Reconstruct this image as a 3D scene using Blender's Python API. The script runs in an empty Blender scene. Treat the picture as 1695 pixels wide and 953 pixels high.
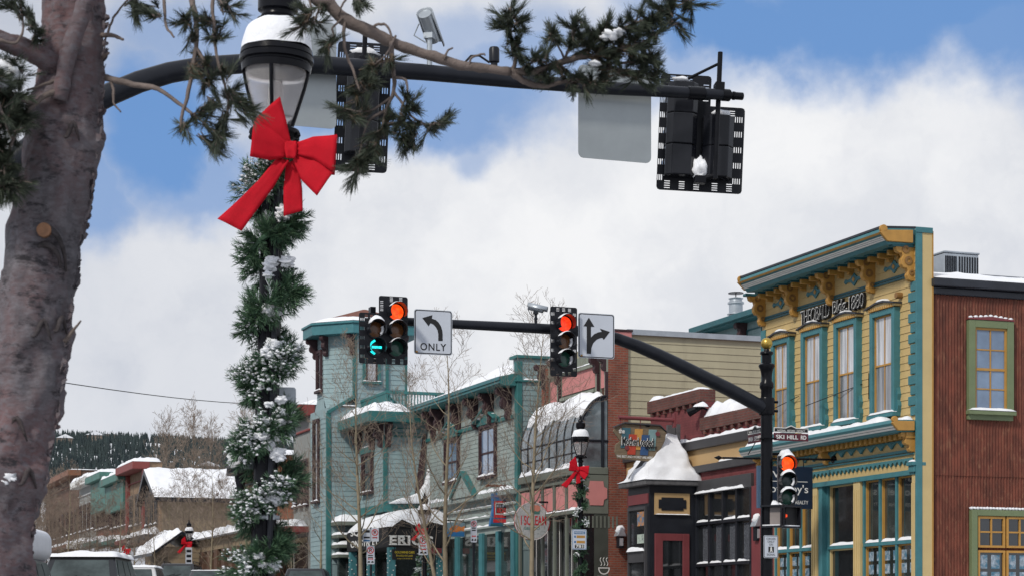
import bpy, math, random
from mathutils import Vector, Matrix, noise
R = math.radians
V = Vector
sc = bpy.context.scene
col = sc.collection

# ---------------------------------------------------------------- camera, sky, sun, exposure
F = 3400.0            # focal length in photograph pixels (photograph is 1695 wide)
CX, HY = 847.5, 1040.0  # principal column, eye-level row of the photograph
EYE = 1.5
cam_d = bpy.data.cameras.new('camera')
cam = bpy.data.objects.new('camera', cam_d)
col.objects.link(cam)
cam.location = (0, 0, EYE)
cam.rotation_euler = (R(90), 0, 0)
cam_d.sensor_width = 36.0
cam_d.lens = 36.0 * F / 1695.0
cam_d.shift_y = (HY - 476.5) / 1695.0
cam_d.clip_start = 0.1
cam_d.clip_end = 8000
cam_d.dof.use_dof = True
cam_d.dof.focus_distance = 38.0
cam_d.dof.aperture_fstop = 11.0
sc.camera = cam

TH = math.atan2(0.367, 1.0)        # the street runs 20 degrees left of the view
CT, ST = math.cos(TH), math.sin(TH)

SUN_EL, SUN_AZ = 42.0, 215.0       # azimuth clockwise from +Y (behind, a little to the left)
w = bpy.data.worlds.new('World')
sc.world = w
w.use_nodes = True
nt = w.node_tree
nt.nodes.clear()
N_ = nt.nodes.new
L_ = nt.links.new
out = N_('ShaderNodeOutputWorld')
bg = N_('ShaderNodeBackground')
bg.inputs['Strength'].default_value = 0.1
L_(bg.outputs[0], out.inputs[0])
sky = N_('ShaderNodeTexSky')
sky.sky_type = 'NISHITA'
sky.sun_disc = False
sky.sun_elevation = R(SUN_EL)
sky.sun_rotation = R(SUN_AZ)
sky.altitude = 2900
tc = N_('ShaderNodeTexCoord')


def wmath(op, a, b=None, c=None):
    n = N_('ShaderNodeMath')
    n.operation = op
    for i, v in enumerate((a, b, c)):
        if v is None:
            continue
        if isinstance(v, (int, float)):
            n.inputs[i].default_value = v
        else:
            L_(v, n.inputs[i])
    return n.outputs[0]


def wvec(op, a, b):
    n = N_('ShaderNodeVectorMath')
    n.operation = op
    for i, v in enumerate((a, b)):
        if isinstance(v, (tuple, list, Vector)):
            n.inputs[i].default_value = tuple(v)
        else:
            L_(v, n.inputs[i])
    return n


def wnoise(vec, scale, detail=6, rough=0.55):
    n = N_('ShaderNodeTexNoise')
    n.inputs['Scale'].default_value = scale
    n.inputs['Detail'].default_value = detail
    n.inputs['Roughness'].default_value = rough
    L_(vec, n.inputs['Vector'])
    return n


def wmix(fac, a, b):
    n = N_('ShaderNodeMix')
    n.data_type = 'RGBA'
    if isinstance(fac, (int, float)):
        n.inputs[0].default_value = fac
    else:
        L_(fac, n.inputs[0])
    for i, v in ((6, a), (7, b)):
        if isinstance(v, tuple):
            n.inputs[i].default_value = v
        else:
            L_(v, n.inputs[i])
    return n.outputs[2]


def wrange(v, a, b, c=0.0, d=1.0):
    n = N_('ShaderNodeMapRange')
    n.interpolation_type = 'SMOOTHSTEP'
    L_(v, n.inputs[0])
    for i, q in enumerate((a, b, c, d)):
        n.inputs[i + 1].default_value = q
    return n.outputs[0]


def skydir(x, y):
    return V(((x - CX) / F, 1.0, (HY - y) / F)).normalized()


D = tc.outputs['Generated']
# domain warp so that the clouds have ragged, billowing edges
n1 = wnoise(D, 9.0, 5, 0.6)
off = wvec('SUBTRACT', n1.outputs['Color'], (0.5, 0.5, 0.5))
sclw = wvec('MULTIPLY', off.outputs[0], (0.080, 0.080, 0.060))
n1b = wnoise(D, 34.0, 6, 0.6)
offb = wvec('SUBTRACT', n1b.outputs['Color'], (0.5, 0.5, 0.5))
sclb = wvec('MULTIPLY', offb.outputs[0], (0.034, 0.034, 0.024))
Dw = wvec('ADD', wvec('ADD', D, sclw.outputs[0]).outputs[0], sclb.outputs[0]).outputs[0]
blue = None
# openings in the cloud: direction, half-width, half-height (radians), strength
OPEN = [((255, 215), 0.050, 0.046, 1.0), ((360, 285), 0.050, 0.024, 0.75), ((690, 165), 0.095, 0.024, 0.85), ((900, 110), 0.07, 0.018, 0.7), ((330, 70), 0.060, 0.026, 0.6), ((560, 110), 0.05, 0.022, 0.6), ((820, 60), 0.06, 0.020, 0.5),
        ((1500, 30), 0.120, 0.032, 1.0), ((1240, 50), 0.070, 0.028, 1.0), ((1080, 120), 0.055, 0.022, 0.65), ((780, 215), 0.02, 0.02, 0.55), ((1690, 60), 0.06, 0.03, 0.95), ((150, 340), 0.030, 0.030, 0.8)]
for (pxy, hw, hh, st) in OPEN:
    c = skydir(*pxy)
    d = wvec('SUBTRACT', Dw, c).outputs[0]
    d = wvec('MULTIPLY', d, (1 / hw, 1 / hw, 1 / hh)).outputs[0]
    ln = N_('ShaderNodeVectorMath')
    ln.operation = 'LENGTH'
    L_(d, ln.inputs[0])
    m = wrange(ln.outputs['Value'], 0.40, 1.20, st, 0.0)
    blue = m if blue is None else wmath('MAXIMUM', blue, m)
# wider sky away from this view: broken cloud
far = wnoise(D, 2.3, 7, 0.6)
wide = wrange(far.outputs['Fac'], 0.56, 0.72, 0.0, 0.8)
sep = N_('ShaderNodeSeparateXYZ')
L_(D, sep.inputs[0])
away = wrange(sep.outputs['Y'], 0.55, 0.8, 1.0, 0.0)
blue = wmath('MAXIMUM', blue, wmath('MULTIPLY', wide, away))
# cloud body: bright tops and greyer undersides
n2 = wnoise(Dw, 6.5, 7, 0.55)
n3 = wnoise(Dw, 17.0, 6, 0.55)
shade = wmath('ADD', wmath('MULTIPLY', n2.outputs['Fac'], 0.65), wmath('MULTIPLY', n3.outputs['Fac'], 0.35))
br = wrange(shade, 0.36, 0.62, 0.0, 1.0)
# the cloud bank on the right is brighter than the one low on the left
gl = N_('ShaderNodeVectorMath')
gl.operation = 'LENGTH'
L_(wvec('MULTIPLY', wvec('SUBTRACT', Dw, skydir(1120, 330)).outputs[0], (1.0, 1.0, 1.6)).outputs[0], gl.inputs[0])
glow = wrange(gl.outputs['Value'], 0.03, 0.30, 1.0, 0.0)
br = wmath('ADD', wmath('MULTIPLY', br, 0.50), wmath('MULTIPLY', glow, 0.58))
CLOUD_LO, CLOUD_HI = (5.2, 5.6, 6.5, 1), (9.1, 9.15, 9.3, 1)
cloud = wmix(br, CLOUD_LO, CLOUD_HI)
hsv = N_('ShaderNodeHueSaturation')
hsv.inputs['Saturation'].default_value = 0.82
hsv.inputs['Value'].default_value = 1.0
L_(sky.outputs[0], hsv.inputs['Color'])
skycol = wmix(0.80, hsv.outputs[0], (1.45, 3.2, 6.7, 1))
final = wmix(blue, cloud, skycol)
L_(final, bg.inputs['Color'])

sun_d = bpy.data.lights.new('sun', 'SUN')
sun_d.energy = 2.5
sun_d.angle = R(7)
sun_d.color = (1.0, 0.94, 0.85)
sun = bpy.data.objects.new('sun', sun_d)
col.objects.link(sun)
az = R(SUN_AZ)
sd = V((math.sin(az) * math.cos(R(SUN_EL)), math.cos(az) * math.cos(R(SUN_EL)), math.sin(R(SUN_EL))))
sun.rotation_euler = (-sd).to_track_quat('-Z', 'Y').to_euler()

sc.view_settings.view_transform = 'Standard'
sc.view_settings.look = 'None'
sc.view_settings.gamma = 1.0
sc.view_settings.use_curve_mapping = False
sc.view_settings.exposure = 0.0
sc.render.engine = 'CYCLES'
sc.cycles.max_bounces = 6
sc.cycles.transparent_max_bounces = 8


# ---------------------------------------------------------------- coordinates
# Everything stands in town coordinates (t, s, z): t across the street to the right, s along it away from
# us, z up.  The town frame is the world turned by TH about z.
def town(X, Y, z=0.0):
    return V((X * CT + Y * ST, -X * ST + Y * CT, z))


def world(p):
    return V((p[0] * CT - p[1] * ST, p[0] * ST + p[1] * CT, p[2]))


CAMP = V((0, 0, EYE))


def px(x, y, Y):
    """town point seen at photograph pixel (x, y) at depth Y metres"""
    return town((x - CX) / F * Y, Y, EYE + (HY - y) / F * Y)


def ray(x, y):
    return px(x, y, 1.0) - CAMP


def S_(x, t):     # s where column x meets the plane t
    a = (x - CX) / F
    Y = t / (CT * a + ST)
    return Y * (CT - ST * a)


def T_(x, s):     # t where column x meets the plane s
    a = (x - CX) / F
    return s * (ST + CT * a) / (CT - ST * a)


def Z_(y, t, s):  # height of row y at plan point (t, s)
    return EYE + (HY - y) / F * (s * CT + t * ST)


def sstep(a, b, x):
    q = max(0.0, min(1.0, (x - a) / (b - a)))
    return q * q * (3 - 2 * q)


def G(t, s):      # ground height: the street climbs gently, wooded hill beyond
    z = 0.03 * min(s, 260.0)
    if s > 300:
        k = sstep(600, 3300, s)
        z += 268 * k + 16 * k * noise.noise(V((t * 0.0022, s * 0.0016, 3.1)))
        if s > 3300:
            z -= (s - 3300) * 0.02
    return z


class Fr:
    """a wall plane: a across (to the right seen from outside), b up, c out of the wall"""
    def __init__(s, o, r, u=(0, 0, 1)):
        s.o = V(o)
        s.r = V(r).normalized()
        s.u = V(u).normalized()
        s.n = s.r.cross(s.u)

    def P(s, a, b, c=0.0):
        return s.o + s.r * a + s.u * b + s.n * c

    def at(s, x, y, c=0.0):
        d = ray(x, y)
        k = (s.o + s.n * c - CAMP).dot(s.n) / d.dot(s.n)
        q = CAMP + d * k - s.o
        return q.dot(s.r), q.dot(s.u)


def street_face(t, s0=0.0):   # faces the street (-t); a grows towards us: a = s0 - s
    return Fr((t, s0, 0), (0, -1, 0))


def cross_face(s, t0=0.0):    # faces us (-s); a = t - t0
    return Fr((t0, s, 0), (1, 0, 0))


# ---------------------------------------------------------------- mesh builder
ORG = {}
# parts that come in several pieces: every piece becomes a mesh of its own
EACH = {k: (v or k[:-1]) for k, v in dict(brackets='', pilasters='', window_listings='listing_sheet', modillions='', modillion_caps='', frieze_ornaments='', frieze_diamonds='', pink_panels='', frieze_brackets='', frieze_panels='', shop_posts='',
        awning_posts='', bay_brackets='', tower_brackets='', posts='', pillars='', icicle_lights='', red_dots='', amber_bands='', hangers='', awning_stays='awning_stay', red_pilasters='', roof_boards='', red_panels='', spindles='', louvres='louvre',
        frieze_mouldings='', screen_figures='', text_lines='', symbols='', car_symbols='', panel_mouldings='', capitals='', bay_trims='', casing_feet='casing_foot', corner_boards='', curtains='', snow='snow_lump', scrolls='').items()}


class MB:
    def __init__(s):
        s.v = []
        s.f = []
        s.m = []

    def add(s, vs, fs, mi=0):
        k = len(s.v)
        s.v += [tuple(p) for p in vs]
        s.f += [tuple(i + k for i in f) for f in fs]
        s.m += [mi] * len(fs)

    def poly(s, pts, mi=0):
        s.add(pts, [tuple(range(len(pts)))], mi)

    def box(s, x0, x1, y0, y1, z0, z1, mi=0):
        s.fbox(Fr((0, 0, 0), (1, 0, 0)), x0, x1, z0, z1, -y1, -y0, mi)

    def fbox(s, fr, a0, a1, b0, b1, c0, c1, mi=0):
        P = fr.P
        vs = [P(a0, b0, c0), P(a1, b0, c0), P(a1, b1, c0), P(a0, b1, c0), P(a0, b0, c1), P(a1, b0, c1), P(a1, b1, c1), P(a0, b1, c1)]
        s.add(vs, [(3, 2, 1, 0), (4, 5, 6, 7), (0, 1, 5, 4), (1, 2, 6, 5), (2, 3, 7, 6), (3, 0, 4, 7)], mi)

    def fpoly(s, fr, pts, c0, c1, mi=0):
        n = len(pts)
        vs = [fr.P(a, b, c0) for a, b in pts] + [fr.P(a, b, c1) for a, b in pts]
        fs = [tuple(range(n - 1, -1, -1)), tuple(range(n, 2 * n))] + [(i, (i + 1) % n, n + (i + 1) % n, n + i) for i in range(n)]
        s.add(vs, fs, mi)

    def extrude(s, pts, d, mi=0):
        n = len(pts)
        d = V(d)
        vs = [V(p) for p in pts] + [V(p) + d for p in pts]
        fs = [tuple(range(n - 1, -1, -1)), tuple(range(n, 2 * n))] + [(i, (i + 1) % n, n + (i + 1) % n, n + i) for i in range(n)]
        s.add(vs, fs, mi)

    def ring(s, fr, a, b, r0, r1, c0, c1, n=24, mi=0, a0=0.0, a1=360.0):
        k = n
        full = abs(a1 - a0) >= 359.9
        vs, fs = [], []
        m = n if full else n + 1
        for i in range(m):
            q = R(a0 + (a1 - a0) * i / n)
            ca, sa = math.cos(q), math.sin(q)
            vs += [fr.P(a + r0 * ca, b + r0 * sa, c0), fr.P(a + r1 * ca, b + r1 * sa, c0), fr.P(a + r1 * ca, b + r1 * sa, c1), fr.P(a + r0 * ca, b + r0 * sa, c1)]
        for i in range(n):
            j = (i + 1) % m
            for e in range(4):
                fs.append((4 * i + e, 4 * i + (e + 1) % 4, 4 * j + (e + 1) % 4, 4 * j + e))
        s.add(vs, fs, mi)

    def disc(s, fr, a, b, r, c0, c1, n=24, mi=0):
        s.fpoly(fr, [(a + r * math.cos(2 * math.pi * i / n), b + r * math.sin(2 * math.pi * i / n)) for i in range(n)], c0, c1, mi)

    def tube(s, pts, rad, n=8, mi=0, cap=True):
        pts = [V(p) for p in pts]
        if not hasattr(rad, '__len__'):
            rad = [rad] * len(pts)
        vs, fs = [], []
        up = None
        for i, p in enumerate(pts):
            d = (pts[min(i + 1, len(pts) - 1)] - pts[max(i - 1, 0)])
            if d.length < 1e-9:
                d = V((0, 0, 1))
            d.normalize()
            if up is None:
                up = d.orthogonal().normalized()
            else:
                up = (up - d * up.dot(d))
                up = up.normalized() if up.length > 1e-6 else d.orthogonal().normalized()
            sd_ = d.cross(up)
            for k in range(n):
                q = 2 * math.pi * k / n
                vs.append(p + (up * math.cos(q) + sd_ * math.sin(q)) * rad[i])
        for i in range(len(pts) - 1):
            for k in range(n):
                k2 = (k + 1) % n
                fs.append((i * n + k, i * n + k2, (i + 1) * n + k2, (i + 1) * n + k))
        if cap:
            fs.append(tuple(range(n - 1, -1, -1)))
            fs.append(tuple(range((len(pts) - 1) * n, len(pts) * n)))
        s.add(vs, fs, mi)

    def lathe(s, prof, o=(0, 0, 0), n=24, mi=0):
        o = V(o)
        vs, fs = [], []
        for r, z in prof:
            for k in range(n):
                q = 2 * math.pi * k / n
                vs.append(o + V((r * math.cos(q), r * math.sin(q), z)))
        for i in range(len(prof) - 1):
            for k in range(n):
                k2 = (k + 1) % n
                fs.append((i * n + k, i * n + k2, (i + 1) * n + k2, (i + 1) * n + k))
        fs.append(tuple(range(n - 1, -1, -1)))
        fs.append(tuple(range((len(prof) - 1) * n, len(prof) * n)))
        s.add(vs, fs, mi)

    def blob(s, c, r, seed=0, n=7, m=10, sq=(1, 1, 1), amp=0.25, mi=0, fine=0.0):
        c = V(c)
        vs, fs = [], []
        for i in range(n + 1):
            ph = math.pi * i / n
            for k in range(m):
                q = 2 * math.pi * k / m
                d = V((math.sin(ph) * math.cos(q), math.sin(ph) * math.sin(q), math.cos(ph)))
                rr = r * (1 + amp * noise.noise(d * 1.7 + V((seed * 3.7, seed, 0))) * 1.6)
                if fine:
                    rr += r * fine * (noise.noise(d * 4.3 + V((seed, 2, 5))) + .6 * noise.noise(d * 9 + V((seed, 7, 1))))
                vs.append(c + V((d.x * sq[0], d.y * sq[1], d.z * sq[2])) * rr)
        for i in range(n):
            for k in range(m):
                k2 = (k + 1) % m
                fs.append((i * m + k, (i + 1) * m + k, (i + 1) * m + k2, i * m + k2))
        s.add(vs, fs, mi)

    def grid(s, fn, nu, nv, mi=0):
        vs = [fn(i / nu, j / nv) for i in range(nu + 1) for j in range(nv + 1)]
        fs = [(i * (nv + 1) + j, (i + 1) * (nv + 1) + j, (i + 1) * (nv + 1) + j + 1, i * (nv + 1) + j + 1) for i in range(nu) for j in range(nv)]
        s.add(vs, fs, mi)

    def snow(s, p00, p10, p11, p01, h, nu=14, nv=5, seed=0, amp=0.5, edge=0.35, over=0.0, mi=0):
        """a settled layer of snow on the four-cornered patch, rounded at its edges and uneven on top"""
        p00, p10, p11, p01 = V(p00), V(p10), V(p11), V(p01)
        cen = (p00 + p10 + p11 + p01) / 4

        def base(u, v):
            return (p00 * (1 - u) + p10 * u) * (1 - v) + (p01 * (1 - u) + p11 * u) * v

        lu = ((p10 - p00).length + (p11 - p01).length) / 2
        lv = ((p01 - p00).length + (p11 - p10).length) / 2
        e = max(1e-3, edge * h * 4)

        def top(u, v):
            b = base(u, v)
            du = min(u, 1 - u) * lu
            dv = min(v, 1 - v) * lv
            k = min(1.0, du / e) * 1.0
            k2 = min(1.0, dv / e) * 1.0
            k = math.sqrt(max(0.0, 1 - (1 - k) ** 2)) * math.sqrt(max(0.0, 1 - (1 - k2) ** 2))
            nn = noise.noise(V((b.x * 2.1 + seed, b.y * 2.1, b.z * 2.1))) + 0.5 * noise.noise(V((b.x * 6 + seed, b.y * 6, b.z * 6 + 4)))
            q = b + V((0, 0, h * k * (1 + amp * nn) + 0.004))
            if over:
                d = b - cen
                d.z = 0
                q += d.normalized() * over * (0.4 + 0.6 * nn) if (u in (0, 1) or v in (0, 1)) else V((0, 0, 0))
            return q

        s.grid(top, nu, nv, mi)
        s.poly([p00 + V((0, 0, .003)), p01 + V((0, 0, .003)), p11 + V((0, 0, .003)), p10 + V((0, 0, .003))], mi)

    def siding(s, fr, a0, a1, b0, b1, course=0.16, lip=0.016, c=0.0, mi=0):
        n = max(1, round((b1 - b0) / course))
        h = (b1 - b0) / n
        P = fr.P
        for i in range(n):
            z0, z1 = b0 + i * h, b0 + (i + 1) * h
            s.add([P(a0, z0, c + lip), P(a1, z0, c + lip), P(a1, z1, c + .002), P(a0, z1, c + .002), P(a0, z0, c), P(a1, z0, c)],
                  [(0, 1, 2, 3), (4, 5, 1, 0)], mi)

    def siding_poly(s, fr, edges, course=0.16, lip=0.016, c=0.0, mi=0):
        """siding between a left and a right edge given as functions of height; edges=(b0,b1,left(b),right(b))"""
        b0, b1, lf, rf = edges
        n = max(1, round((b1 - b0) / course))
        h = (b1 - b0) / n
        P = fr.P
        for i in range(n):
            z0, z1 = b0 + i * h, b0 + (i + 1) * h
            s.add([P(lf(z0), z0, c + lip), P(rf(z0), z0, c + lip), P(rf(z1), z1, c + .002), P(lf(z1), z1, c + .002), P(lf(z0), z0, c), P(rf(z0), z0, c)],
                  [(0, 1, 2, 3), (4, 5, 1, 0)], mi)

    def pieces(s):
        """the separate pieces this mesh holds, each a builder of its own"""
        par = list(range(len(s.v)))

        def find(i):
            while par[i] != i:
                par[i] = par[par[i]]
                i = par[i]
            return i
        for f in s.f:
            r0 = find(f[0])
            for i in f[1:]:
                par[find(i)] = r0
        grp = {}
        for i in range(len(s.v)):
            grp.setdefault(find(i), []).append(i)
        g = [(ids, [min(s.v[i][k] for i in ids) for k in range(3)], [max(s.v[i][k] for i in ids) for k in range(3)]) for ids in grp.values()]
        q = list(range(len(g)))

        def root(i):
            while q[i] != i:
                i = q[i]
            return i
        for i in range(len(g)):
            for j in range(i):
                if all(g[i][1][k] - .035 < g[j][2][k] and g[j][1][k] - .035 < g[i][2][k] for k in range(3)):
                    q[root(i)] = root(j)
        out_ = {}
        for i in range(len(g)):
            out_.setdefault(root(i), []).extend(g[i][0])
        res = []
        for ids in out_.values():
            ids = sorted(ids)
            mp = {v: k for k, v in enumerate(ids)}
            m = MB()
            m.v = [s.v[i] for i in ids]
            for f, mi in zip(s.f, s.m):
                if f[0] in mp:
                    m.f.append(tuple(mp[i] for i in f))
                    m.m.append(mi)
            res.append(m)
        return res

    def build(s, name, mats, parent=None, smooth=False, bevel=0.0, solid=0.0, seg=2):
        if name in EACH and parent is not None:
            for m in s.pieces():
                o = m.build(EACH[name], mats, parent, smooth, bevel, solid, seg)
            return o
        if not isinstance(mats, (list, tuple)):
            mats = [mats]
        o3 = V((0, 0, 0))
        if parent is not None:
            o3 = ORG[parent.name]
        else:
            xs = [p[0] for p in s.v]
            ys = [p[1] for p in s.v]
            zs = [p[2] for p in s.v]
            o3 = V(((min(xs) + max(xs)) / 2, (min(ys) + max(ys)) / 2, min(zs)))
        me = bpy.data.meshes.new(name)
        me.from_pydata([(p[0] - o3.x, p[1] - o3.y, p[2] - o3.z) for p in s.v], [], s.f)
        for mm in mats:
            me.materials.append(mm)
        if len(mats) > 1:
            me.polygons.foreach_set('material_index', s.m)
        if smooth:
            me.polygons.foreach_set('use_smooth', [True] * len(me.polygons))
            if smooth == 'auto':
                me.set_sharp_from_angle(angle=R(38))
        me.update()
        o = bpy.data.objects.new(name, me)
        col.objects.link(o)
        if bevel:
            b = o.modifiers.new('bevel', 'BEVEL')
            b.width = bevel
            b.segments = seg
            b.limit_method = 'ANGLE'
            b.angle_limit = R(35)
        if solid:
            b = o.modifiers.new('solid', 'SOLIDIFY')
            b.thickness = solid
            b.offset = 0
        if parent is not None:
            o.parent = parent
            ORG[o.name] = o3
        else:
            o.location = world(o3)
            o.rotation_euler = (0, 0, TH)
            ORG[o.name] = o3
        return o


def tag(o, label=None, cat=None, group=None, kind=None):
    if label:
        o['label'] = label
    if cat:
        o['category'] = cat
    if group:
        o['group'] = group
    if kind:
        o['kind'] = kind
    return o


def thing(name, label, cat, origin, group=None, rot=0.0, local=False):
    """an Empty at the thing's base; its parts are given in town coordinates (or in its own when local)"""
    o = bpy.data.objects.new(name, None)
    col.objects.link(o)
    o.empty_display_size = 0.2
    o.location = world(origin)
    o.rotation_euler = (0, 0, TH + rot)
    ORG[o.name] = V((0, 0, 0)) if local else V(origin)
    return tag(o, label, cat, group)


def copy_tree(o, parent=None):
    c = o.copy()
    col.objects.link(c)
    ORG[c.name] = ORG.get(o.name, V((0, 0, 0)))
    if parent is not None:
        c.parent = parent
    for ch in [q for q in col.objects if q.parent == o]:
        copy_tree(ch, c)
    return c


def place(o, p, rot=0.0, label=None, group=None):
    o.location = world(p)
    o.rotation_euler = (0, 0, TH + rot)
    if label:
        o['label'] = label
    if group:
        o['group'] = group
    return o


def text(parent, name, body, fr, a, b, c, w=None, h=None, mats=None, depth=0.004, bold=0.0, align='LEFT', shear=0.0, spacing=1.0, sub=True):
    """lettering laid on a plane: lower-left corner at (a, b), scaled to width w and height h"""
    cu = bpy.data.curves.new('letters', 'FONT')
    cu.body = body
    cu.offset = bold
    cu.shear = shear
    cu.space_character = spacing
    cu.align_x = 'CENTER' if align == 'CENTER' else 'LEFT'
    cu.resolution_u = 4
    to = bpy.data.objects.new('letters', cu)
    col.objects.link(to)
    dg = bpy.context.evaluated_depsgraph_get()
    me0 = bpy.data.meshes.new_from_object(to.evaluated_get(dg))
    vs = [v.co.copy() for v in me0.vertices]
    fs = [tuple(p.vertices) for p in me0.polygons]
    bpy.data.objects.remove(to)
    bpy.data.curves.remove(cu)
    bpy.data.meshes.remove(me0)
    x0 = min(v.x for v in vs)
    x1 = max(v.x for v in vs)
    y0 = min(v.y for v in vs)
    y1 = max(v.y for v in vs)
    kx = (w / (x1 - x0)) if w else None
    ky = (h / (y1 - y0)) if h else kx
    kx = kx or ky
    mb = MB()
    n = len(vs)
    top = [fr.P(a + (v.x - x0) * kx, b + (v.y - y0) * ky, c + depth) for v in vs]
    edge = {}
    for f in fs:
        for i in range(len(f)):
            e = (f[i], f[(i + 1) % len(f)])
            edge[e] = edge.get(e, 0) + 1
    bot = [fr.P(a + (v.x - x0) * kx, b + (v.y - y0) * ky, c) for v in vs]
    side = [(e[1], e[0], e[0] + n, e[1] + n) for e in edge if (e[1], e[0]) not in edge]
    mb.add(top + bot, fs + side)
    return mb.build(name, mats, parent)


# ---------------------------------------------------------------- materials
MATS = {}


def lin(c):
    return tuple(((q / 12.92) if q <= 0.04045 else ((q + 0.055) / 1.055) ** 2.4) for q in (v / 255.0 for v in c))


def mat(name, c, rough=0.6, var=0.10, scale=2.5, bump=0.0, bscale=60.0, metal=0.0, spec=0.4, c2=None, c2amt=0.5, c2scale=1.2, emit=None, estr=0.0, stretch=None, coat=0.0):
    m = bpy.data.materials.new(name)
    m.use_nodes = True
    t = m.node_tree
    p = t.nodes['Principled BSDF']
    p.inputs['Roughness'].default_value = rough
    p.inputs['Metallic'].default_value = metal
    p.inputs['Specular IOR Level'].default_value = spec
    if coat:
        p.inputs['Coat Weight'].default_value = coat
    tcn = t.nodes.new('ShaderNodeTexCoord')
    src = tcn.outputs['Object']
    if stretch:
        mp = t.nodes.new('ShaderNodeMapping')
        mp.inputs['Scale'].default_value = stretch
        t.links.new(src, mp.inputs['Vector'])
        src = mp.outputs[0]

    def nz(sc_, det=5, ro=0.6):
        n = t.nodes.new('ShaderNodeTexNoise')
        n.inputs['Scale'].default_value = sc_
        n.inputs['Detail'].default_value = det
        n.inputs['Roughness'].default_value = ro
        t.links.new(src, n.inputs['Vector'])
        return n

    n1 = nz(scale)
    cr = t.nodes.new('ShaderNodeValToRGB')
    e = cr.color_ramp.elements
    e[0].position, e[1].position = 0.3, 0.7
    e[0].color = tuple(min(1, q * (1 - var)) for q in c) + (1,)
    e[1].color = tuple(min(1, q * (1 + var)) for q in c) + (1,)
    t.links.new(n1.outputs['Fac'], cr.inputs[0])
    colout = cr.outputs[0]
    if c2 is not None:
        n2 = nz(c2scale, 7, 0.65)
        r2 = t.nodes.new('ShaderNodeValToRGB')
        r2.color_ramp.elements[0].position = 1 - c2amt - 0.06
        r2.color_ramp.elements[1].position = 1 - c2amt + 0.08
        t.links.new(n2.outputs['Fac'], r2.inputs[0])
        mx = t.nodes.new('ShaderNodeMix')
        mx.data_type = 'RGBA'
        t.links.new(r2.outputs[0], mx.inputs[0])
        t.links.new(colout, mx.inputs[6])
        mx.inputs[7].default_value = tuple(c2) + (1,)
        colout = mx.outputs[2]
    t.links.new(colout, p.inputs['Base Color'])
    rr = t.nodes.new('ShaderNodeMapRange')
    rr.inputs[3].default_value = max(0.02, rough - 0.08)
    rr.inputs[4].default_value = min(1.0, rough + 0.08)
    t.links.new(n1.outputs['Fac'], rr.inputs[0])
    t.links.new(rr.outputs[0], p.inputs['Roughness'])
    if bump:
        nb = nz(bscale, 6, 0.6)
        b = t.nodes.new('ShaderNodeBump')
        b.inputs['Strength'].default_value = min(1.0, bump)
        b.inputs['Distance'].default_value = 0.02
        t.links.new(nb.outputs['Fac'], b.inputs['Height'])
        t.links.new(b.outputs[0], p.inputs['Normal'])
    if emit:
        er = t.nodes.new('ShaderNodeValToRGB')      # the diodes do not all burn alike
        er.color_ramp.elements[0].position, er.color_ramp.elements[1].position = .35, .65
        er.color_ramp.elements[0].color = tuple(q * .55 for q in emit) + (1,)
        er.color_ramp.elements[1].color = (emit[0], min(1, emit[1] * 1.7), min(1, emit[2] * 1.5), 1)
        t.links.new(n1.outputs['Fac'], er.inputs[0])
        t.links.new(er.outputs[0], p.inputs['Emission Color'])
        p.inputs['Emission Strength'].default_value = estr
    MATS[name] = m
    return m


def brick_mat(name, c1, c2, mortar, bw=0.21, bh=0.072, msize=0.012, rough=0.85):
    m = bpy.data.materials.new(name)
    m.use_nodes = True
    t = m.node_tree
    p = t.nodes['Principled BSDF']
    p.inputs['Roughness'].default_value = rough
    tcn = t.nodes.new('ShaderNodeTexCoord')
    sp = t.nodes.new('ShaderNodeSeparateXYZ')
    t.links.new(tcn.outputs['Object'], sp.inputs[0])
    ad = t.nodes.new('ShaderNodeMath')
    ad.operation = 'ADD'
    t.links.new(sp.outputs[0], ad.inputs[0])
    t.links.new(sp.outputs[1], ad.inputs[1])
    cb = t.nodes.new('ShaderNodeCombineXYZ')
    t.links.new(ad.outputs[0], cb.inputs[0])
    t.links.new(sp.outputs[2], cb.inputs[1])
    br_ = t.nodes.new('ShaderNodeTexBrick')
    br_.inputs['Color1'].default_value = tuple(c1) + (1,)
    br_.inputs['Color2'].default_value = tuple(c2) + (1,)
    br_.inputs['Mortar'].default_value = tuple(mortar) + (1,)
    br_.inputs['Scale'].default_value = 1.0
    br_.inputs['Brick Width'].default_value = bw
    br_.inputs['Row Height'].default_value = bh
    br_.inputs['Mortar Size'].default_value = msize
    br_.inputs['Bias'].default_value = -0.1
    t.links.new(cb.outputs[0], br_.inputs['Vector'])
    nn = t.nodes.new('ShaderNodeTexNoise')
    nn.inputs['Scale'].default_value = 2.2
    nn.inputs['Detail'].default_value = 6
    t.links.new(tcn.outputs['Object'], nn.inputs['Vector'])
    mr = t.nodes.new('ShaderNodeMapRange')
    mr.inputs[1].default_value, mr.inputs[2].default_value = 0.3, 0.7
    mr.inputs[3].default_value, mr.inputs[4].default_value = 0.75, 1.2
    t.links.new(nn.outputs['Fac'], mr.inputs[0])
    mx = t.nodes.new('ShaderNodeVectorMath')
    mx.operation = 'SCALE'
    t.links.new(br_.outputs['Color'], mx.inputs[0])
    t.links.new(mr.outputs[0], mx.inputs['Scale'])
    t.links.new(mx.outputs[0], p.inputs['Base Color'])
    b = t.nodes.new('ShaderNodeBump')
    b.inputs['Strength'].default_value = 0.5
    b.inputs['Distance'].default_value = 0.01
    b.invert = True
    t.links.new(br_.outputs['Fac'], b.inputs['Height'])
    t.links.new(b.outputs[0], p.inputs['Normal'])
    MATS[name] = m
    return m


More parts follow.
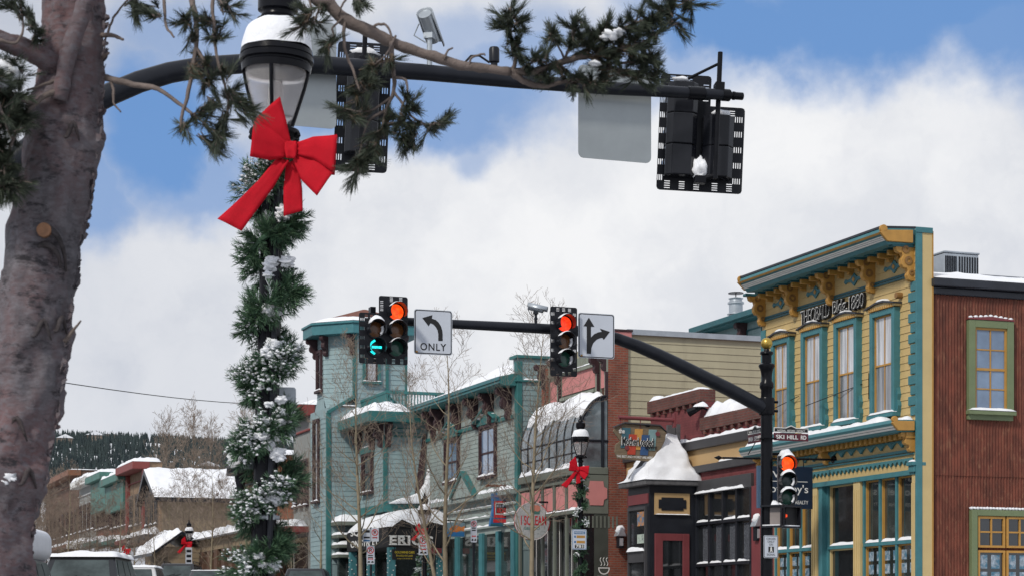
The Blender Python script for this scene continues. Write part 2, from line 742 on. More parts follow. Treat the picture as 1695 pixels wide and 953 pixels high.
def glass_mat(name, c, rough=0.04, spec=0.9, var=0.5, scale=1.3, metal=0.0, stretch=None):
    return mat(name, c, rough=rough, var=var, scale=scale, spec=spec, coat=0.6, metal=metal, stretch=stretch)


SNOW = mat('snow', (0.80, 0.82, 0.86), 0.75, 0.05, 3, bump=0.5, bscale=25, spec=0.25)
BLACKM = mat('black_painted_metal', (0.0075, 0.008, 0.0105), 0.24, 0.25, 6, bump=0.05, bscale=120, spec=0.14)
DARKM = mat('dark_grey_metal', (0.015, 0.017, 0.023), 0.36, 0.2, 4, spec=0.2)
YEL = mat('cream_yellow_paint', (0.525, 0.385, 0.172), 0.6, 0.07, 1.6, bump=0.12, bscale=50, c2=(0.455, 0.33, 0.15), c2amt=0.38, c2scale=1.8, stretch=(2.2, 2.2, .5))
YELT = mat('cream_trim_paint', (0.55, 0.42, 0.20), 0.55, 0.06, 2)
OCH = mat('ochre_trim_paint', (0.44, 0.235, 0.055), 0.5, 0.12, 5, bump=0.05)
OCHB = mat('ochre_dark_trim_paint', (0.24, 0.125, 0.04), 0.5, 0.2, 9)
TEAL = mat('teal_trim_paint', (0.050, 0.175, 0.200), 0.5, 0.14, 4, bump=0.06, bscale=40)
TEALD = mat('dark_teal_trim_paint', (0.022, 0.105, 0.125), 0.5, 0.16, 4)
WHITEP = mat('white_paint', (0.70, 0.70, 0.68), 0.5, 0.06, 5)
SAGE = mat('pale_sage_siding', (0.245, 0.335, 0.35), 0.65, 0.10, 1.4, bump=0.12, bscale=40, c2=(0.222, 0.315, 0.325), c2amt=0.42, c2scale=1.6, stretch=(2.5, 2.5, .5))
SAGEW = mat('grey_sage_siding', (0.29, 0.34, 0.325), 0.65, 0.10, 1.4, bump=0.12, bscale=40, c2=(0.26, 0.305, 0.29), c2amt=0.42, c2scale=1.6, stretch=(2.5, 2.5, .5))
MINT = mat('mint_siding', (0.265, 0.365, 0.385), 0.65, 0.08, 1.4, bump=0.12, bscale=40, c2=(0.238, 0.33, 0.35), c2amt=0.40, c2scale=1.6, stretch=(2.5, 2.5, .5))
GTRIM = mat('teal_green_trim', (0.035, 0.150, 0.150), 0.55, 0.15, 3)
PLUM = mat('plum_brown_trim', (0.045, 0.022, 0.026), 0.6, 0.25, 5)
BEIGE = mat('beige_siding', (0.42, 0.39, 0.27), 0.65, 0.07, 1.4, bump=0.1, bscale=40, c2=(0.35, 0.32, 0.225), c2amt=0.38, c2scale=1.2, stretch=(1.5, 1.5, .4))
PINK = mat('salmon_pink_paint', (0.55, 0.22, 0.21), 0.55, 0.07, 2)
GREYG = mat('grey_green_trim', (0.135, 0.150, 0.125), 0.6, 0.1, 3)
DKGREEN = mat('dark_grey_green_trim', (0.055, 0.062, 0.052), 0.6, 0.15, 3)
BRICK = brick_mat('red_brick', (0.26, 0.065, 0.035), (0.17, 0.045, 0.028), (0.20, 0.12, 0.09))
BRICKP = brick_mat('painted_maroon_brick', (0.180, 0.042, 0.045), (0.155, 0.036, 0.040), (0.13, 0.033, 0.036), msize=0.006)
BRICKC = brick_mat('brown_corbel_brick', (0.145, 0.045, 0.035), (0.095, 0.035, 0.030), (0.11, 0.07, 0.06))
BRICKT = brick_mat('tan_brick', (0.34, 0.22, 0.13), (0.27, 0.17, 0.10), (0.22, 0.17, 0.12))
BRICKO = brick_mat('orange_brick', (0.36, 0.11, 0.05), (0.27, 0.085, 0.045), (0.22, 0.14, 0.10))
MAROON = mat('maroon_paint', (0.175, 0.040, 0.045), 0.55, 0.1, 3)
TANP = mat('tan_paint', (0.48, 0.32, 0.155), 0.6, 0.05, 2)
CHAR = mat('charcoal_paint', (0.050, 0.050, 0.055), 0.55, 0.15, 3)
NAVYB = mat('blue_black_paint', (0.014, 0.016, 0.022), 0.4, 0.2, 3)
RUST = mat('rusted_corrugated_metal', (0.128, 0.036, 0.021), 0.62, 0.45, 5, bump=0.3, bscale=30, c2=(0.19, 0.080, 0.046), c2amt=0.40, c2scale=13, spec=0.35, stretch=(1, 1, 0.35))
GUT = mat('dark_gutter', (0.022, 0.025, 0.034), 0.4, 0.2, 3)
OLIVE = mat('olive_green_trim', (0.16, 0.20, 0.105), 0.55, 0.08, 3)
GLS = glass_mat('dark_glass', (0.012, 0.014, 0.016))
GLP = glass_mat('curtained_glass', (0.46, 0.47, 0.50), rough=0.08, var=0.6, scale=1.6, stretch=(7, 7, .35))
GLD = glass_mat('grey_curtain_glass', (0.20, 0.21, 0.23), rough=0.06, var=0.8, scale=1.4, stretch=(7, 7, .35))  # darker grey curtain behind the lower sashes
GLB = glass_mat('sky_tinted_glass', (0.16, 0.23, 0.34), rough=0.05, var=0.35, scale=1.0)  # blue of the reflected sky painted into the base colour
GLG = glass_mat('greenhouse_glass', (0.13, 0.16, 0.175), rough=0.06, var=0.6, scale=1.4)
GLW = glass_mat('shop_window_glass', (0.030, 0.036, 0.034), rough=0.04, var=0.9, scale=1.1)
ASPH = mat('asphalt', (0.055, 0.055, 0.058), 0.85, 0.2, 0.8, bump=0.3, bscale=80, c2=(0.42, 0.43, 0.45), c2amt=0.40, c2scale=0.35)
CONC = mat('concrete', (0.30, 0.29, 0.28), 0.85, 0.12, 1.5, bump=0.2, bscale=50, c2=(0.62, 0.64, 0.68), c2amt=0.48, c2scale=0.5)
GROUND = mat('snowy_ground', (0.72, 0.74, 0.78), 0.85, 0.06, 0.4, bump=0.3, bscale=4, c2=(0.16, 0.14, 0.11), c2amt=0.32, c2scale=0.05)
WOODB = mat('weathered_wood', (0.17, 0.13, 0.085), 0.8, 0.3, 3, bump=0.3, bscale=30, stretch=(1, 1, 9))
WOODG = mat('grey_weathered_boards', (0.10, 0.10, 0.105), 0.8, 0.3, 6)
WOODR = mat('red_brown_wood', (0.15, 0.050, 0.030), 0.7, 0.25, 6)
ALU = mat('bare_aluminium', (0.34, 0.37, 0.38), 0.42, 0.10, 2.0, metal=0.55, spec=0.5)
GALV = mat('galvanised_steel', (0.42, 0.46, 0.50), 0.4, 0.15, 3, metal=0.5)
SIGNW = mat('white_sign_face', (0.55, 0.59, 0.66), 0.45, 0.04, 2)
SIGNK = mat('black_sign_paint', (0.012, 0.012, 0.013), 0.5, 0.1, 3)
REDP = mat('red_sign_paint', (0.50, 0.025, 0.030), 0.45, 0.06, 3)
BLUEP = mat('blue_sign_paint', (0.025, 0.130, 0.310), 0.45, 0.08, 3)
NAVY = mat('navy_sign_paint', (0.008, 0.018, 0.040), 0.35, 0.1, 3)
GOLD = mat('gold_ball', (0.50, 0.34, 0.07), 0.28, 0.15, 5, metal=0.7)
RED = mat('red_ribbon', (0.46, 0.007, 0.018), 0.7, 0.14, 7, bump=0.3, bscale=220, spec=0.12)
LENSR = mat('lit_red_lens', (0.3, 0.02, 0.01), 0.3, 0.1, 30, emit=(1.0, 0.030, 0.008), estr=1.5)
LENSO = mat('lit_orange_red_lens', (0.3, 0.03, 0.01), 0.3, 0.1, 14, emit=(1.0, 0.055, 0.006), estr=1.6)
LENSA = mat('unlit_amber_lens', (0.14, 0.055, 0.018), 0.25, 0.3, 30, spec=0.6)
LENSG = mat('unlit_green_lens', (0.020, 0.085, 0.060), 0.22, 0.2, 20, spec=0.6)
LENSK = mat('dark_arrow_lens', (0.012, 0.030, 0.032), 0.25, 0.2, 20, spec=0.6)
ARROWG = mat('lit_green_arrow', (0.02, 0.4, 0.4), 0.3, 0.0, 20, emit=(0.02, 0.80, 0.80), estr=1.5)
# ================================================================ the setting: ground, streets, hill
KL, KR = 3.8, 18.6           # kerb lines of the main street
X0, X1 = 22.0, 34.6          # the cross street


def sheet(name, mats, rects, dz, kind='structure', thick=0.0, step=12.0):
    mb = MB()
    for (t0, t1, s0, s1) in rects:
        nt_ = max(1, int((t1 - t0) / step))
        ns = max(1, int((s1 - s0) / step))
        if thick:
            vs, zs = [], []
            mb.extrude([V((t0, s0, G(t0, s0) + dz - thick)), V((t1, s0, G(t1, s0) + dz - thick)), V((t1, s1, G(t1, s1) + dz - thick)), V((t0, s1, G(t0, s1) + dz - thick))], (0, 0, thick))
        else:
            mb.grid(lambda u, v: V((t0 + (t1 - t0) * u, s0 + (s1 - s0) * v, G(t0 + (t1 - t0) * u, s0 + (s1 - s0) * v) + dz)), nt_, ns)
    o = mb.build(name, mats, bevel=0.02 if thick else 0.0)
    return tag(o, kind=kind)


mb = MB()
mb.grid(lambda u, v: (lambda t, s: V((t, s, G(t, s))))(-900 + 3600 * u, -80 + 3980 * v), 70, 160)
tag(mb.build('ground', GROUND, smooth=True), kind='structure')
sheet('road', ASPH, [(KL, KR, -60, 255)], 0.004)
sheet('cross_road', ASPH, [(KR + .002, 140, X0, X1), (-120, KL - .002, X0, X1)], 0.004)
sheet('pavement', CONC, [(-3.5, KL, -40, X0 - 1.5), (-3.5, KL, X1 + 1.5, 250), (KR, 24.6, X1 + 1.5, 250), (KR, 24.6, -40, X0 - 1.5)], 0.13, thick=0.3)
PAINT = mat('worn_road_paint', (0.55, 0.55, 0.52), 0.7, 0.1, 3, c2=(0.08, 0.08, 0.08), c2amt=0.35, c2scale=4)
YPAINT = mat('worn_yellow_road_paint', (0.50, 0.33, 0.04), 0.7, 0.1, 3, c2=(0.08, 0.08, 0.08), c2amt=0.35, c2scale=4)
sheet('centre_line', YPAINT, [(11.1, 11.22, X1 + 6, 240), (11.32, 11.44, X1 + 6, 240), (11.1, 11.22, -40, X0 - 6), (11.32, 11.44, -40, X0 - 6)], 0.008)
sheet('crosswalk_marking', PAINT, [(KL + .5 + i * 1.1, KL + 1.0 + i * 1.1, X1 + 1.5, X1 + 4.3) for i in range(13)] + [(KL + .5 + i * 1.1, KL + 1.0 + i * 1.1, X0 - 4.3, X0 - 1.5) for i in range(13)], 0.008)

# snow banks ploughed to the kerbs
mb = MB()
for (t0, s0, s1) in ((KR - .7, X1 + 5, 250), (KL + .1, X1 + 5, 250)):
    n = int((s1 - s0) / 12)
    for i in range(n):
        a, b = s0 + i * 12, s0 + i * 12 + 12
        mb.snow((t0, a, G(t0, a)), (t0, b, G(t0, b)), (t0 + .6, b, G(t0, b)), (t0 + .6, a, G(t0, a)), 0.22, 24, 4, i, 0.7)
tag(mb.build('snow_bank', SNOW, smooth=True), kind='stuff')

# ---------------------------------------------------------------- wooded hill
FOR1 = mat('hazy_spruce_foliage', (0.032, 0.048, 0.048), 0.9, 0.5, 0.03, c2=(0.018, 0.030, 0.034), c2amt=0.5, c2scale=0.02)  # bluish haze of the distance mixed into the foliage colours
rnd = random.Random(5)
mb = MB()


def cone_tree(mb, p, h, r, rnd, n=6):
    p = V(p)
    for k in range(4):
        z0 = h * (0.06 + 0.23 * k)
        z1 = h * (0.44 + 0.19 * k)
        rr = r * (1.0 - 0.22 * k) * rnd.uniform(.85, 1.15)
        q0 = rnd.uniform(0, 6)
        vs = [p + V((rr * rnd.uniform(.7, 1.2) * math.cos(q0 + 6.283 * i / n), rr * rnd.uniform(.7, 1.2) * math.sin(q0 + 6.283 * i / n), z0 - rnd.uniform(0, .05) * h)) for i in range(n)]
        vs.append(p + V((0, 0, z1)))
        mb.add(vs, [(i, (i + 1) % n, n) for i in range(n)])


for i in range(11500):
    s = 1450 + 1950 * rnd.random() ** 0.8
    lo, hi = T_(-40, s), T_(470, s)
    t = rnd.uniform(lo - 90, hi + 90)
    dn = noise.noise(V((t * 0.007, s * 0.0045, 0.7)))
    if dn < -0.46 and s < 3150:
        continue
    h = rnd.uniform(8, 15)
    if s > 3000 and rnd.random() < 0.06:
        h *= 1.5
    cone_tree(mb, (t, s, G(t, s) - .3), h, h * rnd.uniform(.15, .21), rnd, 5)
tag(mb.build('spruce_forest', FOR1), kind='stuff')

FARW = mat('far_house_wall', (0.20, 0.16, 0.13), 0.8, 0.15, 0.4)
for i, (x, s, w_, lab) in enumerate([(158, 2700, 24, 'snow roofed chalet among the spruces high on the wooded hill'), (108, 2600, 20, 'low snow roofed cabin among spruces, left end of the wooded hill'),
                                    (182, 2800, 18, 'small chalet with a white roof just right of the large hillside chalet'), (345, 2100, 22, 'snow covered cabin on the hill behind the tall bare trees')]):
    t = T_(x, s)
    z = G(t, s)
    o = thing('hillside_house', lab, 'house', (t, s, z), 'houses on the wooded hill')
    mb = MB()
    mb.box(t - w_ / 2, t + w_ / 2, s, s + 9, z - 8, z + 9)
    mb.build('wall', FARW, o)
    mb = MB()
    mb.extrude([V((t - w_ / 2 - 1, s - 1, z + 9)), V((t + w_ / 2 + 1, s - 1, z + 9)), V((t, s - 1, z + 14))], (0, 11, 0))
    mb.build('roof', SNOW, o)
# ================================================================ buildings
def window(parent, fr, a0, a1, b0, b1, cw=0.12, casing=TEAL, sash=OCH, pane=GLS, nx=2, ny=2, depth=0.09, sill=True, snow=0.05, cc=0.0, sw=0.05, head=None, rail=0.5, proud=0.0, seed=0, lowpane=None, name='window'):
    """a framed window: casing, sash with its bars, panes, sill snow"""
    mb = MB()
    d = depth
    mb.fbox(fr, a0, a0 + cw, b0, b1, cc - .05, cc + d)
    mb.fbox(fr, a1 - cw, a1, b0, b1, cc - .05, cc + d)
    mb.fbox(fr, a0 + cw, a1 - cw, b1 - cw, b1, cc - .05, cc + d)
    if sill:
        mb.fbox(fr, a0 - .03, a1 + .03, b0 - .09, b0 - .002, cc - .05, cc + d + .06)
    else:
        mb.fbox(fr, a0 + cw, a1 - cw, b0, b0 + cw * .8, cc - .05, cc + d)
    w_ = mb.build(name, casing, parent, bevel=0.008)
    ia0, ia1, ib0, ib1 = a0 + cw, a1 - cw, b0 + (0 if sill else cw * .8), b1 - cw
    mb = MB()
    e = cc + d * .55
    mb.fbox(fr, ia0, ia0 + sw, ib0, ib1, cc - .03, e)
    mb.fbox(fr, ia1 - sw, ia1, ib0, ib1, cc - .03, e)
    mb.fbox(fr, ia0 + sw, ia1 - sw, ib1 - sw, ib1, cc - .03, e)
    mb.fbox(fr, ia0 + sw, ia1 - sw, ib0, ib0 + sw, cc - .03, e)
    bm_ = ib0 + (ib1 - ib0) * rail
    mb.fbox(fr, ia0 + sw, ia1 - sw, bm_ - sw * .55, bm_ + sw * .55, cc - .03, e - .006)
    for i in range(1, nx):
        a = ia0 + (ia1 - ia0) * i / nx
        mb.fbox(fr, a - sw * .3, a + sw * .3, ib0 + sw, bm_ - sw * .55, cc - .03, e - .012)
        mb.fbox(fr, a - sw * .3, a + sw * .3, bm_ + sw * .55, ib1 - sw, cc - .03, e - .012)
    if ny > 2:
        for (p, q) in ((ib0 + sw, bm_), (bm_, ib1 - sw)):
            for i in range(1, ny // 2):
                b = p + (q - p) * i / (ny // 2)
                mb.fbox(fr, ia0 + sw, ia1 - sw, b - sw * .3, b + sw * .3, cc - .03, e - .016)
    mb.build('sash', sash, w_)
    mb = MB()
    pc_ = e - .030
    mb.fbox(fr, ia0 + .01, ia1 - .01, bm_, ib1 - .01, cc - .02, pc_ + .002)
    if not lowpane:
        mb.fbox(fr, ia0 + .01, ia1 - .01, ib0 + .01, bm_ - .001, cc - .02, pc_)
    mb.build('pane', pane, w_)
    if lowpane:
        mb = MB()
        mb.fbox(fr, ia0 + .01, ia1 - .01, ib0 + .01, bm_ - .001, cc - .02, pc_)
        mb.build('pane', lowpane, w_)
    if snow:
        mb = MB()
        lo, hi = a0 - .02, a1 + .02
        mb.snow(fr.P(lo, b0, cc + .012), fr.P(hi, b0, cc + .012), fr.P(hi, b0, cc + d + .07), fr.P(lo, b0, cc + d + .07), snow, 12, 4, seed + a0, 0.7)
        mb.build('sill_snow', SNOW, w_, smooth=True)
    return w_


def prof(mb, fr, pts, a0, a1, mi=0):
    """extrude a (c, b) profile along the wall"""
    mb.extrude([fr.P(a0, b, c) for c, b in pts], fr.r * (a1 - a0), mi)


def scallop(mb, fr, a0, a1, btop, bmid, drop, n, c0, c1, round_=True):
    w_ = (a1 - a0) / n
    pts = [(a0, btop)]
    for i in range(n):
        for k in range(6):
            q = k / 6
            dz = abs(math.sin(math.pi * q)) if round_ else (1 - abs(2 * q - 1))
            pts.append((a0 + (i + q) * w_, bmid - drop * (1 - dz)))
    pts.append((a1, bmid - drop))
    pts.append((a1, btop))
    # ruled strip so that the concave outline stays clean
    for i in range(1, len(pts) - 2):
        (x, y), (x2, y2) = pts[i], pts[i + 1]
        vs = [fr.P(x, y, c0), fr.P(x2, y2, c0), fr.P(x2, btop, c0), fr.P(x, btop, c0), fr.P(x, y, c1), fr.P(x2, y2, c1), fr.P(x2, btop, c1), fr.P(x, btop, c1)]
        mb.add(vs, [(4, 5, 6, 7), (0, 1, 5, 4), (2, 3, 7, 6)])


SCROLL = [(0, 0), (.55, 0), (.59, -.08), (.56, -.17), (.47, -.21), (.40, -.20), (.37, -.27), (.42, -.36), (.41, -.46), (.34, -.53), (.25, -.54), (.21, -.60), (.24, -.70), (.20, -.79), (.12, -.82), (0, -.82)]


# ---------------------------------------------------------------- 1. the yellow false-fronted building
TF = 24.0
sL, sN = S_(1262, TF), S_(1518, TF)
fr = street_face(TF, sL)
W = sL - sN
bx = lambda x, y, c=0.0: fr.at(x, y, c)
zg = G(TF, sN) - .3
o = thing('false_front_building', 'ornate yellow false-fronted two storey building with teal trim and 1880 lettering', 'building', (TF, (sL + sN) / 2, zg))
endf = cross_face(sN, 0.0)
zTop = endf.at(1517, 378)[1]
zS = endf.at(1517, 404)[1]
zC2 = bx(1509, 712)[1]
mb = MB()
mb.fbox(fr, 0, W, zg, bx(1510, 777)[1], -.40, -.33)
mb.fbox(fr, 0, W, bx(1510, 777)[1], zTop - .02, -.35, -.002)
mb.siding(fr, .02, W - .02, zC2 + .2, zS + .1, 0.168, 0.016)
mb.build('wall', YEL, o)
# corner post seen from the side street: teal edge and cream return
mb = MB()
mb.fbox(fr, W, W + .06, zg, zTop, -.10, .05)
mb.fbox(fr, W + .061, W + .075, zTop - .10, zTop + .02, -.36, .07)
mb.build('corner_board', TEAL, o, bevel=.006)
mb = MB()
mb.fbox(fr, W - .10, W + .045, zg, zTop - .05, -.36, -.101)
mb.build('return_wall', YELT, o, bevel=.006)
mb = MB()
mb.fbox(fr, W - .02, W + .055, zg, zTop - .05, -.385, -.362)
mb.build('edge_trim', OCH, o)
# quoins
mb = MB()
zq0, zq1 = bx(1505, 690)[1], bx(1505, 468)[1]
n = 13
for i in range(n):
    wq = .30 if i % 2 else .21
    mb.fbox(fr, W - wq, W - .003, zq0 + (zq1 - zq0) * i / n + .02, zq0 + (zq1 - zq0) * (i + 1) / n - .01, 0, .05)
for i in range(3):
    wq = .22
    mb.fbox(fr, .0, wq, zq1 - .1 - .28 * i - .25, zq1 - .1 - .28 * i, 0, .05)
mb.fbox(fr, .0, .10, zq0, zq1 - .9, 0, .045)
mb.build('quoins', TEAL, o, bevel=.01)
# main cornice
pt = [endf.at(x, y) for x, y in ((1517, 378), (1461, 377), (1458, 384), (1472, 404), (1517, 404))]
pc = [(TF - t, b) for t, b in pt]
aX = fr.at(1224, 463, pc[1][0])[0]
mb = MB()
prof(mb, fr, pc, aX + .08, W - .05)
C = mb.build('cornice', TEAL, o, bevel=.012)
cO, bO = pc[2]
cI, bI = pc[3]


def on_face(q, out=0.0):
    return (cO + (cI - cO) * q + out, bO + (bI - bO) * q)


def face_strip(mb, q0, q1, out, a0, a1):
    p0, p1 = on_face(q0), on_face(q1)
    prof(mb, fr, [p0, p1, (p1[0] + out, p1[1] + .0), (p0[0] + out, p0[1])], a0, a1)


mb = MB()
face_strip(mb, .02, .16, .03, aX + .1, W - .06)
mb.build('ochre_moulding', OCH, C)
mb = MB()
for k in range(3):
    face_strip(mb, .34 + k * .13, .42 + k * .13, .035, aX + .1, W - .06)
mb.build('gutter', WHITEP, C)
mb = MB()
prof(mb, fr, [(pc[1][0] - .05, pc[1][1] + .002), (pc[1][0] + .02, pc[1][1] + .002), (pc[1][0] + .02, pc[1][1] + .05), (0, pc[0][1] + .05), (0, pc[0][1] + .002)], aX + .06, W - .05)
mb.build('cap_flashing', GUT, C)
# end blocks of the cornice
for (aa, ab, nm) in ((W - .049, W + .03, 'end_block'), (aX, aX + .079, 'end_block')):
    mb = MB()
    k = .90
    prof(mb, fr, [(pc[0][0] + .10, pc[0][1] - .05), (pc[1][0] - .02, pc[1][1] - .05), (cO + .035, bO), (cI + .05, bI + .06), (pc[4][0] + .10, bI + .06)], aa, ab)
    mb.tube([fr.P(aa, pc[1][1] - .02, pc[1][0] - .02), fr.P(ab, pc[1][1] - .02, pc[1][0] - .02)], .09, 14)
    mb.build(nm, OCH, C, bevel=.008)
# scroll brackets, modillions
bxs = [1266, 1319.5, 1380, 1447, 1512]
bas = [bx(x, 470)[0] for x in bxs]
for i, a in enumerate(bas):
    mb = MB()
    a = min(a, W - .10)
    mb.extrude([fr.P(a - .068, zS + b * .98, c * .82) for c, b in SCROLL], fr.r * .136)
    b_ = mb.build('bracket', OCH, o, bevel=.014)
    mb = MB()
    for (cc_, bb_, r_) in ((.24, -.12, .085), (.17, -.36, .095), (.09, -.62, .06)):
        mb.ring(Fr(fr.P(a + .069, 0, 0), (-fr.n.x, -fr.n.y, 0)), -cc_, zS + bb_, r_ * .45, r_, -.004, .018, 14)
    mb.build('scrolls', OCHB, b_)
    mb = MB()
    mb.fbox(fr, a - .085, a + .085, zS - .07, zS - .002, .02, .58)
    mb.build('bracket_cap', TEALD, b_, bevel=.01)
mbm, mbt = MB(), MB()
for i in range(4):
    for k in range(1, 4):
        a = bas[i] + (bas[i + 1] - bas[i]) * k / 4
        mbm.fbox(fr, a - .048, a + .048, zS - .17, zS - .056, .0, .40)
        mbm.fbox(fr, a - .048, a + .048, zS - .24, zS - .171, .0, .16)
        mbt.fbox(fr, a - .085, a + .085, zS - .055, zS - .003, 0, .46)
mbm.build('modillions', OCH, o, bevel=.01)
mbt.build('modillion_caps', TEALD, o)
mb = MB()
STAR = [(-.46, 0), (-.40, .06), (-.30, .025), (-.14, .045), (0, .15), (.14, .045), (.30, .025), (.40, .06), (.46, 0), (.40, -.06), (.30, -.025), (.14, -.045), (0, -.15), (-.14, -.045), (-.30, -.025), (-.40, -.06)]
mb2 = MB()
bd = (bx(1412, 464)[1] + bx(1348, 484)[1]) / 2
for i in range(4):
    a = (bas[i] + bas[i + 1]) / 2 + .08
    k = min(1.0, (bas[i + 1] - bas[i]) / 1.75)
    mb.fpoly(fr, [(a + p * k, bd + q) for p, q in STAR], .012, .045)
    mb2.fpoly(fr, [(a - .07, bd), (a, bd - .06), (a + .07, bd), (a, bd + .06)], .045, .06)
mb.build('frieze_ornaments', TEAL, o)
mb2.build('frieze_diamonds', OCH, o)
mb = MB()
bl = bx(1505, 452)[1]
mb.fbox(fr, .05, W - .1, bl - .035, bl + .01, 0, .04)
mb.fbox(fr, .05, W - .1, bl - .10, bl - .055, 0, .055)
mb.build('frieze_moulding', TEALD, o)
# raised lettering
b0, a0, a1 = bx(1332, 538)[1], bx(1330, 528)[0], bx(1435, 500)[0]
for wd, xa, xb, dy in (('THEOBALD', 1330.5, 1378, 0), ('Bldg.', 1384, 1407, -.05), ('1880', 1411, 1434.5, 0)):
    p, q = bx(xa, 520)[0], bx(xb, 505)[0]
    hh = .335 - dy
    text(o, 'lettering_backing', wd, fr, p - .02, b0 - .01 + dy, .02, q - p + .05, hh + .03, SIGNK, .05, bold=.03)
    text(o, 'lettering', wd, fr, p - .02, b0 + .01 + dy, .073, q - p + .02, hh, WHITEP, .015, bold=-.002)
    text(o, 'lettering', wd, fr, p + .02, b0 - .003 + dy, .090, q - p, hh - .015, SIGNK, .01, bold=-.012)
# upper windows
bt, bs = bx(1449, 519)[1], bx(1449, 689)[1]
for i, (xl, xr) in enumerate(((1285, 1316), (1335, 1370.5), (1389.5, 1427.5), (1449.5, 1490.5))):
    aL, aR = bx(xl, 600)[0], bx(xr, 600)[0]
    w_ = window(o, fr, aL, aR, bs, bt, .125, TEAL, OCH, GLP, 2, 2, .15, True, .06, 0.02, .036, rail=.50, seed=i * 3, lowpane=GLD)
    mb = MB()
    m_ = (aL + aR) / 2
    mb.fpoly(fr, [(aL - .07, bt + .02), (aR + .07, bt + .02), (aR + .07, bt + .06), (m_ + .18, bt + .14), (m_ - .18, bt + .14), (aL - .07, bt + .06)], 0, .20)
    mb.build('hood', YELT, w_)
    mb = MB()
    for k in range(11):
        a = aL + (aR - aL) * (k + .5) / 11
        mb.fbox(fr, a - .022, a + .022, bt + .004, bt + .075, .15, .215)
    mb.build('dentils', OCH, w_)
    mb = MB()
    mb.fpoly(fr, [(aL - .10, bt + .06), (aL - .10, bt + .095), (m_ - .19, bt + .18), (m_ + .19, bt + .18), (aR + .10, bt + .095), (aR + .10, bt + .06), (m_ + .18, bt + .142), (m_ - .18, bt + .142)], 0, .25)
    mb.build('hood_cap', GUT, w_)
    mb = MB()
    mb.snow(fr.P(m_ - .18, bt + .18, .02), fr.P(m_ + .18, bt + .18, .02), fr.P(m_ + .18, bt + .18, .25), fr.P(m_ - .18, bt + .18, .25), .05, 8, 4, i)
    mb.build('hood_snow', SNOW, w_, smooth=True)
    for (aa, sg) in ((aL, -1), (aR, 1)):     # flared feet of the casing
        mb = MB()
        pts = [(aa, bs + .55), (aa + sg * .05, bs + .40), (aa + sg * .02, bs + .27), (aa + sg * .07, bs + .14), (aa + sg * .03, bs + .0), (aa, bs)]
        mb.fpoly(fr, pts, 0, .10)
        mb.build('casing_foot', TEAL, w_)
# lower cornice over the shop front
pt2 = [endf.at(x, y) for x, y in ((1517, 694), (1481, 693), (1478, 699), (1489, 714), (1517, 714))]
p2 = [(TF - t, b) for t, b in pt2]
mb = MB()
prof(mb, fr, p2, -.15, W - .05)
C2 = mb.build('shop_cornice', TEAL, o, bevel=.01)
pc, (cO, bO), (cI, bI) = p2, p2[2], p2[3]
mb = MB()
for k in range(2):
    face_strip(mb, .30 + k * .24, .48 + k * .24, .03, -.15, W - .06)
mb.build('gutter', WHITEP, C2)
mb = MB()
prof(mb, fr, [(p2[0][0] + .06, p2[0][1] - .03), (p2[1][0], p2[1][1] - .03), (p2[2][0] + .03, p2[2][1]), (p2[3][0] + .04, p2[3][1] + .03), (p2[4][0] + .06, p2[4][1] + .03)], W - .049, W + .03)
mb.tube([fr.P(W - .049, p2[1][1], p2[1][0]), fr.P(W + .03, p2[1][1], p2[1][0])], .07, 14)
mb.build('end_block', OCH, C2, bevel=.008)
mb = MB()
mb.snow(fr.P(-.1, p2[1][1] + .004, .05), fr.P(W - .75, p2[1][1] + .004, .05), fr.P(W - .75, p2[1][1] + .004, .50), fr.P(-.1, p2[1][1] + .004, .50), .10, 60, 5, 4, .8)
mb.snow(fr.P(W - .5, p2[1][1] + .004, .03), fr.P(W - .06, p2[1][1] + .004, .03), fr.P(W - .06, p2[1][1] + .004, .3), fr.P(W - .5, p2[1][1] + .004, .3), .09, 10, 5, 9, .8)
mb.build('cornice_snow', SNOW, C2, smooth=True)
zl = p2[4][1]
mb = MB()
n = 34
for i in range(n):
    a = (i + .5) * W / n
    mb.fbox(fr, a - .055, a + .055, zl - .13, zl - .004, 0, .24)
mb.build('dentils', OCH, o, bevel=.006)
mb = MB()
scallop(mb, fr, .05, W - .12, zl - .14, zl - .17, .13, 16, .005, .06)
mb.build('scalloped_board', TEAL, o)
for xx in (1268, 1372, 1512):
    a = min(bx(xx, 740)[0], W - .09)
    mb = MB()
    mb.extrude([fr.P(a - .07, zl - .004 + b * .52, c * .62) for c, b in SCROLL], fr.r * .14)
    mb.build('bracket', OCH, o, bevel=.01)
zA, zB = bx(1509, 745)[1], bx(1509, 757)[1]
mb = MB()
mb.fbox(fr, .03, W - .1, zA - .03, zA + .03, 0, .05)
mb.fbox(fr, .03, W - .1, zA - .09, zA - .05, 0, .035)
scallop(mb, fr, .05, W - .1, zB, zB - .05, .10, 38, .005, .05)
mb.fbox(fr, .0, W - .02, bx(1509, 785)[1], bx(1509, 777)[1], -.33, .06)
mb.build('fascia_trim', TEAL, o)
# shop front
zt = bx(1509, 785)[1]
zr = bx(1500, 895)[1]
zb = G(TF, sN) + .25


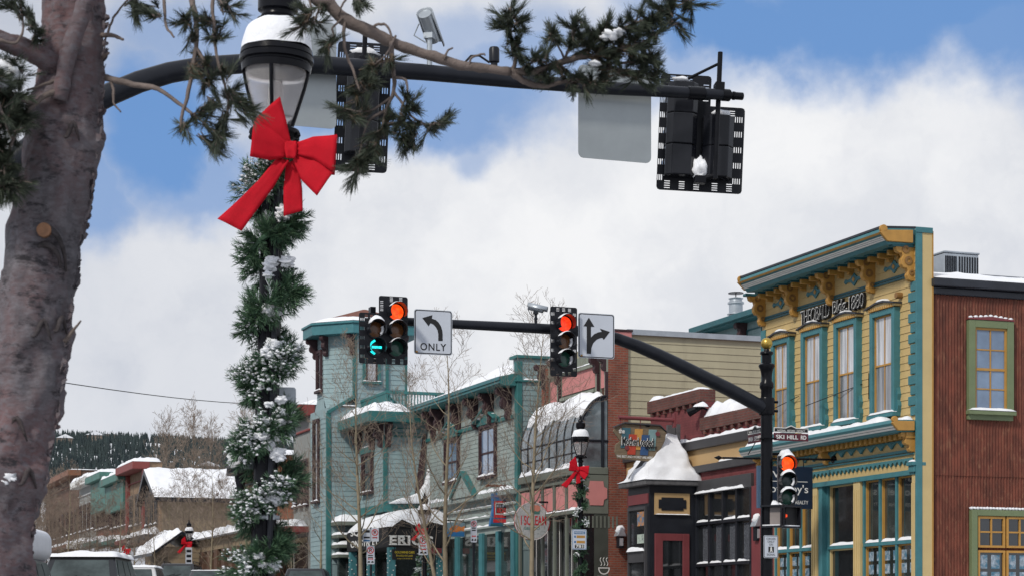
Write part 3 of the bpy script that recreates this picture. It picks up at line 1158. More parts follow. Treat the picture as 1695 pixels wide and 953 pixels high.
def shop_panes(parent, a0, a1, n, c=-.14, post=TEAL, bars=OCH, z1=None, z0=None, rail=None, snow=True, bar=.032, pw=.038, pane=GLW, nm='shop_window'):
    z1 = zt if z1 is None else z1
    z0 = zb + .55 if z0 is None else z0
    rail = zr if rail is None else rail
    mb = MB()
    mb.fbox(fr, a0, a1, rail - .05, rail + .03, c - .1, c + .12)
    mb.fbox(fr, a0, a1, z0 - .1, z0, c - .1, c + .12)
    w = (a1 - a0) / n
    for i in range(n + 1):
        a = a0 + w * i
        mb.fbox(fr, a - pw, a + pw, z0, rail - .051, c - .1, c + .11)
        mb.fbox(fr, a - pw, a + pw, rail + .031, z1, c - .1, c + .11)
    W_ = mb.build(nm, post, parent, bevel=.006)
    mb = MB()
    mg = MB()
    ms = MB()
    for i in range(n):
        p, q = a0 + w * i + pw, a0 + w * (i + 1) - pw
        for (u, v) in ((z0, rail - .051), (rail + .031, z1)):
            mb.fbox(fr, p, p + bar, u, v, c - .08, c + .06)
            mb.fbox(fr, q - bar, q, u, v, c - .08, c + .06)
            mb.fbox(fr, p + bar, q - bar, v - bar, v, c - .08, c + .06)
            mg.fbox(fr, p + .01, q - .01, u, v - .01, c - .06, c)
        if snow:
            ms.snow(fr.P(p, rail + .03, c), fr.P(q, rail + .03, c), fr.P(q, rail + .03, c + .12), fr.P(p, rail + .03, c + .12), .085, 8, 4, i * 3 + a0, .5)
    mb.build('sash', bars, W_)
    mg.build('pane', pane, W_)
    if snow:
        ms.build('sill_snow', SNOW, W_, smooth=True)
    return W_


aA, aB = bx(1427, 850)[0], bx(1509, 850)[0]
shop_panes(o, aA, aB, 3)
aC, aD = bx(1281, 850)[0], bx(1344, 850)[0]
shop_panes(o, aC, aD, 3)
aE, aF = bx(1362, 850)[0], bx(1412, 850)[0]
shop_panes(o, aE, aF, 1, c=-.22, bars=YELT, pw=.06, pane=GLS, nm='shop_door')
mb = MB()
zcap = bx(1509, 780)[1]
for (x0, x1) in ((1511, 1521), (1414, 1425), (1345, 1354)):
    p, q = bx(x0, 850)[0], min(bx(x1, 850)[0], W - .01)
    mb.fbox(fr, p, q, zb - .4, zcap - .02, -.30, .03)
    for k in range(3):
        m_ = p + (q - p) * (k + .5) / 3
        mb.fbox(fr, m_ - .02, m_ + .02, zb + .3, zcap - .25, .03, .05)
mb.build('pilasters', YELT, o, bevel=.006)
mb = MB()
for (x0, x1) in ((1355, 1361),):
    mb.fbox(fr, bx(x0, 850)[0], bx(x1, 850)[0], zb, zcap, -.3, .01)
a = bx(1511, 850)[0]
mb.fbox(fr, a - .03, W + .03, zcap - .02, zcap + .12, -.2, .10)
mb.fbox(fr, a - .06, W + .05, zcap + .121, zcap + .20, -.2, .14)
mb.build('capitals', TEAL, o, bevel=.01)
mb = MB()
mb.snow(fr.P(a - .02, zcap + .203, .0), fr.P(W + .02, zcap + .203, .0), fr.P(W + .02, zcap + .203, .13), fr.P(a - .02, zcap + .203, .13), .07, 6, 4, 2)
mb.build('capital_snow', SNOW, o, smooth=True)
mb = MB()
mb.fbox(fr, 0, W, zg, zb + .45, -.32, -.05)
mb.build('bulkhead', TEALD, o)
PAPER = mat('listing_sheets', (0.30, 0.36, 0.42), 0.5, 0.5, 14, c2=(0.06, 0.16, 0.24), c2amt=0.5, c2scale=9)
mb = MB()
rn = random.Random(3)
for (p, q) in ((aA, aB), (aC, aD)):
    for i in range(6):
        for k in range(4):
            a = p + (q - p) * (i + .5) / 6
            b = zr - .28 - k * .30
            mb.fbox(fr, a - .11, a + .11, b - .11, b + .11, -.139, -.136)
mb.build('window_listings', PAPER, o)
# hooks of the old awning
mb = MB()
for (x0, y0) in ((1330, 690), (1440, 640)):
    a, b = bx(x0, y0)
    mb.tube([fr.P(a, b - .28, .03), fr.P(a, b + .32, .03)], .012, 6)
for (p0, p1) in (((1430, 635), (1355, 672)), ((1325, 655), (1290, 682))):
    u, v = bx(*p0), bx(*p1)
    mb.tube([fr.P(u[0], u[1], .04), fr.P(v[0], v[1], .35)], .010, 5)
mb.build('awning_stays', BLACKM, o)
mb = MB()
a, b = bx(1493, 489)
mb.disc(fr, a, b, .07, .0, .16, 14)
mb.build('wall_lamp', OCHB, o, bevel=.01)

# ---------------------------------------------------------------- 2. rust-red corrugated building
sC = sN + .05
t0 = T_(1540, sC)
cf = cross_face(sC, 0.0)
bz = lambda x, y: cf.at(x, y)
zE = bz(1545, 487)[1]
t1 = t0 + 16
zg = G(t0, sC) - .3
o = thing('corrugated_building', 'rust red corrugated metal building with olive green window frames', 'building', (t0 + 6, sC + 4, zg))
mb = MB()
n = int((t1 - t0) / .0105)


def corr(mb, a0, a1, b0, b1, c=0.0, pitch=.076, amp=.011):
    k = int((a1 - a0) / pitch * 6)
    mb.grid(lambda u, v: cf.P(a0 + (a1 - a0) * u, b0 + (b1 - b0) * v, c + amp * math.sin(2 * math.pi * (a0 + (a1 - a0) * u) / pitch)), k, 1)


zj = bz(1600, 785)[1]
corr(mb, t0, t0 + 9, zg, zj, .014)
corr(mb, t0, t0 + 9, zj - .03, zE, .030)
mb.box(t0, t1, sC + .06, sC + 7.4, zg, zE)
mb.build('wall', RUST, o)
mb = MB()
zR = bz(1545, 462)[1]
mb.fbox(cf, t0 + .02, t1, zE, zE + (zR - zE) * .45, 0, .10)
mb.fbox(cf, t0 - .03, t1, zE + (zR - zE) * .46, zR, -.02, .22)
mb.build('gutter', GUT, o, bevel=.02)
mb = MB()
mb.extrude([V((t0 + .02, sC - .15, zR + .005)), V((t0 + .02, sC + 4.5, zR + 1.08)), V((t0 + .02, sC + 7.6, zE + .1)), V((t0 + .02, sC + 7.6, zE)), V((t0 + .02, sC, zE + .01))], (t1 - t0, 0, 0))
mb.build('roof', GUT, o)
mb = MB()
mb.snow((t0 + .05, sC - .12, zR + .02), (t0 + 8, sC - .12, zR + .02), (t0 + 8, sC + 1.1, zR + .31), (t0 + .05, sC + 2.4, zR + .62), .05, 50, 6, 3, .8)
mb.build('roof_snow', SNOW, o, smooth=True)
a0, b1 = bz(1599, 529)
a1, b0 = bz(1673, 682)
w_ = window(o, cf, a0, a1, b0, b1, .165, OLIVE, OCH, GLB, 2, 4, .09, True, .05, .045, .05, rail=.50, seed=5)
mb = MB()
m_ = (a0 + a1) / 2
mb.fpoly(cf, [(a0 - .02, b1 + .005), (a1 + .02, b1 + .005), (a1 + .02, b1 + .03), (m_, b1 + .085), (a0 - .02, b1 + .03)], .02, .15)
mb.build('hood', MAROON, w_)
mb = MB()
for k in range(9):
    a = a0 + (a1 - a0) * (k + .5) / 9
    bb = b1 + .035 + .05 * (1 - abs(2 * (k + .5) / 9 - 1))
    mb.blob(cf.P(a, bb + .015, .09), .055, k, sq=(1, .8, .6))
mb.build('hood_snow', SNOW, w_, smooth=True)
mb = MB()
mb.fbox(cf, a0, a1, b0 - .20, b0 - .092, .0, .10)
mb.build('apron', OLIVE, w_)
# lower shop window of this building
a0, b1 = bz(1604, 843)
a1 = a0 + 3.3
b0 = G(t0, sC) + .5
mb = MB()
mb.fbox(cf, a0, a0 + .15, b0, b1, -.02, .12)
mb.fbox(cf, a1 - .15, a1, b0, b1, -.02, .12)
mb.fbox(cf, a0 + .15, a1 - .15, b1 - .13, b1, -.02, .12)
mb.fbox(cf, a0 + .15, a1 - .15, b0, b0 + .13, -.02, .12)
w_ = mb.build('shop_window', OLIVE, o, bevel=.008)
mb, mg, mr = MB(), MB(), MB()
n = 4
zrr = bz(1640, 908)[1]
for i in range(n):
    p = a0 + .16 + (a1 - a0 - .32) * i / n + .02
    q = a0 + .16 + (a1 - a0 - .32) * (i + 1) / n - .02
    for (u, v) in ((b0 + .14, zrr - .03), (zrr + .03, b1 - .14)):
        mb.fbox(cf, p, p + .05, u, v, -.01, .09)
        mb.fbox(cf, q - .05, q, u, v, -.01, .09)
        mb.fbox(cf, p + .05, q - .05, v - .05, v, -.01, .09)
        mb.fbox(cf, p + .05, q - .05, u, u + .05, -.01, .09)
        mg.fbox(cf, p + .01, q - .01, u + .01, v - .01, .03, .05)
    m_ = (p + q) / 2
    mb.fbox(cf, m_ - .018, m_ + .018, zrr + .08, b1 - .19, .0, .08)
    h_ = (zrr + b1 - .11) / 2
    mb.fbox(cf, p + .05, m_ - .019, h_ - .018, h_ + .018, .0, .075)
    mb.fbox(cf, m_ + .019, q - .05, h_ - .018, h_ + .018, .0, .075)
mb.build('sash', OCH, w_)
mg.build('pane', GLS, w_)
mb = MB()
for i in range(n):
    p = a0 + .16 + (a1 - a0 - .32) * i / n
    for j in range(2):
        for k in range(3):
            mb.fbox(cf, p + .17 + j * .32 - .11, p + .17 + j * .32 + .11, zrr - .44 - k * .38, zrr - .13 - k * .38, .051, .054)
mb.build('window_listings', PAPER, w_)
mb = MB()
for k in range(40):
    a = a0 - .03 + (a1 - a0 + .06) * (k + .5) / 40
    mb.blob(cf.P(a, b1 + .035, .07), .055, k, sq=(.9, .9, .6), n=5, m=8)
mb.build('hood_snow', SNOW, w_, smooth=True)
# roof-top cooling unit
sA = sC + 3.2
aq = cross_face(sA, 0)
a0, b0 = aq.at(1563, 452)
a1, b1 = aq.at(1620, 419)
u = thing('air_conditioner', 'grey louvred air conditioning unit on the corrugated building roof', 'air conditioner', ((a0 + a1) / 2, sA + .4, b0 - .15))
mb = MB()
mb.box(a0, a1, sA, sA + .85, b0 - .3, b1 - .05)
mb.build('casing', GALV, u, bevel=.02)
mb = MB()
mb.box(a0 - .02, a1 + .02, sA - .02, sA + .87, b1 - .049, b1)
mb.build('lid', GALV, u, bevel=.015)
mb = MB()
mid = a0 + (a1 - a0) * .40
for i in range(8):
    p = mid + (a1 - mid) * i / 8 + .02
    mb.box(p, p + (a1 - mid) / 8 - .035, sA - .012, sA - .002, b0 - .2, b1 - .12)
    q = a0 + (mid - a0) * i / 8 + .02
    if i < 7:
        mb.box(q, q + .03, sA - .012, sA - .002, b0 - .2, b1 - .12)
mb.build('louvres', DARKM, u)

# ---------------------------------------------------------------- 3. maroon corner shop with a snow-capped entrance bay
TR = 24.6                        # this front stands back from its neighbours
sR, sF = sL + .02, S_(1008, TF)
fr = street_face(TR, sF)
W = sF - sR
bx = lambda x, y, c=0.0: fr.at(x, y, c)
zg = G(TR, sR) - .3
o = thing('maroon_shop_building', 'low maroon brick shop with stepped parapet, tan frieze and snow-capped entrance bay', 'building', (TR, (sR + sF) / 2, zg))
zM = bx(1200, 727)[1]          # top of the moulding over the tan frieze
aS1, bS1 = bx(1077, 665)
aS2, bS2 = bx(1164, 647)
aS3, bS3 = bx(1247, 673)
mb = MB()
mb.fbox(fr, 0, W, zg, zM, -7, 0)
mb.fbox(fr, aS1, aS2, zM, bS1 - .35, -.35, 0)
mb.fbox(fr, aS2 + .001, W, zM, bS3 - .35, -.35, 0)
mb.build('wall', BRICKP, o)
mb = MB()
for (p, q, z) in ((aS1, aS2, bS1), (aS2 + .001, W, bS3)):
    mb.fbox(fr, p - .04, q, z - .35, z, -.38, .10)
    n = int((q - p) / .42)
    for i in range(n):
        a = p + (q - p) * (i + .5) / n
        mb.fbox(fr, a - .06, a + .06, z - .47, z - .351, -.1, .09)
mb.build('corbelled_parapet', BRICKC, o, bevel=.012)
mb = MB()
mb.snow(fr.P(aS1, bS1 + .002, -.36), fr.P(aS1 + .55, bS1 + .002, -.36), fr.P(aS1 + .55, bS1 + .002, .08), fr.P(aS1, bS1 + .002, .08), .14, 12, 5, 1)
mb.snow(fr.P(aS1 + .9, bS1 + .002, -.36), fr.P(aS2 - .1, bS1 + .002, -.36), fr.P(aS2 - .1, bS1 + .002, .08), fr.P(aS1 + .9, bS1 + .002, .08), .07, 16, 5, 2)
mb.snow(fr.P(aS2 + .1, bS3 + .002, -.6), fr.P(aS2 + 2.0, bS3 + .002, -.6), fr.P(aS2 + 2.0, bS3 + .002, .08), fr.P(aS2 + .1, bS3 + .002, .08), .30, 20, 6, 3, .6)
mb.build('parapet_snow', SNOW, o, smooth=True)
mb = MB()                       # moulding above and below the frieze, right of the bay
mb.fbox(fr, .0, W, zM - .14, zM + .10, -.02, .17)
zm2 = bx(1200, 768)[1]
mb.fbox(fr, .0, W, zm2 - .12, zm2 + .08, -.02, .12)
mb.fbox(fr, W - .12, W - .01, zm2 + .081, zM - .141, 0, .10)
mb.build('frieze_mouldings', CHAR, o, bevel=.02)
mb = MB()
mb.snow(fr.P(aS2 - 2.2, zM + .102, 0), fr.P(W, zM + .102, 0), fr.P(W, zM + .102, .16), fr.P(aS2 - 2.2, zM + .102, .16), .09, 44, 4, 7, 1.0)
mb.snow(fr.P(W - 3.6, zm2 + .082, .0), fr.P(W - .15, zm2 + .082, .0), fr.P(W - .15, zm2 + .082, .12), fr.P(W - 3.6, zm2 + .082, .12), .06, 40, 4, 8, .9)
mb.build('frieze_snow', SNOW, o, smooth=True)
mb = MB()
mb.fbox(fr, .01, W - .121, zm2 + .081, zM - .141, 0, .03)
mb.build('frieze', TANP, o)
# dark lintel and the wide shop window
aL, bL1 = bx(1157, 796)
aR, _ = bx(1248, 796)
bL0 = bx(1157, 818)[1]
mb = MB()
mb.fbox(fr, aL, aR, bL0, bL1, -.02, .09)
mb.build('lintel', CHAR, o, bevel=.01)
z2 = bx(1200, 862)[1]
z3 = bx(1200, 932)[1]
zb = G(TR, 50) + .2
mb, mg, ms = MB(), MB(), MB()
n = 4
for i in range(n + 1):
    a = aL + (aR - aL) * i / n
    mb.fbox(fr, a - .05, a + .05, zb, bL0, -.04, .11)
for z in (z2, z3):
    mb.fbox(fr, aL, aR, z - .05, z + .03, -.04, .135)
w_ = mb.build('shop_window', NAVYB, o, bevel=.008)
for i in range(n):
    p, q = aL + (aR - aL) * i / n + .05, aL + (aR - aL) * (i + 1) / n - .05
    mg.fbox(fr, p, q, zb, bL0 - .005, .0, .03)
    for z in (z2, z3):
        ms.snow(fr.P(p, z + .03, .03), fr.P(q, z + .03, .03), fr.P(q, z + .03, .13), fr.P(p, z + .03, .13), .06, 9, 4, i + z, .8)
ms.snow(fr.P(aL, bL0 + .002, .0), fr.P(aR - .4, bL0 + .002, .0), fr.P(aR - .4, bL0 + .002, .20), fr.P(aL, bL0 + .002, .20), .07, 30, 4, 5, .8)
mg.build('pane', GLS, w_)
ms.build('sill_snow', SNOW, w_, smooth=True)
LACE = mat('lace_curtain', (0.10, 0.11, 0.13), 0.9, 0.6, 22, c2=(0.02, 0.02, 0.025), c2amt=0.5, c2scale=30)
mb = MB()
for i in range(n):
    p, q = aL + (aR - aL) * i / n + .22, aL + (aR - aL) * (i + 1) / n - .05
    mb.fbox(fr, p + .1, q, z3 + .04, z2 - .1, .0305, .032)
mb.build('curtains', LACE, w_)
# entrance bay
sB = S_(1155, TR)
tB = T_(1075, sB)
pf = TR - tB
bf = cross_face(sB, 0.0)
by = lambda x, y: bf.at(x, y)
sB2 = S_(1040, tB)
zE = by(1115, 803)[1]
lf_ = street_face(tB, sB2)
lx = lambda x, y: lf_.at(x, y)
mb = MB()
mb.box(tB, TR - .002, sB, sB2, zg, zE)
mb.build('entrance_bay', NAVYB, o)
BAY = bpy.data.objects[o.children[-1].name]
mb = MB()
a0, b1 = by(1083, 815)
a1, b0 = by(1141, 852)
mb.fbox(bf, a0, a1, b0, b1, 0, .03)
mb.build('sign_panel', TANP, BAY)
mb = MB()
m_, h_ = (a0 + a1) / 2, (b0 + b1) / 2
ww, hh = (a1 - a0), (b1 - b0)
mb.fpoly(bf, [(m_ - ww * .39, h_ - hh * .20), (m_ - ww * .31, h_ - hh * .20), (m_ - ww * .31, h_ - hh * .30), (m_ + ww * .31, h_ - hh * .30), (m_ + ww * .31, h_ - hh * .20), (m_ + ww * .39, h_ - hh * .20),
              (m_ + ww * .39, h_ + hh * .20), (m_ + ww * .31, h_ + hh * .20), (m_ + ww * .31, h_ + hh * .30), (m_ - ww * .31, h_ + hh * .30), (m_ - ww * .31, h_ + hh * .20), (m_ - ww * .39, h_ + hh * .20)], .03, .05)
mb.build('plaque', NAVYB, BAY)
mb = MB()
mb.snow(bf.P(a0, b0, .03), bf.P(a1, b0, .03), bf.P(a1, b0, .07), bf.P(a0, b0, .07), .03, 12, 3, 1)
mb.build('panel_snow', SNOW, BAY, smooth=True)
a0, b1 = by(1083, 882)
a1, _ = by(1140, 882)
g0, g1 = by(1096, 894)
g2, _ = by(1129, 894)
mb = MB()
mb.fbox(bf, a0, g0, zb, b1, 0, .06)
mb.fbox(bf, g2, a1, zb, b1, 0, .06)
mb.fbox(bf, g0, g2, g1, b1, 0, .06)
dr = mb.build('door', MAROON, BAY, bevel=.01)
mb = MB()
mb.fbox(bf, g0, g2, zb + .3, g1, 0, .025)
mb.build('pane', GLS, dr)
# street side of the bay: band, window with posters
mb = MB()
a0, b1 = lx(1044, 820)
a1, b0 = lx(1073, 832)
mb.fbox(lf_, .06, sB2 - sB - .06, b0, b1, 0, .03)
mb.build('red_band', MAROON, BAY)
a0, a1 = .10, sB2 - sB - .14
zw1, zw0 = lx(1060, 838)[1], lx(1060, 912)[1]
mb = MB()
mb.fbox(lf_, a0, a0 + .07, zb, zw1, 0, .07)
mb.fbox(lf_, a1 - .07, a1, zb, zw1, 0, .07)
mb.fbox(lf_, a0 + .07, a1 - .07, zw1 - .09, zw1, 0, .07)
mb.fbox(lf_, a0 + .07, a1 - .07, zw0 - .3, zw0, 0, .09)
w_ = mb.build('window', CHAR, BAY)
mb = MB()
mb.fbox(lf_, a0 + .07, a1 - .07, zb, zw1 - .09, 0, .02)
mb.build('pane', GLS, w_)
mb = MB()
mb.snow(lf_.P(a0 + .05, zw0, .02), lf_.P(a1 - .05, zw0, .02), lf_.P(a1 - .05, zw0, .16), lf_.P(a0 + .05, zw0, .16), .13, 10, 5, 2)
mb.build('sill_snow', SNOW, w_, smooth=True)
POST1 = mat('poster_orange', (0.50, 0.22, 0.06), .5, .2, 20, c2=(0.10, 0.18, 0.28), c2amt=.5, c2scale=7)
POST2 = mat('poster_pale_green', (0.42, 0.50, 0.44), .5, .1, 20, c2=(0.05, 0.06, 0.06), c2amt=.4, c2scale=9)
p0, p1 = lx(1056, 847), lx(1067, 869)
mb = MB()
mb.fbox(lf_, p0[0], p1[0], p1[1], p0[1], .021, .024)
mb.build('poster', POST1, w_)
p0, p1 = lx(1056, 884), lx(1067, 898)
mb = MB()
mb.fbox(lf_, p0[0], p1[0], p1[1], p0[1], .021, .024)
mb.build('poster', POST2, w_)
# eave board of the bay and its snow-covered pyramid roof
mb = MB()
ov = .22
mb.box(tB - ov, TR - .003, sB - ov, sB2 + ov, zE, zE + .14)
mb.build('bay_eave', WOODG, BAY, bevel=.02)
zp = bf.at(1117, 733)[1] + .30
tp, sp = TR - .55, (sB + sB2) / 2 - .1
mb = MB()
zz = zE + .14


def pyr(u, v):
    # u around, v from eave to peak; concave profile
    q = u * 4
    k = int(q) % 4
    f = q - int(q)
    cs = [V((tB - ov - .03, sB - ov - .03, zz)), V((TR + .05, sB - ov - .03, zz)), V((TR + .05, sB2 + ov + .03, zz)), V((tB - ov - .03, sB2 + ov + .03, zz))]
    e = cs[k] * (1 - f) + cs[(k + 1) % 4] * f
    if v == 0:
        return e
    p = V((tp + max(-.14, min(.14, e.x - tp)), sp + max(-.16, min(.16, e.y - sp)), zp))
    r = (1 - v) ** 1.35
    b = p + (e - p) * r
    b.z = zz + .22 + (zp - zz - .22) * v ** 1.1 if v > .07 else zz + .14
    nn = noise.noise(V((b.x * 1.9, b.y * 1.9, b.z * 1.6))) + .6 * noise.noise(V((b.x * 4.5, b.y * 4.5, b.z * 4)))
    cen = V((tp, sp, b.z))
    return b + (b - cen) * .17 * nn + V((0, 0, .10 * nn * (1 - v * .4)))


mb.grid(pyr, 40, 16)
mb.build('snow_cap', SNOW, BAY, smooth=True)
mb = MB()     # weathered boards of the roof peak and hip showing through the snow
pk = bf.at(1122, 722)
for (dt, w2, dz, hh) in ((-.34, .22, -.55, .75), (-.10, .24, -.10, .62), (.16, .14, 0.0, .55)):
    mb.box(tp + dt, tp + dt + w2, sp - .03, sp + .05, zp + dz - .25, zp + dz + hh - .25)
mb.extrude([V((tB - ov - .02, sB2 - .6, zz + .02)), V((tB - ov + .12, sB2 - .75, zz + .02)), V((tp - .10, sp, zp - .1)), V((tp - .28, sp, zp - .1))], (0, .05, .1))
mb.build('roof_boards', WOODG, BAY)
# pilasters and the wall lantern
mb = MB()
p, q = bx(1249, 850)[0], W - .01
mb.fbox(fr, p, q, zb - .3, bx(1255, 803)[1], 0, .10)
mb.fbox(fr, .30, .75, zb - .3, bx(1030, 853)[1], 0, .10)
mb.build('pilasters', MAROON, o, bevel=.01)
a, b = bx(1114, 694)


def wall_lantern(lab, p, k=1.0):
    u = thing('wall_lantern', lab, 'lamp', p, local=True)
    mb = MB()
    mb.box(-.09 * k, .09 * k, -.24 * k, -.04 * k, -.55 * k, -.18 * k)
    mb.build('lantern_body', DARKM, u, bevel=.02)
    mb = MB()
    mb.box(-.06 * k, .06 * k, -.26 * k, -.235 * k, -.48 * k, -.24 * k)
    mb.build('glass', GLP, u)
    mb = MB()
    mb.extrude([V((-.17 * k, -.30 * k, -.18 * k)), V((.17 * k, -.30 * k, -.18 * k)), V((.04 * k, -.30 * k, .10 * k)), V((-.04 * k, -.30 * k, .10 * k))], (0, .30 * k, 0))
    mb.build('hood', GALV, u, bevel=.02)
    mb = MB()
    mb.blob((0, -.15 * k, .03 * k), .16 * k, 3, sq=(1, 1, .9))
    mb.build('snow_cap', SNOW, u, smooth=True)
    return u


p = fr.P(bx(1250, 860, .1)[0], bx(1250, 860, .1)[1], .10)
wall_lantern('snow capped wall lantern on the maroon pilaster beside the shop window', p, 1.0)
pg = cross_face(S_(1008, TF) + .03, 0.0)
u_, v_ = pg.at(1023, 878)
wall_lantern('snow capped wall lantern on the red brick pier near the entrance bay', pg.P(u_, v_, 0.02), .95)

# floodlight on the stepped parapet
u_, v_ = bx(1152, 676, .2)
fl = thing('floodlight', 'small black floodlight capped with snow on the stepped brick parapet', 'lamp', fr.P(u_, v_, .1))
mb = MB()
mb.tube([fr.P(u_ - .15, v_ - .10, .35), fr.P(u_ + .12, v_ + .05, .1)], [.12, .07], 12)
mb.tube([fr.P(u_ + .12, v_ + .05, .1), fr.P(u_ + .3, v_ - .05, .0)], .03, 8)
mb.build('lamp_head', BLACKM, fl)
mb = MB()
mb.snow(fr.P(u_ - .05, v_ + .05, .0), fr.P(u_ + .45, v_ + .02, .0), fr.P(u_ + .45, v_ + .02, .3), fr.P(u_ - .05, v_ + .05, .3), .16, 8, 6, 4)
mb.build('snow_cap', SNOW, fl, smooth=True)

# ---------------------------------------------------------------- 4. pink building with brick pier, beige side wall and greenhouse front
sP, sQ = sF + .05, S_(900, TF)
fr = street_face(TF, sQ)
W = sQ - sP
bx = lambda x, y, c=0.0: fr.at(x, y, c)
pf_ = cross_face(sP, 0.0)
by = lambda x, y: pf_.at(x, y)
zg = G(TF, sP) - .3
o = thing('pink_building', 'salmon pink shop building with brick pier, beige clapboard side and curved glass front', 'building', (TF, (sP + sQ) / 2, zg))
tp1 = T_(1040, sP)
zBe = by(1045, 553)[1]
t9 = T_(1275, sP) + 4
zpk = by(1015, 560)[1]
mb = MB()
mb.box(TF, tp1, sP, sP + .5, zg, zpk)
mb.fbox(fr, 0, .45, zg, bx(905, 610)[1], -.4, .08)
mb.build('brick_pier', BRICK, o, bevel=.006)
mb = MB()
mb.box(tp1 + .01, t9, sP + .10, sQ, zg, zBe)
mb.siding(cross_face(sP + .10, 0), tp1 + .001, t9, by(1100, 700)[1] - 2.2, zBe, .225, .018, .0)
mb.build('side_wall', BEIGE, o)
mb = MB()
mb.box(tp1 - .03, t9, sP - .02, sP + .4, zBe, zBe + .16)
mb.build('roof_flashing', GALV, o)
mb = MB()
mb.box(TF - .35, tp1 + .08, sP - .10, sP + .6, zpk, zpk + .22)
mb.build('parapet_cap', PINK, o, bevel=.02)
mb = MB()
mb.box(TF - .40, tp1 + .10, sP - .13, sP + .6, zpk + .221, zpk + .28)
mb.build('cap_flashing', PLUM, o)
# upper front
mb = MB()
mb.fbox(fr, 0, W - .02, zg, zpk - .3, -.3, 0)
mb.build('front_wall', GREYG, o)
SAGEP = mat('sage_paint', (0.225, 0.25, 0.205), .6, .06, 2)
mb = MB()
zf1, zf0 = bx(985, 607)[1], bx(985, 640)[1]
mb.fbox(fr, .46, W, zf1 + .08, zpk - .3, 0, .02)
mb.build('upper_panel', SAGEP, o)
mb = MB()
pa0, pa1 = bx(932, 640)[0], bx(986, 620)[0]
mb.fbox(fr, pa0, pa1, zf0, zf1, 0, .03)
mb.fbox(fr, bx(912, 640)[0], bx(923, 640)[0], zf0 - .25, zf1 - .05, 0, .03)
mb.fbox(fr, bx(996, 600)[0], W - .03, zf0 - .1, zf1 + .25, 0, .03)
mb.build('pink_panels', PINK, o)
mb = MB()
for z in (zf1 + .05, zf0 - .12):
    mb.fbox(fr, pa0 - .05, pa1 + .05, z - .05, z + .05, 0, .11)
for x in (926, 990, 905, 1005):
    a = bx(x, 620)[0]
    mb.fbox(fr, a - .09, a + .09, zf0 - .4, zf1 + .5, 0, .06)
mb.build('frieze_mouldings', SAGEP, o, bevel=.01)
mb = MB()
for x in (905, 927, 991, 1006):
    a = min(bx(x, 600)[0], W - .1)
    mb.extrude([fr.P(a - .09, zf1 + .55 + b * .95, c * .75) for c, b in SCROLL], fr.r * .18)
    mb.fbox(fr, a + .06, a + .10, zf0 - .5, zf1 - .25, 0, .1)
mb.build('frieze_brackets', PLUM, o, bevel=.01)
mb = MB()
mb.snow(fr.P(pa0, zf1 + .102, 0), fr.P(pa1, zf1 + .102, 0), fr.P(pa1, zf1 + .102, .12), fr.P(pa0, zf1 + .102, .12), .05, 20, 4, 2)
for x in (927, 991, 1006):
    a = min(bx(x, 600)[0], W - .1)
    mb.blob(fr.P(a, zf1 + .60, .25), .11, x, sq=(1, 1, .6))
mb.build('frieze_snow', SNOW, o, smooth=True)
# curved glass front (greenhouse)
tG = T_(960, sP)
sG = S_(862, tG)
zGt = by(1000, 655)[1]
zGb = by(980, 772)[1]
zGm = zGt - (TF - tG) * 1.35
npf = 9


def gprof(k):     # quarter ellipse from the top at the wall down to the vertical glass
    q = math.pi / 2 * k / npf
    return (TF - .02 - (TF - .02 - tG) * math.sin(q), zGm + (zGt - zGm) * math.cos(q))


mb = MB()
pl = [gprof(k) for k in range(npf + 1)] + [(tG, zGb)]
for i in range(len(pl) - 1):
    (ta, za), (tb, zb_) = pl[i], pl[i + 1]
    mb.poly([V((ta, sP + .03, za)), V((tb, sP + .03, zb_)), V((tb, sG - .03, zb_)), V((ta, sG - .03, za))])
mb.poly([V((TF - .02, sP + .03, zGb))] + [V((t, sP + .03, z)) for t, z in reversed(pl)])
mb.poly([V((TF - .02, sG - .03, zGb))] + [V((t, sG - .03, z)) for t, z in pl][::1])
gh = mb.build('greenhouse_glass', GLG, o)
mb = MB()
for s_ in [sP + .03 + (sG - sP - .06) * i / 8 for i in range(9)]:
    mb.tube([V((t, s_, z)) for t, z in pl], .032 if s_ > sP + .1 else .05, 6)
mb.tube([V((tG, sP, zGm)), V((tG, sG, zGm))], .03, 6)
mb.tube([V((tG, sP, (zGm + zGb) / 2)), V((tG, sG, (zGm + zGb) / 2))], .025, 6)
mb.tube([V((tG - .005, sP + .02, zGm - .1)), V((TF, sP + .02, zGm - .1))], .035, 6)
mb.tube([V((TF - .18, sP + .02, zGb)), V((TF - .18, sP + .02, zGt - .05))], .05, 6)
mb.build('greenhouse_ribs', DARKM, gh)
mb = MB()


def gsnow(u, v):
    k = v * npf * .78
    q = math.pi / 2 * k / npf
    t_, z_ = TF - .02 - (TF - .02 - tG) * math.sin(q), zGm + (zGt - zGm) * math.cos(q)
    s_ = sP + .06 + (sG - sP - .12) * u
    e = min(1, min(u, 1 - u) * 14) * min(1, (1 - v) * 4) * min(1, v * 8 + .25)
    nn = noise.noise(V((s_ * 1.2, t_ * 2, z_ * 2))) + .5 * noise.noise(V((s_ * 4, t_ * 5, z_ * 5)))
    edge_ = noise.noise(V((s_ * 1.1, 3, 2)))
    h = .16 * e * (1 + .6 * nn) if v < .78 + .25 * edge_ else -.02
    return V((t_ - h * math.sin(q) * .9, s_, z_ + h * (.35 + math.cos(q))))


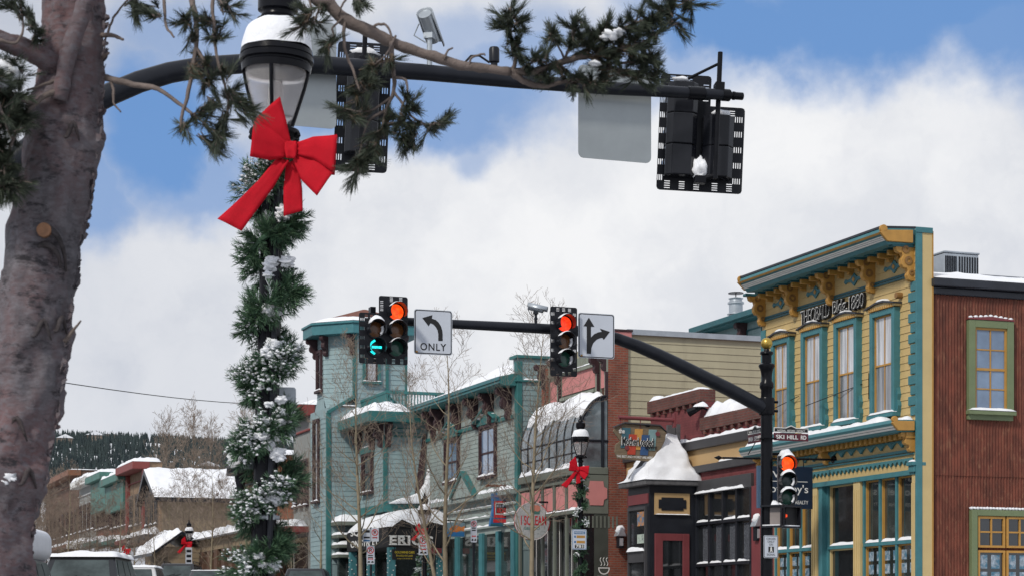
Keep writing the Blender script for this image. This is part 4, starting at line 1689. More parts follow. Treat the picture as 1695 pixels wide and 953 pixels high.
mb.grid(gsnow, 60, 14)
mb.build('greenhouse_snow', SNOW, gh, smooth=True)
mb = MB()
mb.box(tG - .10, TF, sP - .02, sG + .02, zGb - .22, zGb)
mb.build('ledge', GREYG, o, bevel=.02)
mb = MB()
mb.snow((tG - .10, sP, zGb + .003), (tG - .10, sG, zGb + .003), (tG + .3, sG, zGb + .003), (tG + .3, sP, zGb + .003), .16, 40, 5, 2, .9)
mb.build('ledge_snow', SNOW, o, smooth=True)
# lower front: pink panels, dark shop front with posts
lo = street_face(tG, sG)
lx = lambda x, y, c=0: lo.at(x, y, c)
WL = sG - sP
zP1, zP0 = lx(985, 790)[1], lx(985, 838)[1]
zb = G(tG, sP) + .2
mb = MB()
mb.fbox(lo, 0, WL, zP0 - .15, zGb - .221, -(TF - tG), 0)
mb.fbox(lo, 0, WL, zg, zg + .9, -(TF - tG), 0)
mb.fbox(lo, 0, WL, zg, zP0 - .15, -(TF - tG), -.45)
mb.build('lower_wall', DKGREEN, o)
lw = o.children[-1]
mb = MB()
e = (TF - tG)
ef = cross_face(sP + .015, 0)
# octagonal cut panel on the end, seen from the street corner
a0, b1 = ef.at(969, 795)
a1, b0 = ef.at(1004, 836)
mb.fpoly(ef, [(a0, b0 + .22), (a0 + .10, b0 + .17), (a0 + .13, b0), (a1 - .13, b0), (a1 - .10, b0 + .17), (a1, b0 + .22), (a1, b1 - .22), (a1 - .10, b1 - .17), (a1 - .13, b1), (a0 + .13, b1), (a0 + .10, b1 - .17), (a0, b1 - .22)], 0.035, .055)
n = 5
for i in range(n):
    p, q = WL * i / n + .14, WL * (i + 1) / n - .14
    mb.fbox(lo, p, q, zP0 + .06, zP1 - .08, 0, .03)
mb.build('pink_panels', PINK, lw)
mb = MB()
mb.fbox(ef, a0 - .10, a1 + .05, b0 - .25, b1 + .18, .0, .034)
for i in range(n + 1):
    p = WL * i / n
    mb.fbox(lo, p - .07, p + .07, zb - .3, zP1 + .05, -.02, .06)
mb.fbox(lo, 0, WL, zP0 - .12, zP0 - .02, 0, .12)
mb.fbox(lo, 0, WL, zP1 - .02, zP1 + .06, 0, .08)
mb.build('posts', GREYG, lw, bevel=.01)
mb = MB()
mb.snow(lo.P(.2, zP0 - .018, .0), lo.P(WL, zP0 - .018, .0), lo.P(WL, zP0 - .018, .12), lo.P(.2, zP0 - .018, .12), .06, 34, 4, 4, .9)
mb.build('panel_snow', SNOW, lw, smooth=True)
mb = MB()
mb.fbox(lo, 0, WL, zg + .9, zP0 - .16, -.46, -.30)
mb.fbox(ef, ef.at(962, 900)[0], TF, zg + .9, zP0 - .16, -.02, .012)
mb.build('shop_glass', GLS, lw)
mb = MB()
for i in range(10):
    p = WL * (i + .35) / 10
    mb.tube([lo.P(p, zb, -.28), lo.P(p, zP0 - .2, -.28)], .016, 5)
mb.build('icicle_lights', WHITEP, lw)
# coffee cup decal painted on the end window
mb = MB()
a, b = ef.at(1002, 940)
mb.ring(ef, a - .05, b, .15, .185, .013, .016, 18, a0=180, a1=360)
mb.fbox(ef, a - .235, a + .135, b, b + .03, .013, .016)
mb.fbox(ef, a - .28, a + .18, b - .26, b - .23, .013, .016)
for k in range(3):
    x_ = a - .15 + .10 * k
    mb.tube([ef.P(x_ + .03 * math.sin(j * 1.3), b + .08 + .05 * j, .014) for j in range(6)], .010, 5)
mb.build('cup_decal', WHITEP, lw)
mb = MB()
for k in range(9):
    a_ = a0 - .05 + k * .13
    mb.fbox(ef, a_, a_ + .05, zP0 - .55, zP0 - .20, .013, .03)
mb.build('spindles', GREYG, lw)
# far teal upper storey with roof vent, behind the beige wall
TB = 34.0
sb0, sb1 = S_(1264, TB) - 1.2, S_(1166, TB)
fb = street_face(TB, sb1)
Wb = sb1 - sb0
o = thing('teal_roofed_building', 'sage clapboard upper storey with teal eave showing behind the beige wall', 'building', (TB, (sb0 + sb1) / 2, G(TB, sb0)))
zE = fb.at(1172, 553)[1]
mb = MB()
mb.fbox(fb, .45, Wb, G(TB, sb0) - .3, zE + .2, -2.8, -.002)
mb.siding(fb, .45, Wb, zE - 2.0, zE - .1, .2, .018)
mb.build('wall', SAGE, o)
zt2 = fb.at(1166, 545)[1]
mb = MB()
prof(mb, fb, [(-3, zt2 + .5), (.62, zt2 + .02), (.62, zt2 - .17), (.45, zt2 - .17), (.45, zt2 - .25), (-3, zt2 - .25)], 0, Wb)
mb.build('eave', TEAL, o, bevel=.01)
mb = MB()
prof(mb, fb, [(.66, zt2 - .001), (.66, zt2 - .19), (.622, zt2 - .19), (.622, zt2 - .001)], -.01, Wb)
mb.build('fascia', TEALD, o)
mb = MB()
for x in (1180, 1235):
    a = fb.at(x, 560)[0]
    mb.extrude([fb.P(a - .12, zt2 - .25 + b * 1.1, c * .8) for c, b in SCROLL], fb.r * .24)
mb.build('brackets', PLUM, o, bevel=.01)
mb = MB()
for x in (1198, 1250):
    a = fb.at(x, 560)[0]
    for (u, v, b0_, b1_) in ((-.6, .6, .52, .56), (-.6, .6, .96, 1.0), (-.6, -.56, .52, 1.0), (.56, .6, .52, 1.0)):
        mb.fbox(fb, a + u, a + v, zt2 - b1_, zt2 - b0_, 0, .05)
mb.build('panel_mouldings', TEALD, o)
vf = Fr((0, 0, 0), (0, -1, 0))
vp = px(1218, 532, (sb1 * CT + (TB + 2.5) * ST))
v = thing('roof_vent', 'galvanised roof vent stack on the teal roof behind the beige wall', 'vent', vp)
mb = MB()
h = .0
mb.lathe([(.26, 0), (.27, .25), (.34, .27), (.34, .30), (.27, .33), (.27, .66), (.32, .68), (.32, .74), (.25, .78), (.24, .86), (.29, .88), (.29, .90), (.05, .95)], vp, 20)
mb.build('flue', GALV, v, smooth='auto')
mb = MB()
mb.lathe([(.02, .95), (.02, 1.08), (.30, 1.08), (.30, 1.11), (.02, 1.14)], vp, 20)
mb.build('cowl', DARKM, v)
mb = MB()
mb.box(vp.x - .55, vp.x + .45, vp.y - .45, vp.y + .45, vp.z - .7, vp.z + .02)
mb.build('vent_curb', GUT, v, bevel=.02)
# ---------------------------------------------------------------- 5. sage clapboard building with tower, bay and awning
TM = 23.4
s0 = S_(858, TM)
s1 = S_(706, TM)
fr = street_face(TM, s1)
W = s1 - s0
bx = lambda x, y, c=0.0: fr.at(x, y, c)
zg = G(TM, s0) - .3
GB = thing('tower_building', 'pale sage clapboard building with polygonal corner tower, bracketed eaves and a domed awning', 'building', (TM, (s0 + s1) / 2, zg))
zEv = bx(845, 642)[1]       # underside of the eave
zfz = bx(845, 690)[1]       # foot of the frieze
zled = bx(800, 822)[1]
rf = cross_face(s0, 0.0)
tq = T_(893, s0)
zpier = rf.at(875, 593)[1]
zb = G(TM, s0) + .2
mb = MB()
mb.fbox(fr, 0, W, zg, zEv + .2, -9, -.002)
mb.siding(fr, 0, W - .02, zled, zfz, .15, .016)
mb.fbox(fr, 0, W, zfz, zEv, 0, .015)
mb.build('front_wall', SAGEW, GB)
mb = MB()
mb.box(TM + .01, tq + .3, s0 - .02, s0 + .5, zg, zpier)
mb.siding(cross_face(s0 - .02, 0), TM + .12, tq + .3, zg + 2.5, zpier - .02, .17, .016)
mb.build('side_pier', SAGE, GB)
mb = MB()
mb.box(TM - .06, TM + .12, s0 - .06, s0 + .22, zg, zpier - .1)
mb.box(TM - .12, tq + .34, s0 - .12, s0 + .56, zpier, zpier + .10)
mb.box(TM - .12, tq + .34, s0 - .10, s0 + .2, rf.at(875, 632)[1], rf.at(875, 632)[1] + .06)
mb.build('corner_board', GTRIM, GB, bevel=.012)
mb = MB()
zz = rf.at(875, 632)[1] + .062
mb.snow((TM + .15, s0 - .10, zz), (tq + .2, s0 - .10, zz), (tq + .2, s0 - .02, zz), (TM + .15, s0 - .02, zz), .05, 10, 3, 1)
mb.build('pier_snow', SNOW, GB, smooth=True)
# main eave with snowy roof
ef = cross_face(s0 + .0, 0)
tE = T_(827, s0)
cE = TM - tE
zEt = ef.at(830, 622)[1]
mb = MB()
prof(mb, fr, [(-5, zEt + 1.2), (cE, zEt), (cE, zEv + .06), (cE - .15, zEv), (-.2, zEv), (-5, zEv)], -.15, W - .02)
E = mb.build('eave', GTRIM, GB, bevel=.015)
mb = MB()
prof(mb, fr, [(cE + .035, zEt - .01), (cE + .035, zEt - .12), (cE + .002, zEt - .12), (cE + .002, zEt - .01)], -.16, W)
prof(mb, fr, [(cE + .02, zEt - .19), (cE + .02, zEt - .22), (cE + .002, zEt - .22), (cE + .002, zEt - .19)], -.16, W)
mb.build('fascia_moulding', TEAL, E)
mb = MB()
hS = ef.at(850, 597)[1] - zEt


def roofsnow(u, v):
    a = -.1 + (W - .25) * u
    c = cE - .03 - (cE + 3.2) * v
    zb_ = zEt + (cE - c) * .24
    e = min(1, v * 5 + .0) ** .5 * min(1, (1 - u) * 8 + .0) ** .5 * min(1, u * 9) ** .5
    p = fr.P(a, 0, c)
    nn = noise.noise(V((p.x * .9, p.y * .9, 1))) + .4 * noise.noise(V((p.x * 3, p.y * 3, 1)))
    big = .25 + .75 * sstep(.25, .95, u)
    return fr.P(a, zb_ + .01 + e * hS * .75 * big * (1 + .3 * nn), c)


mb.grid(roofsnow, 60, 14)
mb.build('roof_snow', SNOW, GB, smooth=True)
mb, mp = MB(), MB()
bs_ = [bx(x, 680)[0] for x in (722, 735, 763, 791, 817, 846)]
bs_[-1] = min(bs_[-1], W - .12)
for a in bs_:
    mb.extrude([fr.P(a - .10, zEv - .002 + b * 1.30, c * .95) for c, b in SCROLL], fr.r * .20)
mb.build('brackets', PLUM, GB, bevel=.015)
for i in range(len(bs_) - 1):
    p, q = bs_[i] + .16, bs_[i + 1] - .16
    if q - p > .3:
        mp.fpoly(fr, [(p, zfz + .12), (q, zfz + .12), (q, zEv - .3), (q - (q - p) * .2, zEv - .12), (p + (q - p) * .2, zEv - .12), (p, zEv - .3)], .015, .05)
mp.build('frieze_panels', SAGEW, GB, bevel=.01)
mb = MB()
mb.fbox(fr, 0, W - .1, zfz - .06, zfz + .05, 0, .07)
mb.build('frieze_moulding', GTRIM, GB)
for i, (xl, xr, yt, yb) in enumerate(((797, 823.5, 706, 790), (739, 762, 728, 799))):
    aL, aR = bx(xl, 740)[0], bx(xr, 740)[0]
    b1, b0 = bx(xl, yt)[1], bx(xl, yb)[1]
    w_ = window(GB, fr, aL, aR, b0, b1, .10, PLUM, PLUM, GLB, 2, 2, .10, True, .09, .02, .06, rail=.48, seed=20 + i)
    m_ = (aL + aR) / 2
    mb = MB()
    mb.fpoly(fr, [(aL - .22, b1 + .02), (aR + .22, b1 + .02), (aR + .22, b1 + .10), (m_, b1 + .50), (aL - .22, b1 + .10)], 0, .12)
    mb.fpoly(fr, [(aL - .28, b1 + .10), (m_, b1 + .52), (aR + .28, b1 + .10), (aR + .28, b1 + .17), (m_, b1 + .60), (aL - .28, b1 + .17)], 0, .26)
    mb.build('pediment', GTRIM, w_, bevel=.01)
    mb = MB()
    for k in range(6):
        mb.blob(fr.P(aL + (aR - aL) * (k + .5) / 6, b1 + .22 + .33 * (1 - abs(2 * (k + .5) / 6 - 1)), .12), .10, k, sq=(1, 1, .5))
    mb.build('pediment_snow', SNOW, w_, smooth=True)
# ledge, small gable, shop front
mb = MB()
mb.fbox(fr, .0, W, zled - .10, zled + .06, 0, .30)
for k in range(3):
    mb.fbox(fr, .0, W, zled - .42 - .34 * k, zled - .36 - .34 * k, 0, .10)
mb.fbox(fr, 0, W, zg, zled - .101, -.3, -.0)
mb.build('sign_band', SAGEW, GB, bevel=.01)
ga, gb_ = bx(762, 828)[0], bx(800, 812)[0]
gz = bx(781, 779)[1]
mb = MB()
mb.fpoly(fr, [(ga, zled + .061), (gb_, zled + .061), ((ga + gb_) / 2, gz - .12)], 0, .35)
mb.build('gable', SAGEW, GB)
mb = MB()
mid = (ga + gb_) / 2
mb.fpoly(fr, [(ga - .12, zled + .06), (ga + .06, zled + .06), (mid, gz - .14), (mid, gz)], .20, .42)
mb.fpoly(fr, [(gb_ + .12, zled + .06), (mid, gz), (mid, gz - .14), (gb_ - .06, zled + .06)], .20, .42)
mb.build('gable_trim', GTRIM, GB)
mb = MB()
mb.snow(fr.P(.1, zled + .062, .0), fr.P(ga - .1, zled + .062, .0), fr.P(ga - .1, zled + .062, .3), fr.P(.1, zled + .062, .3), .12, 30, 4, 4, .8)
mb.snow(fr.P(gb_ + .1, zled + .062, .0), fr.P(W - .1, zled + .062, .0), fr.P(W - .1, zled + .062, .3), fr.P(gb_ + .1, zled + .062, .3), .12, 30, 4, 5, .8)
for k in range(3):
    mb.snow(fr.P(.1, zled - .359 - .34 * k, .0), fr.P(W - .1, zled - .359 - .34 * k, .0), fr.P(W - .1, zled - .359 - .34 * k, .1), fr.P(.1, zled - .359 - .34 * k, .1), .045, 70, 3, 6 + k, 1.2)
mb.build('ledge_snow', SNOW, GB, smooth=True)
ztop = zled - 1.25
mb = MB()
for x in (731, 760, 800, 828, 853):
    a = min(bx(x, 900)[0], W - .16)
    mb.fbox(fr, a - .16, a + .16, zb - .4, ztop, -.02, .12)
mb.build('shop_posts', TEAL, GB, bevel=.012)
mb = MB()
mb.fbox(fr, 0, W, zb - .4, ztop - .05, -.0, .02)
mb.build('shop_glass', GLW, GB)
# ---- bay between the front and the tower
tb = T_(636, s1)
sb_ = S_(593, tb)
pf = cross_face(s1, 0.0)
sf = street_face(tb, sb_)
Wb = sb_ - s1
zbt = pf.at(660, 700)[1]
zbb = pf.at(670, 838)[1]
zsh = pf.at(670, 722)[1]
tcut = T_(706, s1)
mb = MB()
mb.box(tb, TM + 1, s1 + .002, sb_, zbb, zbt)
mb.siding(pf, tb + .08, tcut, zbb + .1, zsh, .17, .016)
mb.siding(sf, .05, Wb - .08, zbb + .1, zsh, .17, .016)
mb.build('bay_wall', SAGE, GB)
mb = MB()
mb.fbox(pf, tb - .04, tb + .12, zbb, zsh, -.05, .05)
mb.fbox(pf, tb, tcut, zsh - .02, zsh + .05, 0, .05)
mb.fbox(sf, 0, Wb, zsh - .02, zsh + .05, 0, .05)
a0, b1 = pf.at(648, 707)
a1, b0 = pf.at(698, 718)
for (u, v, p, q) in ((a0, a1, b1 - .04, b1), (a0, a1, b0, b0 + .04), (a0, a0 + .04, b0 + .041, b1 - .041), (a1 - .04, a1, b0 + .041, b1 - .041)):
    mb.fbox(pf, u, v, p, q, 0, .05)
mb.fbox(pf, tb - .06, tcut + .1, zbb - .20, zbb + .08, -.1, .08)
mb.fbox(sf, 0, Wb + .05, zbb - .20, zbb + .08, -.1, .08)
mb.build('bay_trims', GTRIM, GB, bevel=.01)
mb = MB()
pe = V((tb - .75, s1 - .70, 0))
zr0, zr1 = zbt, pf.at(660, 683)[1]
# eave of the bay: fascia boxes with a cut corner
mb.extrude([V((tb - .75, s1 - .55, zr0)), V((TM - cE - .02, s1 - .55, zr0)), V((TM + .4, s1 - .3, zr0)), V((TM + .4, sb_ + .3, zr0)), V((tb - .75, sb_ + .3, zr0))], (0, 0, zr1 - zr0))
mb.build('bay_eave', GTRIM, GB, bevel=.015)
mb = MB()
mb.snow((tb - .72, s1 - .52, zr1), (TM - cE - .05, s1 - .52, zr1), (TM - .3, sb_ + .2, zr1 + .2), (tb - .72, sb_ + .2, zr1), .30, 30, 16, 3, .5)
mb.build('bay_roof_snow', SNOW, GB, smooth=True)
mb = MB()
for s_ in (s1 + .15, s1 + 1.3, sb_ - .5):
    a = sb_ - s_
    mb.extrude([sf.P(a - .1, zr0 - .002 + b * 1.1, c * .9) for c, b in SCROLL], sf.r * .20)
for t_ in (tb + .12,):
    mb.extrude([pf.P(t_ - .1, zr0 - .002 + b * 1.1, c * .75) for c, b in SCROLL], pf.r * .20)
mb.build('bay_brackets', PLUM, GB, bevel=.015)
a0, b1 = sf.at(602, 752)
a1, b0 = sf.at(619, 812)
w_ = window(GB, sf, a0, a1, b0, b1, .12, PLUM, PLUM, GLS, 1, 2, .10, True, .05, .02, .06, seed=33)
mb = MB()
mb.fbox(sf, a0 - .12, a1 + .12, b1, b1 + .22, 0, .14)
mb.build('hood', GTRIM, w_)
mb = MB()
mb.snow(sf.P(a0 - .1, b1 + .221, 0), sf.P(a1 + .1, b1 + .221, 0), sf.P(a1 + .1, b1 + .221, .14), sf.P(a0 - .1, b1 + .221, .14), .06, 8, 4, 1)
mb.build('hood_snow', SNOW, w_, smooth=True)
# sloping dark strip and drifted snow against the bay
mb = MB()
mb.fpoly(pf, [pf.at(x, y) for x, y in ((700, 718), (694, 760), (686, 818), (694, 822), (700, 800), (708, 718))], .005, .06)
mb.build('sloped_strip', PLUM, GB)
mb = MB()
mb.fpoly(pf, [pf.at(x, y) for x, y in ((640, 833), (712, 833), (712, 740), (706, 775), (700, 800), (690, 815), (672, 822), (655, 826))], .065, .42)
mb.build('drifted_snow', SNOW, GB, bevel=.09, seg=3)
# balcony railing above the bay
zrl = pf.at(640, 648)[1]
mb = MB()
rs = s1 + .5
q0, q1 = T_(640, rs), T_(722, rs)
qf = cross_face(rs, 0.0)
ztopr, zbotr = qf.at(680, 650)[1], qf.at(680, 688)[1]
mb.fbox(qf, q0 - .06, q1 + .3, ztopr - .05, ztopr + .06, -.06, .06)
mb.fbox(qf, q0, q1, zbotr, zbotr + .07, -.03, .03)
n = 16
for i in range(n + 1):
    a = q0 + (q1 - q0) * i / n
    k = .045 if i in (0, n) else .018
    mb.fbox(qf, a - k, a + k, zbotr - .3, ztopr - .051, -k, k)
# solid skirt along the street side of the balcony
for (sA, sB_) in ((rs, sb_ + .6),):
    mb.box(q0 - .03, q0 + .03, sA, sB_, zbotr - .3, ztopr - .052)
    mb.box(q0 - .05, q0 + .05, sA + .061, sB_, ztopr - .05, ztopr + .05)
mb.tube([qf.P(q0 + .05, ztopr - .1, -.1), qf.P(q1 * .45 + q0 * .55, zbotr + .05, -.1)], .05, 4)
mb.build('balcony_railing', GTRIM, GB, bevel=.006)
# ---- tower
sT = s1 + 4.0
sT = sb_ + .4
tL = T_(542, sT)
sTf = S_(514, tL)
tf = cross_face(sT, 0.0)
ts = street_face(tL, sTf)
zTe = px(590, 553, sT * CT + 22 * ST).z
zCh = tf.at(545, 682)[1]
zg2 = G(tL, sT) - .3
tR = TM + 2.5
mb = MB()
mb.box(tL, tR, sT, sTf, zg2, zCh + .2)
mb.siding(tf, tL + .1, T_(595, sT) + .4, zg2 + 2, zCh, .19, .018)
mb.siding(ts, .05, sTf - sT - .05, zg2 + 2, zCh, .19, .018)
mb.build('tower_base', MINT, GB)
mb = MB()
mb.fbox(tf, tL - .05, tL + .13, zg2, zCh, -.08, .05)
mb.build('tower_corner_board', GTRIM, GB, bevel=.012)
# upper tower: octagonal
p588, p670 = T_(588, sT), T_(672, sT)
d = 1.0
OCT = [(p588, sT), (p670, sT), (p670 + .01, sT + .6), (p670 + .01, sT + 2.2), (p670, sT + 2.95), (p588, sT + 2.95), (p588 - d, sT + d + .95), (p588 - d, sT + d)]
zU0 = tf.at(590, 655)[1]


def oct_ring(z, k=1.0):
    cx = sum(p[0] for p in OCT) / 8
    cy = sum(p[1] for p in OCT) / 8
    if k > 1.1:      # even overhang
        e = 1.55 * (k - 1)
        r_ = []
        for p in OCT:
            dx = e if p[0] >= p670 - .02 else (-e if p[0] < p588 - .5 else -e * .45)
            dy = -e if p[1] < sT + .1 else (e if p[1] > sT + 2.8 else (-e * .45 if p[1] < sT + 1.5 else e * .45))
            if p[0] >= p670 - .02 and sT + .1 < p[1] < sT + 2.8:
                dy = 0
            r_.append(V((p[0] + dx, p[1] + dy, z)))
        return r_
    return [V((cx + (p[0] - cx) * k, cy + (p[1] - cy) * k, z)) for p in OCT]


mb = MB()
mb.extrude(oct_ring(zU0 - .02, .995), (0, 0, zTe - zU0))
for i in (0, 7, 6, 5):
    p, q = V(OCT[i] + (0,)), V(OCT[(i + 1) % 8] + (0,))
    f_ = Fr(p, q - p)
    if f_.n.dot(V((f_.o.x - (p588 + p670) / 2, f_.o.y - (sT + 1.4), 0))) < 0:
        f_ = Fr(q, p - q)
    L = (q - p).length
    if i == 0:
        mb.siding(f_, 0, L, zU0 - 1.6, zTe, .19, .018)
    else:
        mb.siding(f_, 0, L, zU0, zTe, .19, .018)
# chamfered transition from the diagonal down to the square corner
A, B = V((p588, sT, zU0)), V((p588 - d, sT + d, zU0))
n = 9
cB = V((tL, sT, zCh))
for i in range(n):
    u, v = i / n, (i + 1) / n
    p0, p1 = A.lerp(cB + V((.02, -.0, 0)), u), A.lerp(cB + V((.02, 0, 0)), v)
    q0_, q1_ = B.lerp(cB + V((0, .02, 0)), u), B.lerp(cB + V((0, .02, 0)), v)
    nn = V((-.7, -.7, 0)) * .018
    mb.add([p0, q0_, q1_ + nn, p1 + nn, q1_, p1], [(0, 1, 2, 3), (2, 4, 5, 3)])
# street face flaring down
mb.add([V((p588 - d, sT + d, zU0)), V((p588 - d, sT + d + .95, zU0)), V((tL - .002, sTf, zCh - .6)), V((tL - .002, sT, zCh - .6))], [(0, 1, 2, 3)])
mb.add([V((p588 - d, sT + d + .95, zU0)), V((p588, sT + 2.95, zU0)), V((tL + .2, sTf, zCh - .6)), V((tL - .002, sTf, zCh - .6))], [(0, 1, 2, 3)])
mb.build('upper_tower', MINT, GB)
mb = MB()
for p in (OCT[0], ):
    mb.box(p[0] - .10, p[0] + .05, p[1] - .05, p[1] + .06, zU0 - .1, zTe)
mb.box(OCT[1][0] - .05, OCT[1][0] + .05, OCT[1][1] - .05, OCT[1][1] + .05, zU0 - 1.5, zTe)
x_ = T_(640, sT)
mb.box(x_ - .05, x_ + .06, sT - .09, sT - .01, zU0 - .3, zTe)
mb.tube([A + V((-.02, -.05, 0)), cB + V((.0, -.05, .0))], .085, 4)
mb.build('tower_trim', GTRIM, GB, bevel=.01)
# tower windows
f0 = cross_face(sT, 0.0)
a0, b1 = f0.at(600, 560)
a1, b0 = f0.at(629, 632)
window(GB, f0, a0, a1, b0, b1, .12, GTRIM, PLUM, GLP, 1, 2, .08, True, .05, .03, .07, seed=44)
f7 = Fr(V(OCT[7] + (0,)), V(OCT[6] + (0,)) - V(OCT[7] + (0,)))
fs_ = street_face(p588 - d, sT + d + .95)
zw1, zw0 = px(531, 572, sT * CT + 21 * ST).z, px(531, 640, sT * CT + 21 * ST).z
window(GB, fs_, .12, .86, zw0, zw1, .12, PLUM, PLUM, GLS, 1, 2, .08, True, .05, .03, .06, seed=45)
a0, b1 = ts.at(521, 695)
a1, b0 = ts.at(530, 828)
window(GB, ts, a0, a1, b0, b1, .10, PLUM, PLUM, GLS, 1, 2, .08, True, .05, .03, .06, seed=46)
mb = MB()
mb.extrude(oct_ring(zTe - .02, 1.34), (0, 0, .38))
mb.extrude(oct_ring(zTe + .361, 1.38), (0, 0, .09))
mb.build('tower_eave', TEAL, GB, bevel=.015)
mb = MB()
rt, rb = oct_ring(zTe + .452, 1.37), oct_ring(zTe + 1.2, .04)
mb.add(rt + rb, [(i, (i + 1) % 8, 8 + (i + 1) % 8, 8 + i) for i in range(8)])
mb.build('tower_roof', WOODR, GB)
mb = MB()
for i in (7, 0, 1, 2):
    p, q = rt[i], rt[(i + 1) % 8]
    k = .30
    mb.snow(p + V((0, 0, .01)), q + V((0, 0, .01)), q.lerp(rb[(i + 1) % 8], k) + V((0, 0, .01)), p.lerp(rb[i], k) + V((0, 0, .01)), .035, 12, 8, i, .9)
mb.build('tower_snow', SNOW, GB, smooth=True)
mb = MB()
for (i, u) in ((7, .1), (7, .95), (0, .95), (6, .95)):
    p, q = V(OCT[i] + (0,)), V(OCT[(i + 1) % 8] + (0,))
    pt = p.lerp(q, u) if i != 6 else V(OCT[6] + (0,))
    ctr = V(((p588 + p670) / 2, sT + 1.45, 0))
    f_ = Fr(p, q - p)
    nrm = f_.n if f_.n.dot(p - ctr) > 0 else -f_.n
    rr = nrm.cross(V((0, 0, 1)))
    mb.extrude([pt + nrm * (c * .8) + V((0, 0, zTe - .022 + b * .95)) - rr * .08 for c, b in SCROLL], rr * .16)
mb.build('tower_brackets', PLUM, GB, bevel=.012)
# ---- domed awning under the bay
sAw = S_(744, TM)
af = cross_face(sAw, 0.0)
tA0, tA1 = T_(643, sAw), TM - .02
zA1, zA0 = af.at(690, 872)[1], af.at(690, 905)[1]
AWN = mat('black_awning_canvas', (0.012, 0.012, 0.014), 0.75, .25, 4, bump=.2)
sA2 = S_(574, tA0)
zdome = af.at(680, 838)[1]
mb = MB()
mb.box(tA0, tA1, sAw, sA2, zA0, zA1)
mb.build('awning', AWN, GB, bevel=.02)
AW = GB.children[-1]
mb = MB()


def dome(u, v):
    t_ = tA0 - .03 + (tA1 - tA0 + .03) * u
    s_ = sAw - .03 + (sA2 - sAw + .05) * v
    e = min(1, u * (tA1 - tA0) / 1.5) if u < .5 else 1
    e2 = min(1, min(v, 1 - v) * (sA2 - sAw) / 1.3)
    k = math.sqrt(max(0, 1 - (1 - e) ** 2)) * math.sqrt(max(0, 1 - (1 - e2) ** 2))
    nn = noise.noise(V((t_ * 1.3, s_ * 1.3, 5)))
    return V((t_, s_, zA1 + .01 + (zdome - zA1) * k * (1 + .05 * nn)))


mb.grid(dome, 26, 34)
mb.build('dome_snow', SNOW, AW, smooth=True)
mb = MB()     # canvas showing below the ragged snow edge
mb.extrude([af.P(tA0 + .1, zA1 - .01, .01), af.P(tA1, zA1 - .01, .01), af.P(tA1, zA1 + .05, .01), af.P(tA0 + 1.6, zA1 + .20, .01), af.P(tA0 + 1.0, zA1 + .06, .01), af.P(tA0 + .5, zA1 + .28, .01)], af.n * .02)
mb.build('canvas_fold', AWN, AW)
a0, b0 = af.at(644, 902)
a1, b1 = af.at(716, 888)
SER = SIGNW
text(AW, 'lettering', "ERIC'S", af, a0 + .02, b0 + .02, .012, a1 - a0, b1 - b0 + .02, WHITEP, .01, bold=.035, spacing=1.1)
mb = MB()     # slab serifs of the awning letters
hL = b1 - b0 + .02
wl = (a1 - a0)
for (q0_, q1_) in ((.0, .17), (.20, .36), (.385, .475)):
    for z_ in (b0 + .02, b0 + .02 + hL - .035):
        mb.fbox(af, a0 + .02 + wl * q0_ - .03, a0 + .02 + wl * q1_ * .98, z_, z_ + .035, .012, .0215)
mb.build('letter_serifs', WHITEP, AW)
asf = street_face(tA0, sA2)
u0, v0 = asf.at(580, 892)
u1, v1 = asf.at(634, 880)
text(AW, 'lettering', 'SQUARE', asf, u0 + .1, v1 - .02, .012, (u1 - u0) * .8, .26, WHITEP, .01, bold=.02)
text(AW, 'lettering', 'ON STREET', asf, u0 + .1, v1 - .42, .012, (u1 - u0) * .85, .26, WHITEP, .01, bold=.02)
mb = MB()
STR = []
for (tt, ss) in ((tA0 + .15, sAw + .15), (tA0 + .15, sA2 - .3), (tA0 + 1.4, sAw + .15), (tA0 + .15, (sAw + sA2) / 2), (TM - .3, sAw + .15)):
    mb.box(tt - .13, tt + .13, ss - .13, ss + .13, zg, zA0 - .002)
    STR.append((tt, ss))
mb.build('awning_posts', TEAL, GB, bevel=.015)
mb = MB()
rn = random.Random(8)
for (tt, ss) in STR:
    for k in range(16):
        z_ = zA0 - .15 - .17 * k
        x_ = tt + rn.uniform(-.12, .12)
        mb.blob((x_, ss - .145, z_), .024, k, n=4, m=6)
        mb.blob((tt - .145, ss + rn.uniform(-.12, .12), z_ - .08), .022, k, n=4, m=6)
tag(mb.build('fairy_lights', WHITEP, GB), kind='stuff')
mb = MB()
mb.box(tb + .4, TM, sb_ - 1.2, sb_ - .9, zg, zbb - .2)
mb.box(tL + .3, TM + 1, sT - .6, sT - .3, zg, zg + 3.4)
mb.build('shop_glass', GLW, GB)
mb = MB()      # porch roof with snow left of the awning
zz = asf.at(575, 862)[1]
mb.box(tA0 - .35, tA0 + .8, sA2 + .02, sA2 + 1.6, zz - .14, zz)
for k in range(3):
    mb.box(tA0 - .32, tA0 + .8, sA2 + .1, sA2 + 1.3, zz - .62 - .38 * k, zz - .50 - .38 * k)
mb.build('porch_roof', GREYG, GB, bevel=.02)
mb = MB()
mb.snow((tA0 - .35, sA2 + .02, zz), (tA0 + .8, sA2 + .02, zz), (tA0 + .8, sA2 + 1.6, zz), (tA0 - .35, sA2 + 1.6, zz), .24, 12, 14, 2)
for k in range(3):
    z_ = zz - .50 - .38 * k
    mb.snow((tA0 - .32, sA2 + .1, z_), (tA0 + .2, sA2 + .1, z_), (tA0 + .2, sA2 + 1.3, z_), (tA0 - .32, sA2 + 1.3, z_), .10, 8, 12, k, .8)
mb.build('porch_snow', SNOW, GB, smooth=True)

